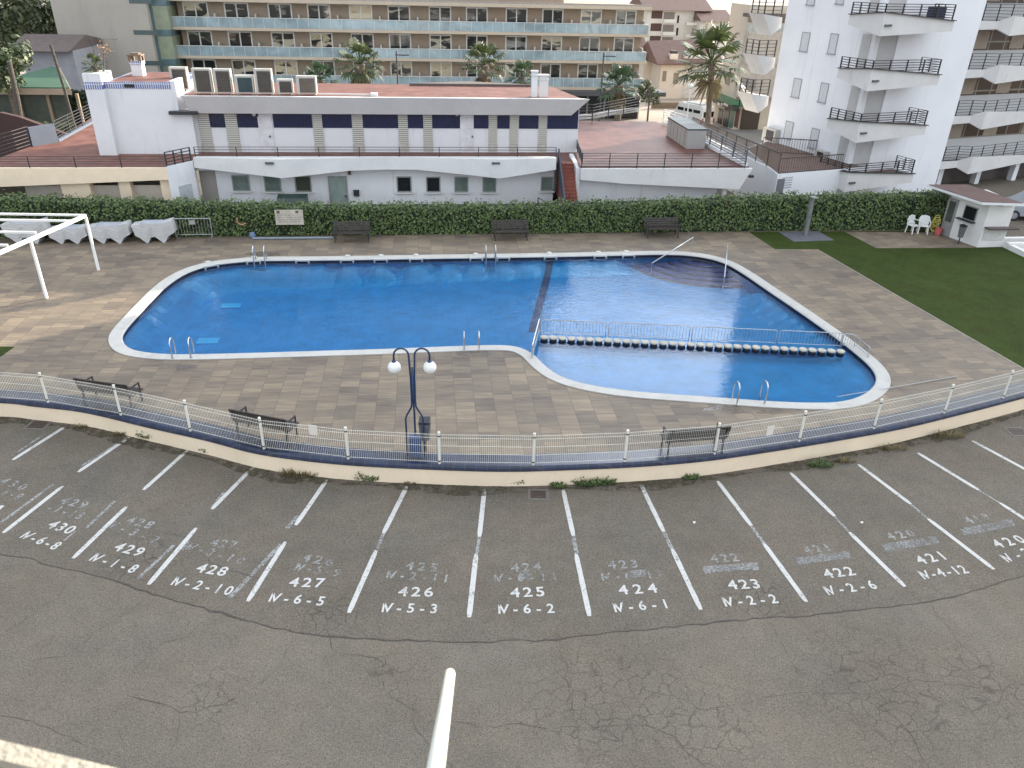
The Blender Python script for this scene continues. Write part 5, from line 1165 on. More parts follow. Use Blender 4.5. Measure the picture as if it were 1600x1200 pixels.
# perforated screen along the ramp
SCR = bpy.data.materials.new('perforated_screen'); SCR.use_nodes = True; nt = SCR.node_tree; b_ = nt.nodes['Principled BSDF']; b_.inputs['Base Color'].default_value = (.20, .15, .12, 1); tr = _n(nt, 'ShaderNodeBsdfTransparent'); mx = _n(nt, 'ShaderNodeMixShader'); mx.inputs[0].default_value = .62; nt.links.new(tr.outputs[0], mx.inputs[1]); nt.links.new(b_.outputs[0], mx.inputs[2]); nt.links.new(mx.outputs[0], nt.nodes['Material Output'].inputs['Surface'])
A_ = G(1216, 268, zw); B_ = G(1080, 206, zw-.15); ra = thing('ramp_screen', 'brown perforated metal screen beside the ramp left of the white building', 'fence', (A_.x, A_.y, zw-.3))
d_ = (B_-A_); n_ = 9
mb = MB()
for k in range(n_):
    a, b = A_+d_*(k/n_), A_+d_*((k+1)/n_); mb.f.append([mb.raw(a+Vector((0, 0, .05))), mb.raw(b+Vector((0, 0, .05))), mb.raw(b+Vector((0, 0, .95))), mb.raw(a+Vector((0, 0, .95)))])
mb.build('screen_panel', SCR, ra); mb = MB()
for k in range(n_+1):
    a = A_+d_*(k/n_); mb.bar(a, a+Vector((0, 0, 1.0)), .05)
mb.bar(A_+Vector((0, 0, 1)), B_+Vector((0, 0, 1)), .06); mb.build('posts', BRM, ra)
mb = MB(); C0 = Vector((A_.x, A_.y, -.1)); C1 = Vector((B_.x, B_.y, -.1)); off = Vector((.35, .15, 0))
v = [mb.raw(q) for q in (C0, C1, C1+off, C0+off, Vector((A_.x, A_.y, A_.z)), Vector((B_.x, B_.y, B_.z)), Vector((B_.x, B_.y, B_.z))+off, Vector((A_.x, A_.y, A_.z))+off)]
for q in ((0, 1, 5, 4), (2, 3, 7, 6), (4, 5, 6, 7), (0, 4, 7, 3), (1, 2, 6, 5)): mb.f.append([v[k] for k in q])
mb.build('ramp_wall', WHT, ra)
# wall mounted air conditioner at its far left corner
def wallac(px, py, w, h, lab):
    y, z = BW.hitx(px, py, -.35)
    r = thing('air_conditioner', lab, 'air conditioner', (*BW.w(-.2, y).xy, z-h/2), 0)
    MB(BW).box(-.42, -.05, y-w/2, y+w/2, z-h/2, z+h/2).build('casing', mat('ac_white', (.50, .48, .43), .5, .05, 2), r); MB(BW).box(-.44, -.421, y-w*.38, y+w*.2, z-h*.38, z+h*.38).build('grille', BLACKM, r)
wallac(1202, 211, 1.3, .85, 'white wall air conditioner at the far lower corner of the apartment building'); wallac(1281, 243, .9, .6, 'small air conditioner on the annex terrace under the lowest apartment windows')
# furniture cover on the top balcony
c = BW.w(2.6, -1.3, 0); o = MB(BW).bbox((2.55, -1.35, 10.8), 1.0, .35, .7, 0).build('folded_parasol', mat('dark_cloth', (.045, .045, .09), .9), origin=(c.x, c.y, 10.3)); tag(o, 'dark blue bundled cover on the topmost corner balcony', 'cover')
# ================================================================ wing to the right of it
WG = Frame((30.0, 52.0), 22.0)
wg = thing('apartment_wing', 'white apartment wing with stacked balconies and brown window bands at the right edge', 'building', (30.0, 52.0, 0))
BRW = tilemat('brown_glazing', (.10, .06, .04), (.30, .27, .23), 1.35, 3.0, .25, .5, -22, .05, 'xz')
MB(WG).box(-4.2, 64, 2.3, 6.5, -.1, 27).build('wall', mat('wing_render', (.62, .62, .62), .85, .04, .6), wg)
zw_ = [10.6, 7.84, 5.06, 2.2]
for i, z in enumerate(zw_+[13.35]):
    mb = MB(WG)
    def seg_(x0, x1, y0, y1, zt1, zt2, zb1, zb2):
        a = [mb.P(x0, y0, zb1), mb.P(x0, y0, zt1), mb.P(x0, y0+.16, zt1), mb.P(x0, y0+.16, zb1)]; b = [mb.P(x1, y1, zb2), mb.P(x1, y1, zt2), mb.P(x1, y1+.16, zt2), mb.P(x1, y1+.16, zb2)]
        for k in range(4): mb.f.append([a[k], a[(k+1) % 4], b[(k+1) % 4], b[k]])
        mb.f.append(a[::-1]); mb.f.append(b)
    seg_(-4.2, -.55, .55, .55, z-.25, z-.32, z-.85, z-.75); seg_(-.55, 0, .55, 0, z-.32, z, z-.75, z-1.1); seg_(0, 7, 0, .7, z, z-.35, z-1.1, z-.75); seg_(7, 14, .7, 0, z-.35, z, z-.75, z-1.1); seg_(14, 20, 0, .5, z, z-.3, z-1.1, z-.8)
    b = mb.build('balcony', FASCIA, wg)
    MB(WG).box(-4.2, 20, .75, 2.295, z-.82, z-.7).build('balcony_floor', FASCIA, b)
    mb = MB(WG); rail(mb, [(-4.2, .7, 0), (-.6, .7, 0), (0, .25, 0), (7, .85, 0), (14, .2, 0), (20, .6, 0)], z-.4, z+.62, 6, 1.15, .013, .045); mb.build('railing', BLACKM, b)
    if i < 3 or i == 4: 
        MB(WG).box(-4.2, 20, 2.25, 2.298, z-2.1, z-.80).build('window_band', BRW, wg)
        for xx in (-3.6, -.2, 3.1, 6.8): MB(WG).box(xx, xx+1.25, 2.2, 2.249, z-2.02, z-.95).build('blind', mat('beige_roller', (.40, .33, .26), .7, .1, 3), wg)
MB(WG).box(-4.2, 20, 2.0, 2.298, -.1, 1.5).build('shop_front', mat('dark_shop', (.10, .08, .075), .4, .3, 1), wg)
for xx in (-3.4, -1.2, 2.4, 6.0, 10): MB(WG).box(xx, xx+.4, 1.2, 1.6, -.1, 1.42).build('pillar', WHT, wg)
# ================================================================ kiosk
kx0, kx1, ky0, ky1 = 27.15, 28.62, 34.68, 37.0
kz = H_(1535, 315, ky0)[1]-.05
ki = thing('kiosk', 'small white poolside kiosk with an overhanging brown roof beside the lawn', 'kiosk', (*LW(27.9, 35.8).xy, DZ))
# left face leans with the plan: build as a prism
KP = [F5.l(G(1526, 387)), F5.l(G(1565, 386)), (F5.l(G(1565, 386))[0]+.15, 37.2), F5.l(G(1470, 366))]
MB(F5).prism(KP, DZ+.012, kz).build('wall', mat('kiosk_white', (.74, .73, .70), .8, .04, 2, dirt=(.5, .48, .42), dpos=.62), ki)
rf = [F5.l(G(1535, 317, kz+.1)), F5.l(G(1601, 319, kz+.1)), F5.l(G(1512, 289, kz+.1)), F5.l(G(1449, 289, kz+.1))]
MB(F5).prism(rf, kz, kz+.11).build('roof_slab', WHITE, ki); 
cx_ = sum(p[0] for p in rf)/4; cy_ = sum(p[1] for p in rf)/4
MB(F5).prism([(cx_+(p[0]-cx_)*.97, cy_+(p[1]-cy_)*.97) for p in rf], kz+.11, kz+.14).build('roof', mat('brown_roof', (.13, .075, .065), .7, .12, 2, fine=.15), ki)
lf0, lf1 = Vector(KP[0]), Vector(KP[3]); ld = (lf1-lf0).normalized(); ln = Vector((ld.y*-1, ld.x)); LF = ln if ln.x < 0 else -ln; lang = math.atan2(ld.y, ld.x)
def onleft(px, py):     # distance along the left face and height
    d = ray(px, py); best = None
    for k in range(401):
        q = lf0+ld*(k/400*3.2-.2); w_ = F5.w(q.x, q.y); e = abs(w_.x*d[1]-w_.y*d[0])
        if best is None or e < best[0]: best = (e, k/400*3.2-.2, w_)
    return best[1], CH+d[2]*best[2].y/d[1]
def leftbox(s0, s1, z0, z1, m, nm, parent, t=.04, o_=.0):
    c = lf0+ld*((s0+s1)/2)+LF*(o_+t/2+.003); mb = MB(F5); mb.bbox((c.x, c.y, (z0+z1)/2), abs(s1-s0), t, z1-z0, lang); return mb.build(nm, m, parent)
s1, zA_ = onleft(1483, 313); s0, _ = onleft(1499, 316)
dr = leftbox(s0, s1, DZ+.02, 2.55, mat('alu_grey', (.28, .28, .28), .4), 'door', ki); leftbox(s0+.12*(1 if s1 > s0 else -1), s1-.12*(1 if s1 > s0 else -1), DZ+.75, 2.4, mat('door_glass', (.07, .08, .065), .2), 'door_glass', dr, .05)
s1, zA_ = onleft(1511, 317); s0, zB_ = onleft(1527, 335)
wd = leftbox(s0, s1, 1.75, 2.45, mat('alu_grey', (.28, .28, .28), .4), 'window', ki); leftbox(s0+.05, s1-.05, 1.8, 2.4, DKG, 'pane', wd, .05); leftbox(min(s0, s1)-.05, max(s0, s1)+.2, 1.70, 1.75, BLACKM, 'sill', wd, .25)
k0, k1_ = KP[0], KP[1]
MB(F5).box(k0[0]+.06, k1_[0]+.25, k0[1]-.42, k0[1]-.02, 1.62, 1.68).build('counter', mat('counter_brown', (.08, .055, .05), .4), ki)
MB(F5).box(k0[0]+.15, k1_[0]-.1, k0[1]-.03, k0[1]-.004, 1.0, 1.6).build('panel', mat('kiosk_panel', (.60, .59, .56), .8), ki)
for fx in (.3, .75): MB(F5).box(k0[0]+(k1_[0]-k0[0])*fx, k0[0]+(k1_[0]-k0[0])*fx+.3, k0[1]-.02, k0[1]-.003, kz-.16, kz-.1).build('vent_slot', DARK, ki)
for s_ in (.3, 1.0, 1.7): leftbox(s_, s_+.18, kz-.18, kz-.1, DARK, 'vent_slot', ki, .01)
# steps wall and street at the far right
struct(MB(F5).box(28.7, 33, 34.35, 34.6, -.05, .9).build('low_kerb_wall', EDGE)); struct(MB(F5).box(29.2, 34, 35.8, 36.05, -.05, .7).build('low_kerb_wall', EDGE))
# ================================================================ vegetation
LEAF = leafmat('hedge_leaf', (.026, .055, .016), (.13, .185, .05), .55, dry=(.14, .11, .05))
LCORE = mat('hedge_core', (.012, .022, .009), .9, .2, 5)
yH = 37.68
hedge = thing('hedge', 'long clipped dark green hedge along the back of the pool terrace', 'hedge', (*LW(3, yH+.6).xy, DZ))
hx0, hx1 = -30, 27.3
topz = [(-30, 2.6), (F5.hit(0, 308, yH+.4)[0], F5.hit(0, 308, yH+.4)[1]), (F5.hit(200, 313, yH+.4)[0], F5.hit(200, 313, yH+.4)[1]), (F5.hit(500, 321, yH+.4)[0], F5.hit(500, 321, yH+.4)[1]), (F5.hit(800, 320, yH+.4)[0], F5.hit(800, 320, yH+.4)[1]), (F5.hit(1000, 315, yH+.4)[0], F5.hit(1000, 315, yH+.4)[1]), (F5.hit(1200, 307, yH+.4)[0], F5.hit(1200, 307, yH+.4)[1]), (F5.hit(1440, 302, yH+.4)[0], F5.hit(1440, 302, yH+.4)[1]), (30, 2.7)]
def htop(x):
    for a, b in zip(topz, topz[1:]):
        if a[0] <= x <= b[0]: return a[1]+(b[1]-a[1])*(x-a[0])/(b[0]-a[0])
    return 2.6
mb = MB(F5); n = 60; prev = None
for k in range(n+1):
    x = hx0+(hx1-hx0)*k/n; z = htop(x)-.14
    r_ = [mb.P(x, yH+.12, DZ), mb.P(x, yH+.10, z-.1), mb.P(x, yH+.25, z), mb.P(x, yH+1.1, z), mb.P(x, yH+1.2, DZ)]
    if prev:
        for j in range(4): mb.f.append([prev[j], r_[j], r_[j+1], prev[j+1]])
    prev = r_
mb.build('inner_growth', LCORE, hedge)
rnd = random.Random(11); mb = MB()
for k in range(26000):
    x = rnd.uniform(hx0, hx1); zt = htop(x)+.05*math.sin(x*3.1)+.04*math.sin(x*7.7)
    u = rnd.random(); w_ = POOLF.w(x, 0); bulge = .10*mnoise.noise(Vector((x*.9, 3, 1)))+.06*mnoise.noise(Vector((x*2.7, 7, 1)))
    if u < .72:
        z = DZ+.02+(zt-DZ)*rnd.random(); y = yH+rnd.uniform(-.05, .14)-bulge+.08*mnoise.noise(Vector((x*1.5, z*1.5, 4))); nr = Vector((rnd.gauss(0, .6), -1, rnd.gauss(.35, .55)))
    else:
        y = yH+rnd.uniform(-.02, 1.1); z = zt+rnd.gauss(-.05, .05)+(rnd.random() < .05)*rnd.uniform(0, .18); nr = Vector((rnd.gauss(0, .6), rnd.gauss(-.3, .6), 1))
    mb.leaf(POOLF.w(x, y, z), rnd.uniform(.09, .17), nr, asp=rnd.uniform(.5, .9))
for k in range(170):     # stray shoots above the clipped top
    x = rnd.uniform(hx0, hx1); y = yH+rnd.uniform(0, .8); zt = htop(x); h = rnd.uniform(.06, .26)
    for j in range(5): mb.leaf(POOLF.w(x+rnd.gauss(0, .03), y+rnd.gauss(0, .03), zt+h*j/4), rnd.uniform(.05, .10), (rnd.gauss(0, .7), -1, .6), asp=.6)
mb.build('foliage', LEAF, hedge)
# palms
PG = leafmat('palm_green', (.022, .04, .014), (.10, .125, .04), .5, .2); PD = leafmat('palm_dark', (.02, .045, .02), (.06, .10, .045), .5, .2); PDRY = leafmat('palm_dry', (.08, .06, .03), (.20, .16, .08), .7, .2)
BARK = mat('palm_bark', (.13, .105, .08), .9, .3, 6, bump=.6, bscale=12)
def palm(px, pyc, Y, r, trunk_r, gm, label, seed, dry=.3, nf=34, zbase=-3, lean=0, group='palm trees along the street', pot=False, fall=150, sag=(.18, .5)):
    rn = random.Random(seed); c = VY(px, pyc, Y); base = Vector((c.x+lean, c.y, zbase)); root = thing('palm_tree', label, 'palm tree', base, 0, group if not pot else None)
    top = c-Vector((0, 0, r*.25)); h = top.z-base.z; path = []; rad = []
    for k in range(12):
        t = k/11; path.append(base+(top-base)*t+Vector((math.sin(t*3)*.06*r, 0, 0))); rad.append(trunk_r*(1.25-.35*t)*(1+.06*math.sin(k*2.3)) if t < .85 else trunk_r*(1.0+.4*(t-.85)/.15))
    MB().tube(path, rad, 12).build('trunk', BARK, root)
    mg, md = MB(), MB()
    for k in range(nf):
        az = k*2.399+rn.uniform(-.2, .2); el = R(80-fall*(k/nf)**.85)+rn.uniform(-.1, .1); isdry = k > nf*(1-dry)
        mb = md if isdry else mg
        L = r*rn.uniform(.55, .78); d = Vector((math.cos(az)*math.cos(el), math.sin(az)*math.cos(el), math.sin(el)))
        if isdry: d = Vector((math.cos(az)*.35, math.sin(az)*.35, -1)).normalized(); L *= .75
        hub = top+d*L+Vector((0, 0, -.10*r*math.cos(el))); mb.bar(top, hub, .035*r, .02*r)
        side = d.cross(Vector((0, 0, 1)));
        if side.length < .05: side = Vector((1, 0, 0))
        side.normalize(); upn = side.cross(d).normalized(); nl = 15; FR = r*rn.uniform(.45, .6)
        for j in range(nl):
            a = R(-105+210*j/(nl-1))+rn.uniform(-.05, .05); dr_ = (d*math.cos(a)+side*math.sin(a)).normalized(); l = FR*(.65+.35*math.cos(a*.8))
            m1 = hub+dr_*l*.55; m2 = hub+dr_*l*.95+Vector((0, 0, -l*rn.uniform(*sag))); wv = dr_.cross(upn).normalized()*(.035*r)
            i = [mb.raw(hub-wv*.25), mb.raw(hub+wv*.25), mb.raw(m1+wv), mb.raw(m1-wv), mb.raw(m2)]
            mb.f.append([i[0], i[1], i[2], i[3]]); mb.f.append([i[3], i[2], i[4]])
    mg.build('crown', gm, root)
    if md.v: md.build('dry_fronds', PDRY, root)
    return root
palm(1114, 82, 63, 2.75, .21, PG, 'tallest palm tree standing in front of the street, beside the van', 3, .07, 30, lean=.35, fall=118, sag=(.1, .32))
palm(561, 90, 58, 1.75, .26, PG, 'bright fan palm rising behind the red roof, left of the two middle palms', 4, .28, 34)
palm(755, 92, 60, 1.8, .28, PG, 'fan palm with a brown skirt of dead fronds behind the middle of the red roof', 5, .45, 34)
palm(815, 112, 66, 1.35, .2, PD, 'small dark fan palm just left of the roof chimneys', 6, .2, 30)
palm(968, 124, 70, 1.9, .3, PD, 'dark palm tree in front of the right end of the hotel', 7, .35, 34)
palm(500, 118, 66, 1.5, .2, PD, 'low dark bushy palm behind the air conditioner units', 8, .1, 34)
# planter palm on the tower
pc = F5.w((t0+t1)/2, YTW+.4, zp)
pp_ = palm(146, 98, pc.y, .62, .12, PG, 'potted palm growing out of the white tower planter', 9, .15, 26, zbase=zp-.05, pot=True)
fl = MB(); rn = random.Random(4); ctr = VY(162, 78, pc.y+.3)
for k in range(80):
    q = ctr+Vector((rn.gauss(0, .22), rn.gauss(0, .2), rn.gauss(0, .2))); fl.leaf(q, .12, (rn.gauss(0, 1), rn.gauss(0, 1), rn.gauss(0, 1)), asp=.5)
dp_ = thing('dry_plant', 'dry orange flowering plant beside the potted palm on the tower', 'plant', pc+Vector((.3, .2, 0))); fl.build('foliage', leafmat('dry_orange', (.30, .16, .08), (.55, .36, .22), .7), dp_)
MB().tube([pc+Vector((.3, .2, 0)), ctr], .03, 6).build('stem', BARK, dp_)
a_ = VY(155, 120, pc.y+.5); mb = MB(); mb.tube([(a_.x, a_.y, zp-.1), (a_.x, a_.y, VY(155, 60, a_.y).z)], .018, 6); z_ = VY(155, 61, a_.y).z; e0 = VY(156, 61, a_.y); e1 = VY(186, 62, a_.y); mb.tube([e0, e1], .014, 6)
for k in range(9): q = e0+(e1-e0)*(k/8); mb.tube([q+Vector((0, -.16, 0)), q+Vector((0, .16, 0))], .008, 5)
o = mb.build('antenna', BLACKM, origin=(a_.x, a_.y, zp-.1)); tag(o, 'thin television aerial above the white tower', 'aerial')
# broadleaf / pine trees
def tree(px, py, Y, rx, rz, m, label, seed, n=1500, ls=.5, group=None, zbase=-3, clumps=16, trunk_r=.3):
    rn = random.Random(seed); c = VY(px, py, Y); root = thing('tree', label, 'tree', (c.x, c.y, zbase), 0, group)
    mb = MB(); cl = []
    for k in range(clumps):
        d = Vector((rn.gauss(0, 1), rn.gauss(0, 1), rn.gauss(0, 1))).normalized()*rn.uniform(.35, .85); cl.append((c+Vector((d.x*rx, d.y*rx, d.z*rz)), rn.uniform(.25, .45)*min(rx, rz)))
    for k in range(n):
        q, r_ = cl[rn.randrange(clumps)]; d = Vector((rn.gauss(0, 1), rn.gauss(0, 1), rn.gauss(0, .8))).normalized()
        mb.leaf(q+d*r_*rn.uniform(.6, 1.15), ls*rn.uniform(.6, 1.3), d+Vector((rn.gauss(0, .4), rn.gauss(0, .4), rn.gauss(.3, .4))), asp=rn.uniform(.5, 1))
    mb.build('crown', m, root); mb = MB(); mb.tube([(c.x, c.y, zbase), c+Vector((rn.uniform(-.4, .4), 0, -rz*.3)), c+Vector((0, 0, rz*.3))], [trunk_r, trunk_r*.7, trunk_r*.3], 10)
    for q, r_ in cl[:7]: mb.tube([c-Vector((0, 0, rz*.4)), q], [trunk_r*.5, .05], 6)
    mb.build('trunk', BARK, root); return root
TG = leafmat('tree_green', (.022, .04, .018), (.10, .13, .045), .6); TG2 = leafmat('tree_olive', (.035, .05, .022), (.13, .15, .06), .6)
tree(40, 30, 100, 7.5, 4.5, TG, 'big dark pine crown filling the top left corner behind the tennis lawn', 21, 4200, .6, zbase=-3, clumps=30)
tree(-20, 28, 92, 6, 6, TG2, 'olive green tree cut by the left edge of the picture', 22, 2600, .55, zbase=-3, clumps=22)
tree(8, 95, 62, 2.6, 2.6, TG, 'nearer leafy palm like tree at the left edge above the terrace', 23, 1400, .35, zbase=-3, clumps=12)
tree(70, 55, 112, 6, 3.0, TG, 'tree crown behind the pavilion roofs left of the hotel gable', 24, 1800, .6, zbase=-3, clumps=16)
tree(1016, 145, 88, 1.7, 1.5, TG2, 'small street tree beside the right end of the hotel', 25, 700, .25, zbase=-3, clumps=10, trunk_r=.12)
# far skyline hills
hm = mat('far_hill', (.15, .17, .15), .95, .2, .02)
mb = MB(); pts = []
for k in range(61):
    x = -700+1500*k/60; z = 14+7*mnoise.noise(Vector((k*.23, 0, 0)))+3*mnoise.noise(Vector((k*.9, 5, 0))); pts.append((x, z))
for (x0, z0), (x1, z1) in zip(pts, pts[1:]):
    a = [mb.raw((x0, 900, -1)), mb.raw((x1, 900, -1)), mb.raw((x1, 960, z1)), mb.raw((x0, 960, z0)), mb.raw((x1, 1100, z1*.8)), mb.raw((x0, 1100, z0*.8))]; mb.f.append([a[0], a[1], a[2], a[3]]); mb.f.append([a[3], a[2], a[4], a[5]])
struct(mb.build('hills', hm))
# ================================================================ left background
GRN = mat('green_canvas', (.035, .10, .055), .8, .1, 1)
LP = 66
pv = thing('pavilion', 'low garden pavilion with a flat dark green roof and glazed front, left of the tower', 'building', (*LW(-45, LP+3).xy, 0))
x0, x1, z0, z1 = rect(22, 112, 138, 148, LP)
xb1 = H_(92, 96, LP+14)[0]
def trap(m, z0_, z1_, nm, mt): MB(F5).prism([(x0-3+m, LP+m), (x1-m, LP+m), (xb1-m, LP+14-m), (x0-3+m, LP+14-m)], z0_, z1_).build(nm, mt, pv)
trap(0, z0, z1-.03, 'roof_edge', mat('tan_edge', (.33, .26, .19), .8, .1, 1)); trap(.15, z1-.03, z1+.05, 'roof', GRN); trap(.9, -3.1, z0, 'wall', mat('pavilion_dark', (.045, .06, .045), .5, .3, .8))
for k in range(5): MB(F5).box(x0-2.5+k*2.2, x0-2.3+k*2.2, LP+.7, LP+.89, -3.1, z0).build('post', mat('post_tan', (.25, .2, .14), .8), pv)
x0, x1, z0, z1 = rect(30, 112, 62, 84, 84)
p2 = thing('clubhouse_roof', 'low greyish tiled roof building under the pines at the top left', 'building', (*LW((x0+x1)/2, 88).xy, 0))
MB(F5).box(x0, x1, 84, 94, -3.1, z0+.3).build('wall', mat('grey_wall2', (.30, .30, .32), .8, .1, 1), p2); MB(F5).slabyz([(83, z0+.3), (88, z1+.2), (95, z0+.3)], x0-1, x1).build('roof', mat('dark_tile', (.13, .10, .09), .8, .15, 2), p2)
x0, x1, z0, z1 = rect(0, 150, 176, 205, 56)
o = MB(F5).slabxz([(x0-8, -.1), (x1+2, -.1), (x1+2, .4), (H_(30, 183, 56)[0], H_(30, 183, 56)[1]), (H_(0, 176, 56)[0], H_(0, 176, 56)[1]), (x0-8, 2.2)], 56, 56.4).build('garden_wall', mat('maroon_wall', (.06, .03, .028), .8, .1, 1), origin=tuple(LW(x0, 56))); tag(o, 'dark maroon garden wall below the left trees', 'wall')
for (a, b, Y, rr, lab) in [((79, 70), (115, 192), 58, .10, 'slim leaning palm trunk just left of the tower'), ((14, 96), (36, 205), 58, .18, 'thick leaning trunk at the far left behind the terrace railing')]:
    A, B = VY(*a, Y), VY(*b, Y); r = thing('leaning_tree', lab, 'tree', (B.x, B.y, 0), 0)
    MB().tube([(B.x+.3, B.y, 0), B, (A+B)/2+Vector((.05, 0, 0)), A], [rr*1.2, rr*1.05, rr, rr*.9], 10).build('trunk', mat('dull_bark', (.085, .075, .062), .9, .3, 6), r)
mb = MB(); rn = random.Random(8)
for k in range(260):
    p = VY(rn.uniform(55, 110), rn.uniform(192, 208), 55.5); mb.leaf(p+Vector((0, rn.uniform(-.5, .5), 0)), .3, (rn.gauss(0, .5), -1, rn.gauss(.5, .5)))
o = mb.build('bush', TG2, origin=tuple(LW(-29, 55, 0))); tag(o, 'low olive bush behind the terrace corner left of the tower', 'bush')
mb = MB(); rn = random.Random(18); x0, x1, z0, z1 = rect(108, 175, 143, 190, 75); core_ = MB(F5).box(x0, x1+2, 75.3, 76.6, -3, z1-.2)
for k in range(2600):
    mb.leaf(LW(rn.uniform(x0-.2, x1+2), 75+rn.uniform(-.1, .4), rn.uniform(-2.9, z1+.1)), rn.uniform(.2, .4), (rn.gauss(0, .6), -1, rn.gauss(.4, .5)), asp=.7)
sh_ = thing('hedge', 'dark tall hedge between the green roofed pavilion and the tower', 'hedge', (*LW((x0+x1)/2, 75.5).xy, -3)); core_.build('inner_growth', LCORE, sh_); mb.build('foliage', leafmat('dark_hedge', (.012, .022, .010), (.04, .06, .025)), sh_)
# ================================================================ furniture by the pool
SLAT = mat('bench_slat', (.045, .035, .03), .55, .2, 6)
def bench(c, ang, L_, label, first=None):
    if first: return dup(first, (c.x, c.y, DZ+.01 if False else DZ), ang, label)
    r = thing('bench', label, 'bench', (c.x, c.y, DZ), ang, 'slatted benches around the pool'); fr = Frame((c.x, c.y), math.degrees(ang))
    for k in range(5): MB(fr).bbox((0, -.22+k*.105, DZ+.44), L_, .085, .035).build('seat_slat', SLAT, r)
    for k in range(4): MB(fr).bbox((0, .27+k*.028, DZ+.53+k*.105), L_, .03, .085, 0, R(-14)).build('back_slat', SLAT, r)
    for s_ in (-1, 1):
        x = s_*(L_/2-.1); mb = MB(fr); mb.bar((x, -.24, DZ), (x, -.22, DZ+.42), .045); mb.bar((x, .28, DZ), (x, .24, DZ+.42), .045); mb.bar((x, -.24, DZ+.41), (x, .26, DZ+.41), .045); mb.bar((x, .25, DZ+.41), (x, .385, DZ+.90), .045)
        mb.bar((x, -.24, DZ+.42), (x, -.24, DZ+.64), .035); mb.bar((x, -.26, DZ+.64), (x, .31, DZ+.66), .04); mb.build('side_frame', BLACKM, r)
    return r
def bpx(a, b, z=DZ, back=0.0):
    A, B = G(*a, z).xy, G(*b, z).xy; return (A+B)/2, math.atan2((B-A).y, (B-A).x)
a65 = R(6.5)
c, _ = bpx((525, 374), (577, 374)); b1 = bench(c+Vector((.03, -.28)), a65, 1.78, 'far bench against the hedge below the club house door, leftmost of the three there')
c, _ = bpx((775, 372), (819, 371)); bench(c+Vector((.03, -.28)), a65, 1.6, 'far bench against the hedge opposite the far pool ladder, middle one of the three there', b1)
c, _ = bpx((1006, 367), (1056, 367)); bench(c+Vector((.03, -.28)), a65, 1.75, 'far bench against the hedge behind the round pool steps', b1)
for a, b, lab in [((139, 624.5), (215, 635), 'near bench at the left, seen from behind through the fence'), ((378, 674), (457, 689.5), 'near bench left of the globe lamp, seen from behind through the fence'), ((1036, 710), (1130, 703), 'near bench right of the globe lamp below the wading basin')]:
    c, an = bpx(a, b); bench(c+Vector((-math.sin(an), math.cos(an)))*(.06 if a[0] < 900 else .16), an+math.pi, 1.75, lab, b1)
# globe lamp
lc = G(650, 711, DZ); lp_ = thing('street_lamp', 'dark blue twin arm lamp with two white globes at the front fence', 'street lamp', lc)
NB = mat('lamp_navy', (.018, .04, .10), .35, .1, 4); zt5 = VY(637, 543, lc.y).z; fr = Frame(lc.xy, 3)
for s_ in (-1, 1):
    pts = [(s_*.23, 0, DZ), (s_*.23, 0, 1.75), (s_*.20, 0, 1.86), (s_*.06, 0, 2.12), (s_*.045, 0, 2.3), (s_*.05, 0, 3.0), (s_*.075, 0, zt5-.25)]
    for k in range(9):
        a = math.pi*k/8; pts.append((s_*(.075+.19-.19*math.cos(a)), 0, zt5-.22+.2*math.sin(a)))
    pts.append((s_*.455, 0, zt5-.36)); MB(fr).tube(pts, .026, 10).build('pole', NB, lp_, smooth=True)
    gl_ = MB(fr); prof = [(.17*math.sin(math.pi*k/14)+.001, -.17*math.cos(math.pi*k/14)) for k in range(15)]; gl_.lathe((s_*.455, 0, zt5-.56), prof, 24)
    g_ = gl_.build('globe', mat('opal_glass', (.80, .80, .77), .25, .02, 2), lp_, smooth=True); MB(fr).lathe((s_*.455, 0, zt5-.41), [(.055, -.02), (.065, .03), (.03, .06)], 12).build('cap', NB, g_)
MB(fr).tube([(0, .06, DZ), (0, .05, 2.0), (0, .0, 2.2), (.0, 0, 3.3)], .026, 10).build('pole', NB, lp_, smooth=True)
MB(fr).box(-.17, .17, -.14, .10, DZ, DZ+.62).build('base_box', mat('box_blue', (.03, .07, .17), .4, .1, 3), lp_)
# litter bins
def bin_(c, ang, label, m1):
    r = thing('litter_bin', label, 'bin', (c.x, c.y, DZ), 0); fr = Frame(c.xy, ang)
    mb = MB(fr); mb.tube([(0, 0, DZ), (0, 0, DZ+.45)], .03, 8); mb.build('post', BLACKM, r); mb = MB(fr); mb.lathe((0, 0, DZ+.4), [(.13, 0), (.17, .5), (.165, .52)], 14); mb.build('bucket', m1, r); mb = MB(fr); mb.bbox((0, 0, DZ+.98), .30, .26, .07, 0, R(12)); mb.build('lid', BLACKM, r)
bin_(G(665, 705, DZ), 0, 'dark litter bin with a tilted black lid beside the globe lamp', mat('bin_grey', (.10, .11, .12), .5)); 
kq = G(1499, 381, DZ); bin_(kq+Vector((-.15, -.15, 0)), 30, 'grey litter bin with a dark hood at the kiosk wall', mat('bin_grey2', (.13, .13, .13), .5))
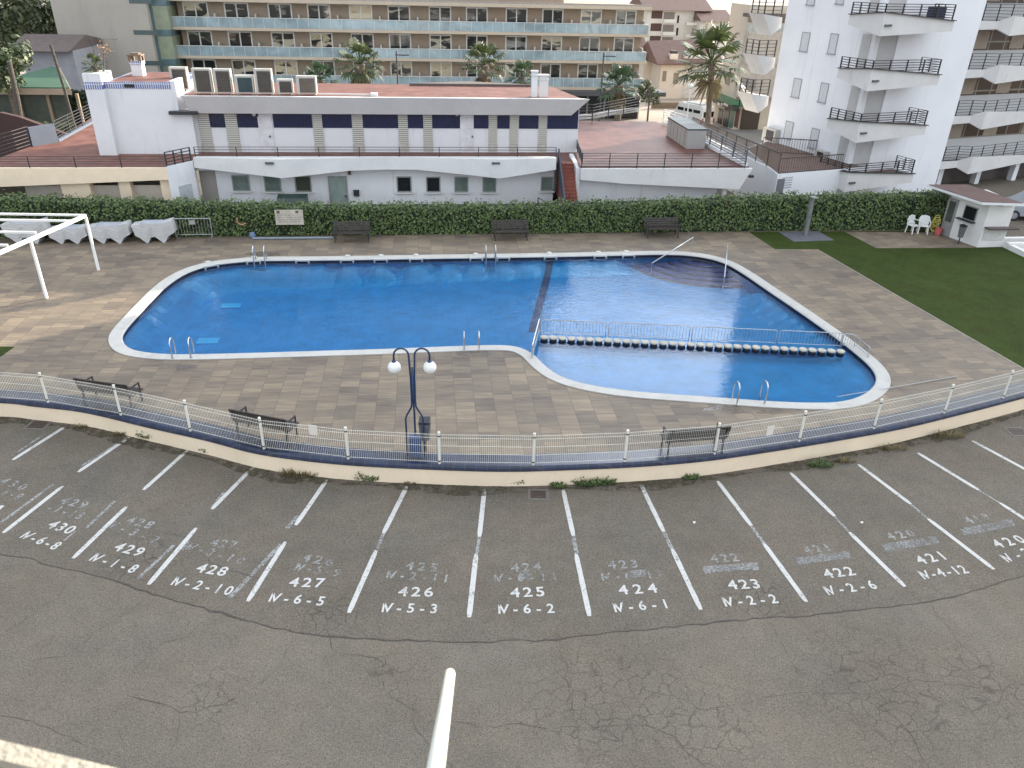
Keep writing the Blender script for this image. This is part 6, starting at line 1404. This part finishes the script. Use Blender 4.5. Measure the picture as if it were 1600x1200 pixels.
# pergola
pg = thing('pergola', 'white steel pergola frame at the left of the terrace', 'pergola', G(154, 422, DZ)); P1 = G(154, 422, DZ); P2 = G(73, 466, DZ); PZ = 2.92
WB = WPAINT; cs = []
for p in (P1, P2): MB().bar((p.x, p.y, DZ), (p.x, p.y, PZ), .09).build('post', WB, pg)
dv = (P2-P1); P3 = P1+dv*2.6; lf = Vector((-1, -.035, 0)); 
MB().bar((P1.x, P1.y, PZ+.06), (P3.x, P3.y, PZ+.06), .12).build('beam', WB, pg); q1_, q3_ = P1+lf*7, P3+lf*7; MB().bar((q1_.x, q1_.y, PZ+.06), (q3_.x, q3_.y, PZ+.06), .12).build('beam', WB, pg)
for a in (P3, q1_, q3_): MB().bar((a.x, a.y, DZ), (a.x, a.y, PZ), .09).build('post', WB, pg)
for px, py in [(134, 337), (115, 346), (56, 364), (12, 384)]:
    a = G(px, py, PZ+.03); a = a+Vector((.0, 0, 0)); b = a+Vector((-6.9, -.22, 0)); MB().bar((a.x, a.y, PZ+.05), (b.x, b.y, PZ+.05), .08).build('rafter', WB, pg)
# lounger stacks
LGM = mat('lounger_white', (.52, .52, .52), .6, .05, 4, dirt=(.5, .48, .44), dpos=.6)
def lounger(a, b, w0, hscale, label, flat=0):
    A, B = G(*a).xy, G(*b).xy; an = math.atan2((B-A).y, (B-A).x); fr = Frame(A, math.degrees(an)); L_ = (B-A).length; k = L_/2.0
    r = thing('lounger_stack', label, 'sun loungers', (*A, DZ), 0, 'stacked white sun loungers by the hedge')
    prof = [(0, .85), (.13, .34), (.32, .24), (.58, 0), (.68, 0), (.84, .27), (1.05, .29), (1.38, 0), (1.48, 0), (1.66, .30), (2.0, .48), (1.93, 1.06-flat*.1), (1.42, .93), (.6, .93)]
    mb = MB(fr); mb.slabxz([(x*k, DZ+z*hscale) for x, z in prof], 0, .62); mb.build('shells', LGM, r)
    mb = MB(fr)
    for j in range(4):
        z0 = .42+.11*j; mb.bar((.08*k, -.012, DZ+z0*hscale), (.7*k, -.012, DZ+(z0-.13)*hscale), .03, .022); mb.bar((.7*k, -.012, DZ+(z0-.13)*hscale), (.95*k, -.012, DZ+(z0+.05)*hscale), .03, .022); mb.bar((.95*k, -.012, DZ+(z0+.05)*hscale), (1.45*k, -.012, DZ+(z0-.13)*hscale), .03, .022); mb.bar((1.45*k, -.012, DZ+(z0-.13)*hscale), (1.9*k, -.012, DZ+(z0+.2)*hscale), .03, .022)
    mb.build('shell_rims', mat('rim_pale', (.60, .60, .59), .5, .03, 3), r)
    mb = MB(fr); mb.bbox((1.0*k, .31, DZ+.945*hscale), 1.1*k, .5, .03, 0); mb.build('top_slats', mat('slat_bluegrey', (.42, .45, .5), .6), r)
lounger((8, 381), (77, 381), 1, 1.05, 'lounger stack farthest left, partly behind the pergola rafters'); lounger((77, 381), (139, 381), 1, .8, 'lowest lounger stack, behind the pergola corner', .3); lounger((141, 380.5), (206, 380.5), 1, .92, 'lounger stack just right of the pergola corner post'); lounger((210, 380), (275, 379), 1, 1.0, 'rightmost lounger stack, beside the steel crowd barrier')
# crowd barrier
A, B = G(276, 373.5).xy, G(333, 373).xy; cbr = thing('crowd_barrier', 'galvanised crowd barrier in front of the hedge beside the lounger stacks', 'barrier', (*((A+B)/2), DZ))
mb = MB(); hpanel(mb, A, B, DZ+.12, DZ+1.0, 12, .02, .008); mb.build('frame', GAL, cbr); d = (B-A).normalized()
for t in (.05, .95): q = A+(B-A)*t; MB().bar((q.x, q.y-.28, DZ+.02), (q.x, q.y+.28, DZ+.02), .03).build('foot', GAL, cbr); 
for t in (.03, .97): q = A+(B-A)*t; MB().bar((q.x, q.y, DZ), (q.x, q.y, DZ+.2), .035).build('leg', GAL, cbr)
q = (A+B)/2; MB().bbox((q.x, q.y-.02, DZ+.82), .28, .02, .2, math.atan2(d.y, d.x)).build('plate', GAL, cbr)
# notice board on the hedge
x0, x1, z0, z1 = rect(430, 474, 328, 351, yH-.22); nb = thing('notice_board', 'weathered cream board hung on the hedge with faded lettering', 'sign', (*LW((x0+x1)/2, yH-.2).xy, z0))
MB(F5).box(x0, x1, yH-.24, yH-.20, z0, z1).build('board', mat('board_cream', (.50, .46, .38), .7, .15, 3), nb); mb = MB(F5); rn = random.Random(3)
for r_ in range(4):
    x = x0+.12
    while x < x1-.15:
        w_ = rn.uniform(.06, .2); zz_ = z1-.26-r_*.11; mb.box(x, x+w_, yH-.243, yH-.2405, zz_, zz_+.03); x += w_+.05
mb.build('faded_lettering', mat('lettering_grey', (.26, .24, .21), .8), nb)
for xx in (x0+.1, x1-.35): MB(F5).box(xx, xx+.14, yH-.244, yH-.2405, z1-.16, z1-.03).build('emblem', mat('emblem_brown', (.16, .09, .07), .7), nb)
# life ring
x, z = H_(377, 345, yH-.15); mb = MB(F5); pts = [(x+.22*math.cos(2*math.pi*k/18), yH-.10, z+.2*math.sin(2*math.pi*k/18)) for k in range(7, 17)]; mb.tube(pts, .038, 8)
o = mb.build('life_ring', mat('ring_orange', (.42, .22, .13), .6, .1, 3), origin=tuple(LW(x, yH-.14, z-.3)), smooth=True); tag(o, 'orange life ring half hidden in the hedge', 'life ring')
# rolled blue pool cover edge under the hedge
a = G(395, 372.5, DZ+.06); b = G(520, 371.5, DZ+.06); o = MB().tube([a, b], .055, 8).build('cover_roller', mat('pipe_bluegrey', (.22, .27, .32), .5), origin=(a.x, a.y, DZ)); tag(o, 'blue grey roller tube lying along the foot of the hedge', 'tube')
a = G(395, 371, DZ); o = MB().lathe((a.x, a.y, DZ), [(.12, 0), (.16, .1), (.12, .25), (.03, .28)], 12).build('roller_end', mat('ball_blue', (.16, .22, .36), .5), origin=(a.x, a.y, DZ)); tag(o, 'small blue grey drum at the left end of the roller tube', 'drum')
# outdoor shower
tp = [G(x, y).xy for x, y in [(1216, 363), (1278, 362), (1303, 376), (1240, 378)]]; TRY = mat('slate_tray', (.13, .13, .15), .6, .15, 3)
sh = thing('outdoor_shower', 'tall grey shower column on a dark stone tray in front of the hedge', 'shower', (*G(1260, 371).xy, DZ)); MB().prism([(p.x, p.y) for p in tp][::-1], DZ+.006, DZ+.03).build('tray', TRY, sh); MB().prism([(p.x, p.y) for p in tp], DZ+.006, DZ+.03).build('tray_edge', TRY, sh) if False else None
sp = G(1257.5, 368.5); zt6 = VY(1270, 308, sp.y).z; MB().bbox((sp.x, sp.y, (DZ+zt6)/2), .17, .2, zt6-DZ, a65).build('column', mat('shower_grey', (.20, .20, .20), .35, .1, 4), sh); MB().bbox((sp.x, sp.y-.12, zt6+.02), .30, .45, .05, a65).build('shower_head', STEEL, sh); MB().bbox((sp.x, sp.y-.12, DZ+1.05), .07, .06, .12, a65).build('tap', STEEL, sh)
# white garden chairs
def gchair(c, ang, label, first=None):
    if first: return dup(first, (c.x, c.y, DZ), ang, label)
    r = thing('garden_chair', label, 'chair', (c.x, c.y, DZ), ang, 'white plastic chairs by the hedge'); fr = Frame(c.xy, math.degrees(ang)); M_ = mat('chair_white', (.76, .76, .74), .4, .03, 3)
    MB(fr).bbox((0, 0, DZ+.42), .46, .44, .035).build('seat', M_, r)
    mb = MB(fr); pr = [(-.24, .45), (-.26, .75), (-.2, .88), (0, .93), (.2, .88), (.26, .75), (.24, .45)]
    mb.slabxz([(x, DZ+z) for x, z in pr], .2, .235); mb.build('backrest', M_, r)
    for sx in (-1, 1):
        for sy in (-1, 1): MB(fr).bar((sx*.24, sy*.22, DZ), (sx*.2, sy*.18, DZ+.42), .05).build('leg', M_, r)
        mb = MB(fr); mb.bar((sx*.26, -.2, DZ+.65), (sx*.26, .22, DZ+.67), .05, .03); mb.bar((sx*.25, -.2, DZ+.42), (sx*.26, -.2, DZ+.65), .04); mb.build('armrest', M_, r)
    return r
g1 = gchair(G(1424, 364), a65+R(20), 'white plastic chair on the left of the pair beside the kiosk'); gchair(G(1440, 364.5), a65-R(25), 'white plastic chair on the right of the pair, nearer the kiosk', g1)
# hose reel and toys
c = G(1457, 366); mb = MB()
for k in range(7): 
    rr = .16+.05*math.sin(k*2); mb.tube([(c.x+rr*math.cos(2*math.pi*j/12), c.y+.05*math.sin(k), DZ+.30+k*.10+rr*math.sin(2*math.pi*j/12)) for j in range(13)], .025, 6)
o = mb.build('garden_hose', mat('hose_yellow', (.42, .37, .08), .5, .1, 4), origin=(c.x, c.y, DZ)); tag(o, 'coiled yellow garden hose hanging by the kiosk corner', 'hose')
c = G(1464.5, 367); o = MB().lathe((c.x, c.y, DZ), [(.14, 0), (.19, .34), (.20, .36), (.16, .37)], 14).build('bucket', mat('pink_plastic', (.55, .12, .12), .5), origin=(c.x, c.y, DZ)); tag(o, 'pink bucket on the paving beside the yellow hose', 'bucket')
# ================================================================ vehicles
def rounded_profile_body(fr, prof, w, taper, name, m, parent, zc):
    # prof: side outline (x, z), lofted across the width with tumble-home
    mb = MB(fr); L_ = [(-w/2, .0), (-w/2+.05, .0), (w/2-.05, 0), (w/2, 0)]; n = len(prof); rings = []
    cx = sum(p[0] for p in prof)/n
    for y, sc in ((-w/2, .0), (-w/2+.07, 1), (w/2-.07, 1), (w/2, .0)):
        ring = []
        for x, z in prof:
            f = 0 if sc == 1 else .05
            yy = y
            if z > zc: yy = y*(1-taper*(z-zc))
            ring.append(mb.P(cx+(x-cx)*(1-f*.4), yy, z-(f if z > zc*1.3 else 0)))
        rings.append(ring)
    for a, b in zip(rings, rings[1:]):
        for k in range(n): mb.f.append([a[k], b[k], b[(k+1) % n], a[(k+1) % n]])
    for ring, rev in ((rings[0], False), (rings[-1], True)):
        pts = [Vector((p[0], p[1], 0)) for p in prof]
        for t in tessellate_polygon([pts]): mb.f.append([ring[k] for k in (t if rev else t[::-1])])
    return mb.build(name, m, parent)
def wheels(fr, xs_, w, r, parent):
    TY = mat('tyre', (.02, .02, .02), .8); RM = mat('rim', (.4, .4, .42), .35, metal=.6)
    for x in xs_:
        for s_ in (-1, 1):
            y = s_*(w/2-.1); mb = MB(fr); mb.tube([(x, y-.11, r), (x, y+.11, r)], r, 18); wh = mb.build('wheel', TY, parent); mb = MB(fr); mb.tube([(x, y+s_*.10, r), (x, y+s_*.125, r)], r*.6, 14); mb.build('rim', RM, wh)
class ZFrame(Frame):
    def __init__(s, o, deg, z0): Frame.__init__(s, o, deg); s.z0 = z0
    def w(s, x, y, z=0.0):
        p = Frame.w(s, x, y, z); p.z += s.z0; return p
# white van beside the palm (seen from its rear left)
vc = G(1079, 197, -3); va = thing('parked_van', 'white high roof van parked beside the tall palm', 'van', (vc.x, vc.y, -3)); fr = ZFrame((vc.x, vc.y), 180-58, -3)
prof = [(-2.6, .45), (-2.65, 1.1), (-2.55, 2.3), (-2.4, 2.55), (1.0, 2.6), (1.45, 2.45), (1.95, 1.55), (2.65, 1.15), (2.75, .5), (2.5, .35), (-2.4, .35)]
vm = mat('van_white', (.70, .69, .65), .3, .03, 1); rounded_profile_body(fr, prof, 1.95, .06, 'body', vm, va, 1.1); wheels(fr, (-1.7, 1.75), 1.95, .34, va)
for s_ in (-1, 1):
    for x0, x1 in ((-2.2, -1.1), (-.9, .3), (.5, 1.5)): MB(fr).box(x0, x1, s_*.925-.012, s_*.925+.012, 1.35, 2.05).build('side_window', DKG, va)
MB(fr).box(-2.66, -2.60, -.75, .75, 1.35, 1.95).build('rear_window', DKG, va); 
for s_ in (-1, 1): MB(fr).box(-2.69, -2.63, s_*.85-.09, s_*.85+.09, .75, 1.25).build('tail_light', mat('tail_red', (.35, .02, .02), .3), va)
MB(fr).box(-1.9, .6, -.6, .6, 2.6, 2.68).build('roof_box', mat('roof_rack', (.5, .5, .5), .5), va)
MB(fr).box(-2.76, -2.6, -.95, .95, .4, .55).build('bumper', mat('bumper_grey', (.12, .12, .12), .6), va)
# silver car beyond the kiosk
cc = VY(1606, 352, 45.5); cc.z = 0; ca = thing('parked_car', 'silver car at the right edge behind the kiosk', 'car', (cc.x, cc.y, 0)); fr = Frame((cc.x, cc.y), 172)
prof = [(-2.1, .4), (-2.15, .8), (-1.7, .98), (-1.0, 1.42), (.5, 1.46), (1.2, 1.0), (2.0, .82), (2.15, .5), (2.0, .3), (-2.0, .3)]
rounded_profile_body(fr, prof, 1.75, .16, 'body', mat('silver_paint', (.42, .45, .50), .25, .03, 1, metal=.4), ca, .9); wheels(fr, (-1.3, 1.35), 1.75, .31, ca)
for s_ in (-1, 1): MB(fr).slabxz([(-1.25, 1.0), (-.9, 1.34), (.4, 1.37), (.95, 1.0)], s_*.80-.03, s_*.80+.03).build('side_window', DKG, ca)
for s_ in (-1, 1): MB(fr).box(2.05, 2.13, s_*.6-.16, s_*.6+.16, .62, .76).build('headlight', mat('lens', (.7, .7, .7), .1), ca)
# street lamps
def lampost(px, pyt, pyb, Y, kind, label):
    p = VY(px, pyb, Y); zt = VY(px, pyt, Y).z; r = thing('street_lamp', label, 'street lamp', (p.x, p.y, -3)); mb = MB(); mb.tube([(p.x, p.y, -3), (p.x, p.y, zt)], .07, 8); mb.build('pole', mat('pole_dark', (.05, .06, .07), .5) if kind == 'arm' else WPAINT, r)
    if kind == 'arm': mb = MB(); mb.bbox((p.x+.5, p.y, zt-.3), 1.2, .12, .1); mb.build('arm', mat('pole_dark', (.05, .06, .07), .5), r)
    else: mb = MB(); mb.lathe((p.x, p.y, zt-.1), [(.1, 0), (.35, .15), (.38, .35), (.15, .55)], 12); mb.build('shade', WPAINT, r)
lampost(622, 80, 140, 72, 'arm', 'thin dark lamp post behind the red roof, in front of the hotel middle'); lampost(937, 82, 175, 76, 'arm', 'thin dark lamp post in front of the right part of the hotel'); lampost(1075, 137, 170, 90, 'globe', 'white lamp post in front of the grey house wall')
# drain covers
for (px, py, w_, lab) in [(841, 773, .42, 'rusty square drain cover near the wall below the mesh fence'), (60, 664, .5, 'rusty drain cover at the wall foot on the far left'), (1590, 675, .5, 'worn drain cover near the wall at the far right')]:
    c = G(px, py, 0); mb = MB(); an = R(0); mb.bbox((c.x, c.y, .006), w_, w_*.8, .02, an); r = thing('drain_cover', lab, 'drain cover', (c.x, c.y, 0), 0, 'drain covers at the wall foot'); MB().bbox((c.x, c.y, .005), w_+.14, w_*.8+.14, .016, an).build('frame', mat('concrete_collar', (.15, .14, .125), .9, .15, 6), r); mb.build('grate', mat('rusty_iron', (.085, .055, .045), .7, .3, 12), r); mb = MB()
    for k in range(5): mb.bbox((c.x, c.y-w_*.32+k*w_*.16, .0175), w_*.9, .02, .004, an)
    mb.build('slots', DARK, r)
# weeds
WD = leafmat('weed_leaf', (.03, .06, .015), (.12, .17, .05), .6); WDRY = leafmat('weed_dry', (.14, .11, .05), (.26, .22, .11), .8)
for i, (px, py, s_, n, m2, lab) in enumerate([(242, 685, .42, 240, WD, 'spiky green weed tuft at the wall foot, far left'), (190, 679, .3, 110, WDRY, 'thin dry weeds left of the spiky green tuft'), (125, 668, .22, 60, WDRY, 'sparse weeds at the wall foot near the left end'), (330, 707, .3, 90, WD, 'low weeds right of the spiky tuft at the wall foot'), (468, 743, .5, 240, WDRY, 'wide dry brown weed patch below the left near bench'),
        (576, 749, .38, 200, WD, 'dark green weed clump left of the globe lamp'), (808, 756, .28, 170, WD, 'upright green weed just left of the middle drain cover'), (872, 761, .2, 80, WD, 'tiny weeds at the top of the bay line right of the drain cover'), (917, 757, .34, 260, WD, 'bushy weed, left one of the two joined clumps right of the drain cover'), (941, 755, .32, 230, WD, 'bushy weed, right one of the two joined clumps right of the drain cover'), (1079, 748, .2, 90, WD, 'small lone weed below the right near bench'),
        (1283, 729, .3, 130, WD, 'dark weed at the wall foot below the wading basin'), (1318, 722, .3, 110, WDRY, 'dry trailing weed right of the wading basin weed'), (1395, 703, .4, 90, WDRY, 'flat dry weeds along the right part of the wall foot'), (640, 757, .18, 50, WDRY, 'few dry stalks at the wall foot under the lamp'), (1480, 683, .5, 120, WDRY, 'long flat dry weed strip near the right end of the wall')]):
    c = G(px, py, 0); rn = random.Random(100+i); mb = MB()
    for k in range(n):
        a = rn.uniform(0, 2*math.pi); rr = s_*math.sqrt(rn.random())*.9; p = Vector((c.x+math.cos(a)*rr*1.2, c.y+math.sin(a)*rr*.35, .012)); h = (1.5 if m2 is WD else 1)*s_*rn.uniform(.15, .75)*(1-.5*rr/s_); d = Vector((math.cos(a)*rn.uniform(.2, .9), math.sin(a)*.5, 1)).normalized(); tip = p+d*h; w_ = Vector((-d.y, d.x, 0)).normalized()*.012 if (d.x or d.y) else Vector((.012, 0, 0))
        mb.f.append([mb.raw(p-w_), mb.raw(p+w_), mb.raw(p+d*h*.6+w_), mb.raw(tip), mb.raw(p+d*h*.6-w_)])
        if m2 is WD: mb.leaf(p+d*h*rn.uniform(.5, 1), rn.uniform(.03, .07), (rn.gauss(0, .5), -.5, 1))
    o = mb.build('weed', m2, origin=(c.x, c.y, 0)); tag(o, lab, 'weed', 'weeds growing at the wall foot')
# small litter
for i, (px, py, lab) in enumerate([(1084, 817, 'scrap of white litter in the bay above number 423'), (1346, 817, 'tiny white scrap in the bay above number 421')]):
    c = G(px, py, .012); o = MB().leaf(c+Vector((0, 0, .012)), .09, (0, -.2, 1), asp=.5).leaf(c+Vector((.03, .02, .02)), .06, (.3, 0, 1)).build('litter', WPAINT, origin=tuple(c)); tag(o, lab, 'litter')
# ================================================================ the balcony the picture is taken from
def at(px, py, dist):
    d = Vector(ray(px, py)); return Vector((0, 0, CH))+d*dist
o_ = MB(); a = at(703, 1053, 1.5); b = at(672, 1260, .80); o_.tube([a, b], [.0108, .0112], 16); o = o_.build('awning_rod', mat('rod_white', (.60, .61, .54), .35, .02, 2), origin=tuple(b), smooth=True); tag(o, 'white out of focus rod sticking up in the foreground', 'rod')
pa, pb = at(-160, 1139, .75), at(300, 1251, .72); br_ = thing('balcony_rail', 'sunlit stone balcony ledge cutting the bottom left corner', 'ledge', tuple(pb)); mb = MB(); mb.bar(pa, pb, .018, .014); mb.build('top', mat('ledge_stone', (.36, .32, .25), .85, .08, 12, bump=.3, bscale=120, fine=.08), br_)
dn_ = Vector((0, -.004, -.032)); MB().bar(pa+dn_, pb+dn_, .02, .045).build('side', mat('ledge_brown', (.22, .14, .10), .8, .15, 20), br_)
# ================================================================ light, sky, camera
SUN_AZ = R(42)      # measured from +X towards +Y, direction to the sun
SUN_EL = R(14.6)
wld = bpy.data.worlds.new('World'); SC.world = wld; wld.use_nodes = True; nt = wld.node_tree
sky = nt.nodes.new('ShaderNodeTexSky'); sky.sky_type = 'NISHITA'; sky.sun_disc = False; sky.sun_elevation = SUN_EL; sky.sun_rotation = math.pi/2-SUN_AZ
sky.air_density = 1.0; sky.dust_density = 1.2; sky.ozone_density = 1.0
hs = _n(nt, 'ShaderNodeHueSaturation'); hs.inputs['Saturation'].default_value = .52; nt.links.new(sky.outputs[0], hs.inputs['Color'])
# added bright cloud bank, out of view, shaped to glare in the pool water
tc = nt.nodes.new('ShaderNodeTexCoord'); sp_ = nt.nodes.new('ShaderNodeSeparateXYZ'); nt.links.new(tc.outputs['Generated'], sp_.inputs[0])
def M_(op, a, b_, c=None):
    q = _n(nt, 'ShaderNodeMath', operation=op)
    for i, v in enumerate([a, b_, c]):
        if v is None: continue
        if isinstance(v, (int, float)): q.inputs[i].default_value = v
        else: nt.links.new(v, q.inputs[i])
    return q.outputs[0]
nz = _n(nt, 'ShaderNodeTexNoise', Scale=5.0, Detail=6.0, Roughness=.6); nt.links.new(tc.outputs['Generated'], nz.inputs['Vector'])
az_ = M_('ARCTAN2', sp_.outputs[0], sp_.outputs[1]); el_ = M_('ARCSINE', sp_.outputs[2], 0)
wob = M_('MULTIPLY_ADD', nz.outputs['Fac'], .12, -.06)
def ramp(v, lo, hi):
    mr = _n(nt, 'ShaderNodeMapRange'); mr.interpolation_type = 'SMOOTHSTEP'; mr.inputs['From Min'].default_value = lo; mr.inputs['From Max'].default_value = hi; nt.links.new(v, mr.inputs['Value']); return mr.outputs[0]
ca_ = ramp(M_('ADD', az_, wob), .045, .085); ce_ = ramp(M_('ADD', el_, M_('MULTIPLY', wob, .5)), .372, .392)
cb_ = M_('SUBTRACT', 1.0, ramp(az_, .9, 1.5)); ct_ = M_('SUBTRACT', 1.0, ramp(el_, .75, 1.0))
cl_ = M_('MULTIPLY', M_('MULTIPLY', ca_, ce_), M_('MULTIPLY', cb_, ct_))
cm = _n(nt, 'ShaderNodeMix', data_type='RGBA'); nt.links.new(cl_, cm.inputs['Factor']); nt.links.new(hs.outputs[0], cm.inputs['A']); cm.inputs['B'].default_value = (17, 18, 19.5, 1)
c2_ = M_('MAXIMUM', ramp(el_, .85, 1.15), ramp(M_('MULTIPLY', sp_.outputs[1], -1.0), .0, .35))  # added cloud cover overhead and behind the camera, brightens the shade
c2_ = M_('MULTIPLY', c2_, M_('ADD', M_('MULTIPLY', nz.outputs['Fac'], .8), .6))
cm2 = _n(nt, 'ShaderNodeMix', data_type='RGBA'); nt.links.new(c2_, cm2.inputs['Factor']); nt.links.new(cm.outputs['Result'], cm2.inputs['A']); cm2.inputs['B'].default_value = (4.15, 4.5, 5.0, 1); cm = cm2
bg = nt.nodes['Background']; bg.inputs['Strength'].default_value = .15; nt.links.new(cm.outputs['Result'], bg.inputs['Color'])
sd = bpy.data.lights.new('sun', 'SUN'); sd.energy = 5.0; sd.angle = R(.6); sd.color = (1, .87, .70); so = bpy.data.objects.new('sun', sd); COL.objects.link(so)
dirv = Vector((math.cos(SUN_AZ)*math.cos(SUN_EL), math.sin(SUN_AZ)*math.cos(SUN_EL), math.sin(SUN_EL))); so.rotation_euler = (-dirv).to_track_quat('-Z', 'Y').to_euler(); so.location = (40, 40, 60)
cd_ = bpy.data.cameras.new('camera'); cam = bpy.data.objects.new('camera', cd_); COL.objects.link(cam); SC.camera = cam
cd_.sensor_width = 36; cd_.lens = 36*FPX/1600; cd_.clip_start = .05; cd_.clip_end = 5000
right0 = Vector((1, 0, 0)); up0 = Vector((0, _st, _ct)); fw = Vector((0, _ct, -_st)); Rr = right0*_c+up0*_s; Uu = up0*_c-right0*_s
cam.matrix_world = Matrix(((Rr.x, Uu.x, -fw.x, 0), (Rr.y, Uu.y, -fw.y, 0), (Rr.z, Uu.z, -fw.z, CH), (0, 0, 0, 1)))
cd_.dof.use_dof = True; cd_.dof.focus_distance = 25; cd_.dof.aperture_fstop = 9.0
SC.view_settings.view_transform = 'Standard'; SC.view_settings.look = 'None'; SC.view_settings.exposure = 1.22; SC.view_settings.gamma = 1
SC.cycles.max_bounces = 8; SC.cycles.transparent_max_bounces = 16; SC.cycles.volume_bounces = 0; SC.cycles.caustics_reflective = False; SC.cycles.caustics_refractive = False
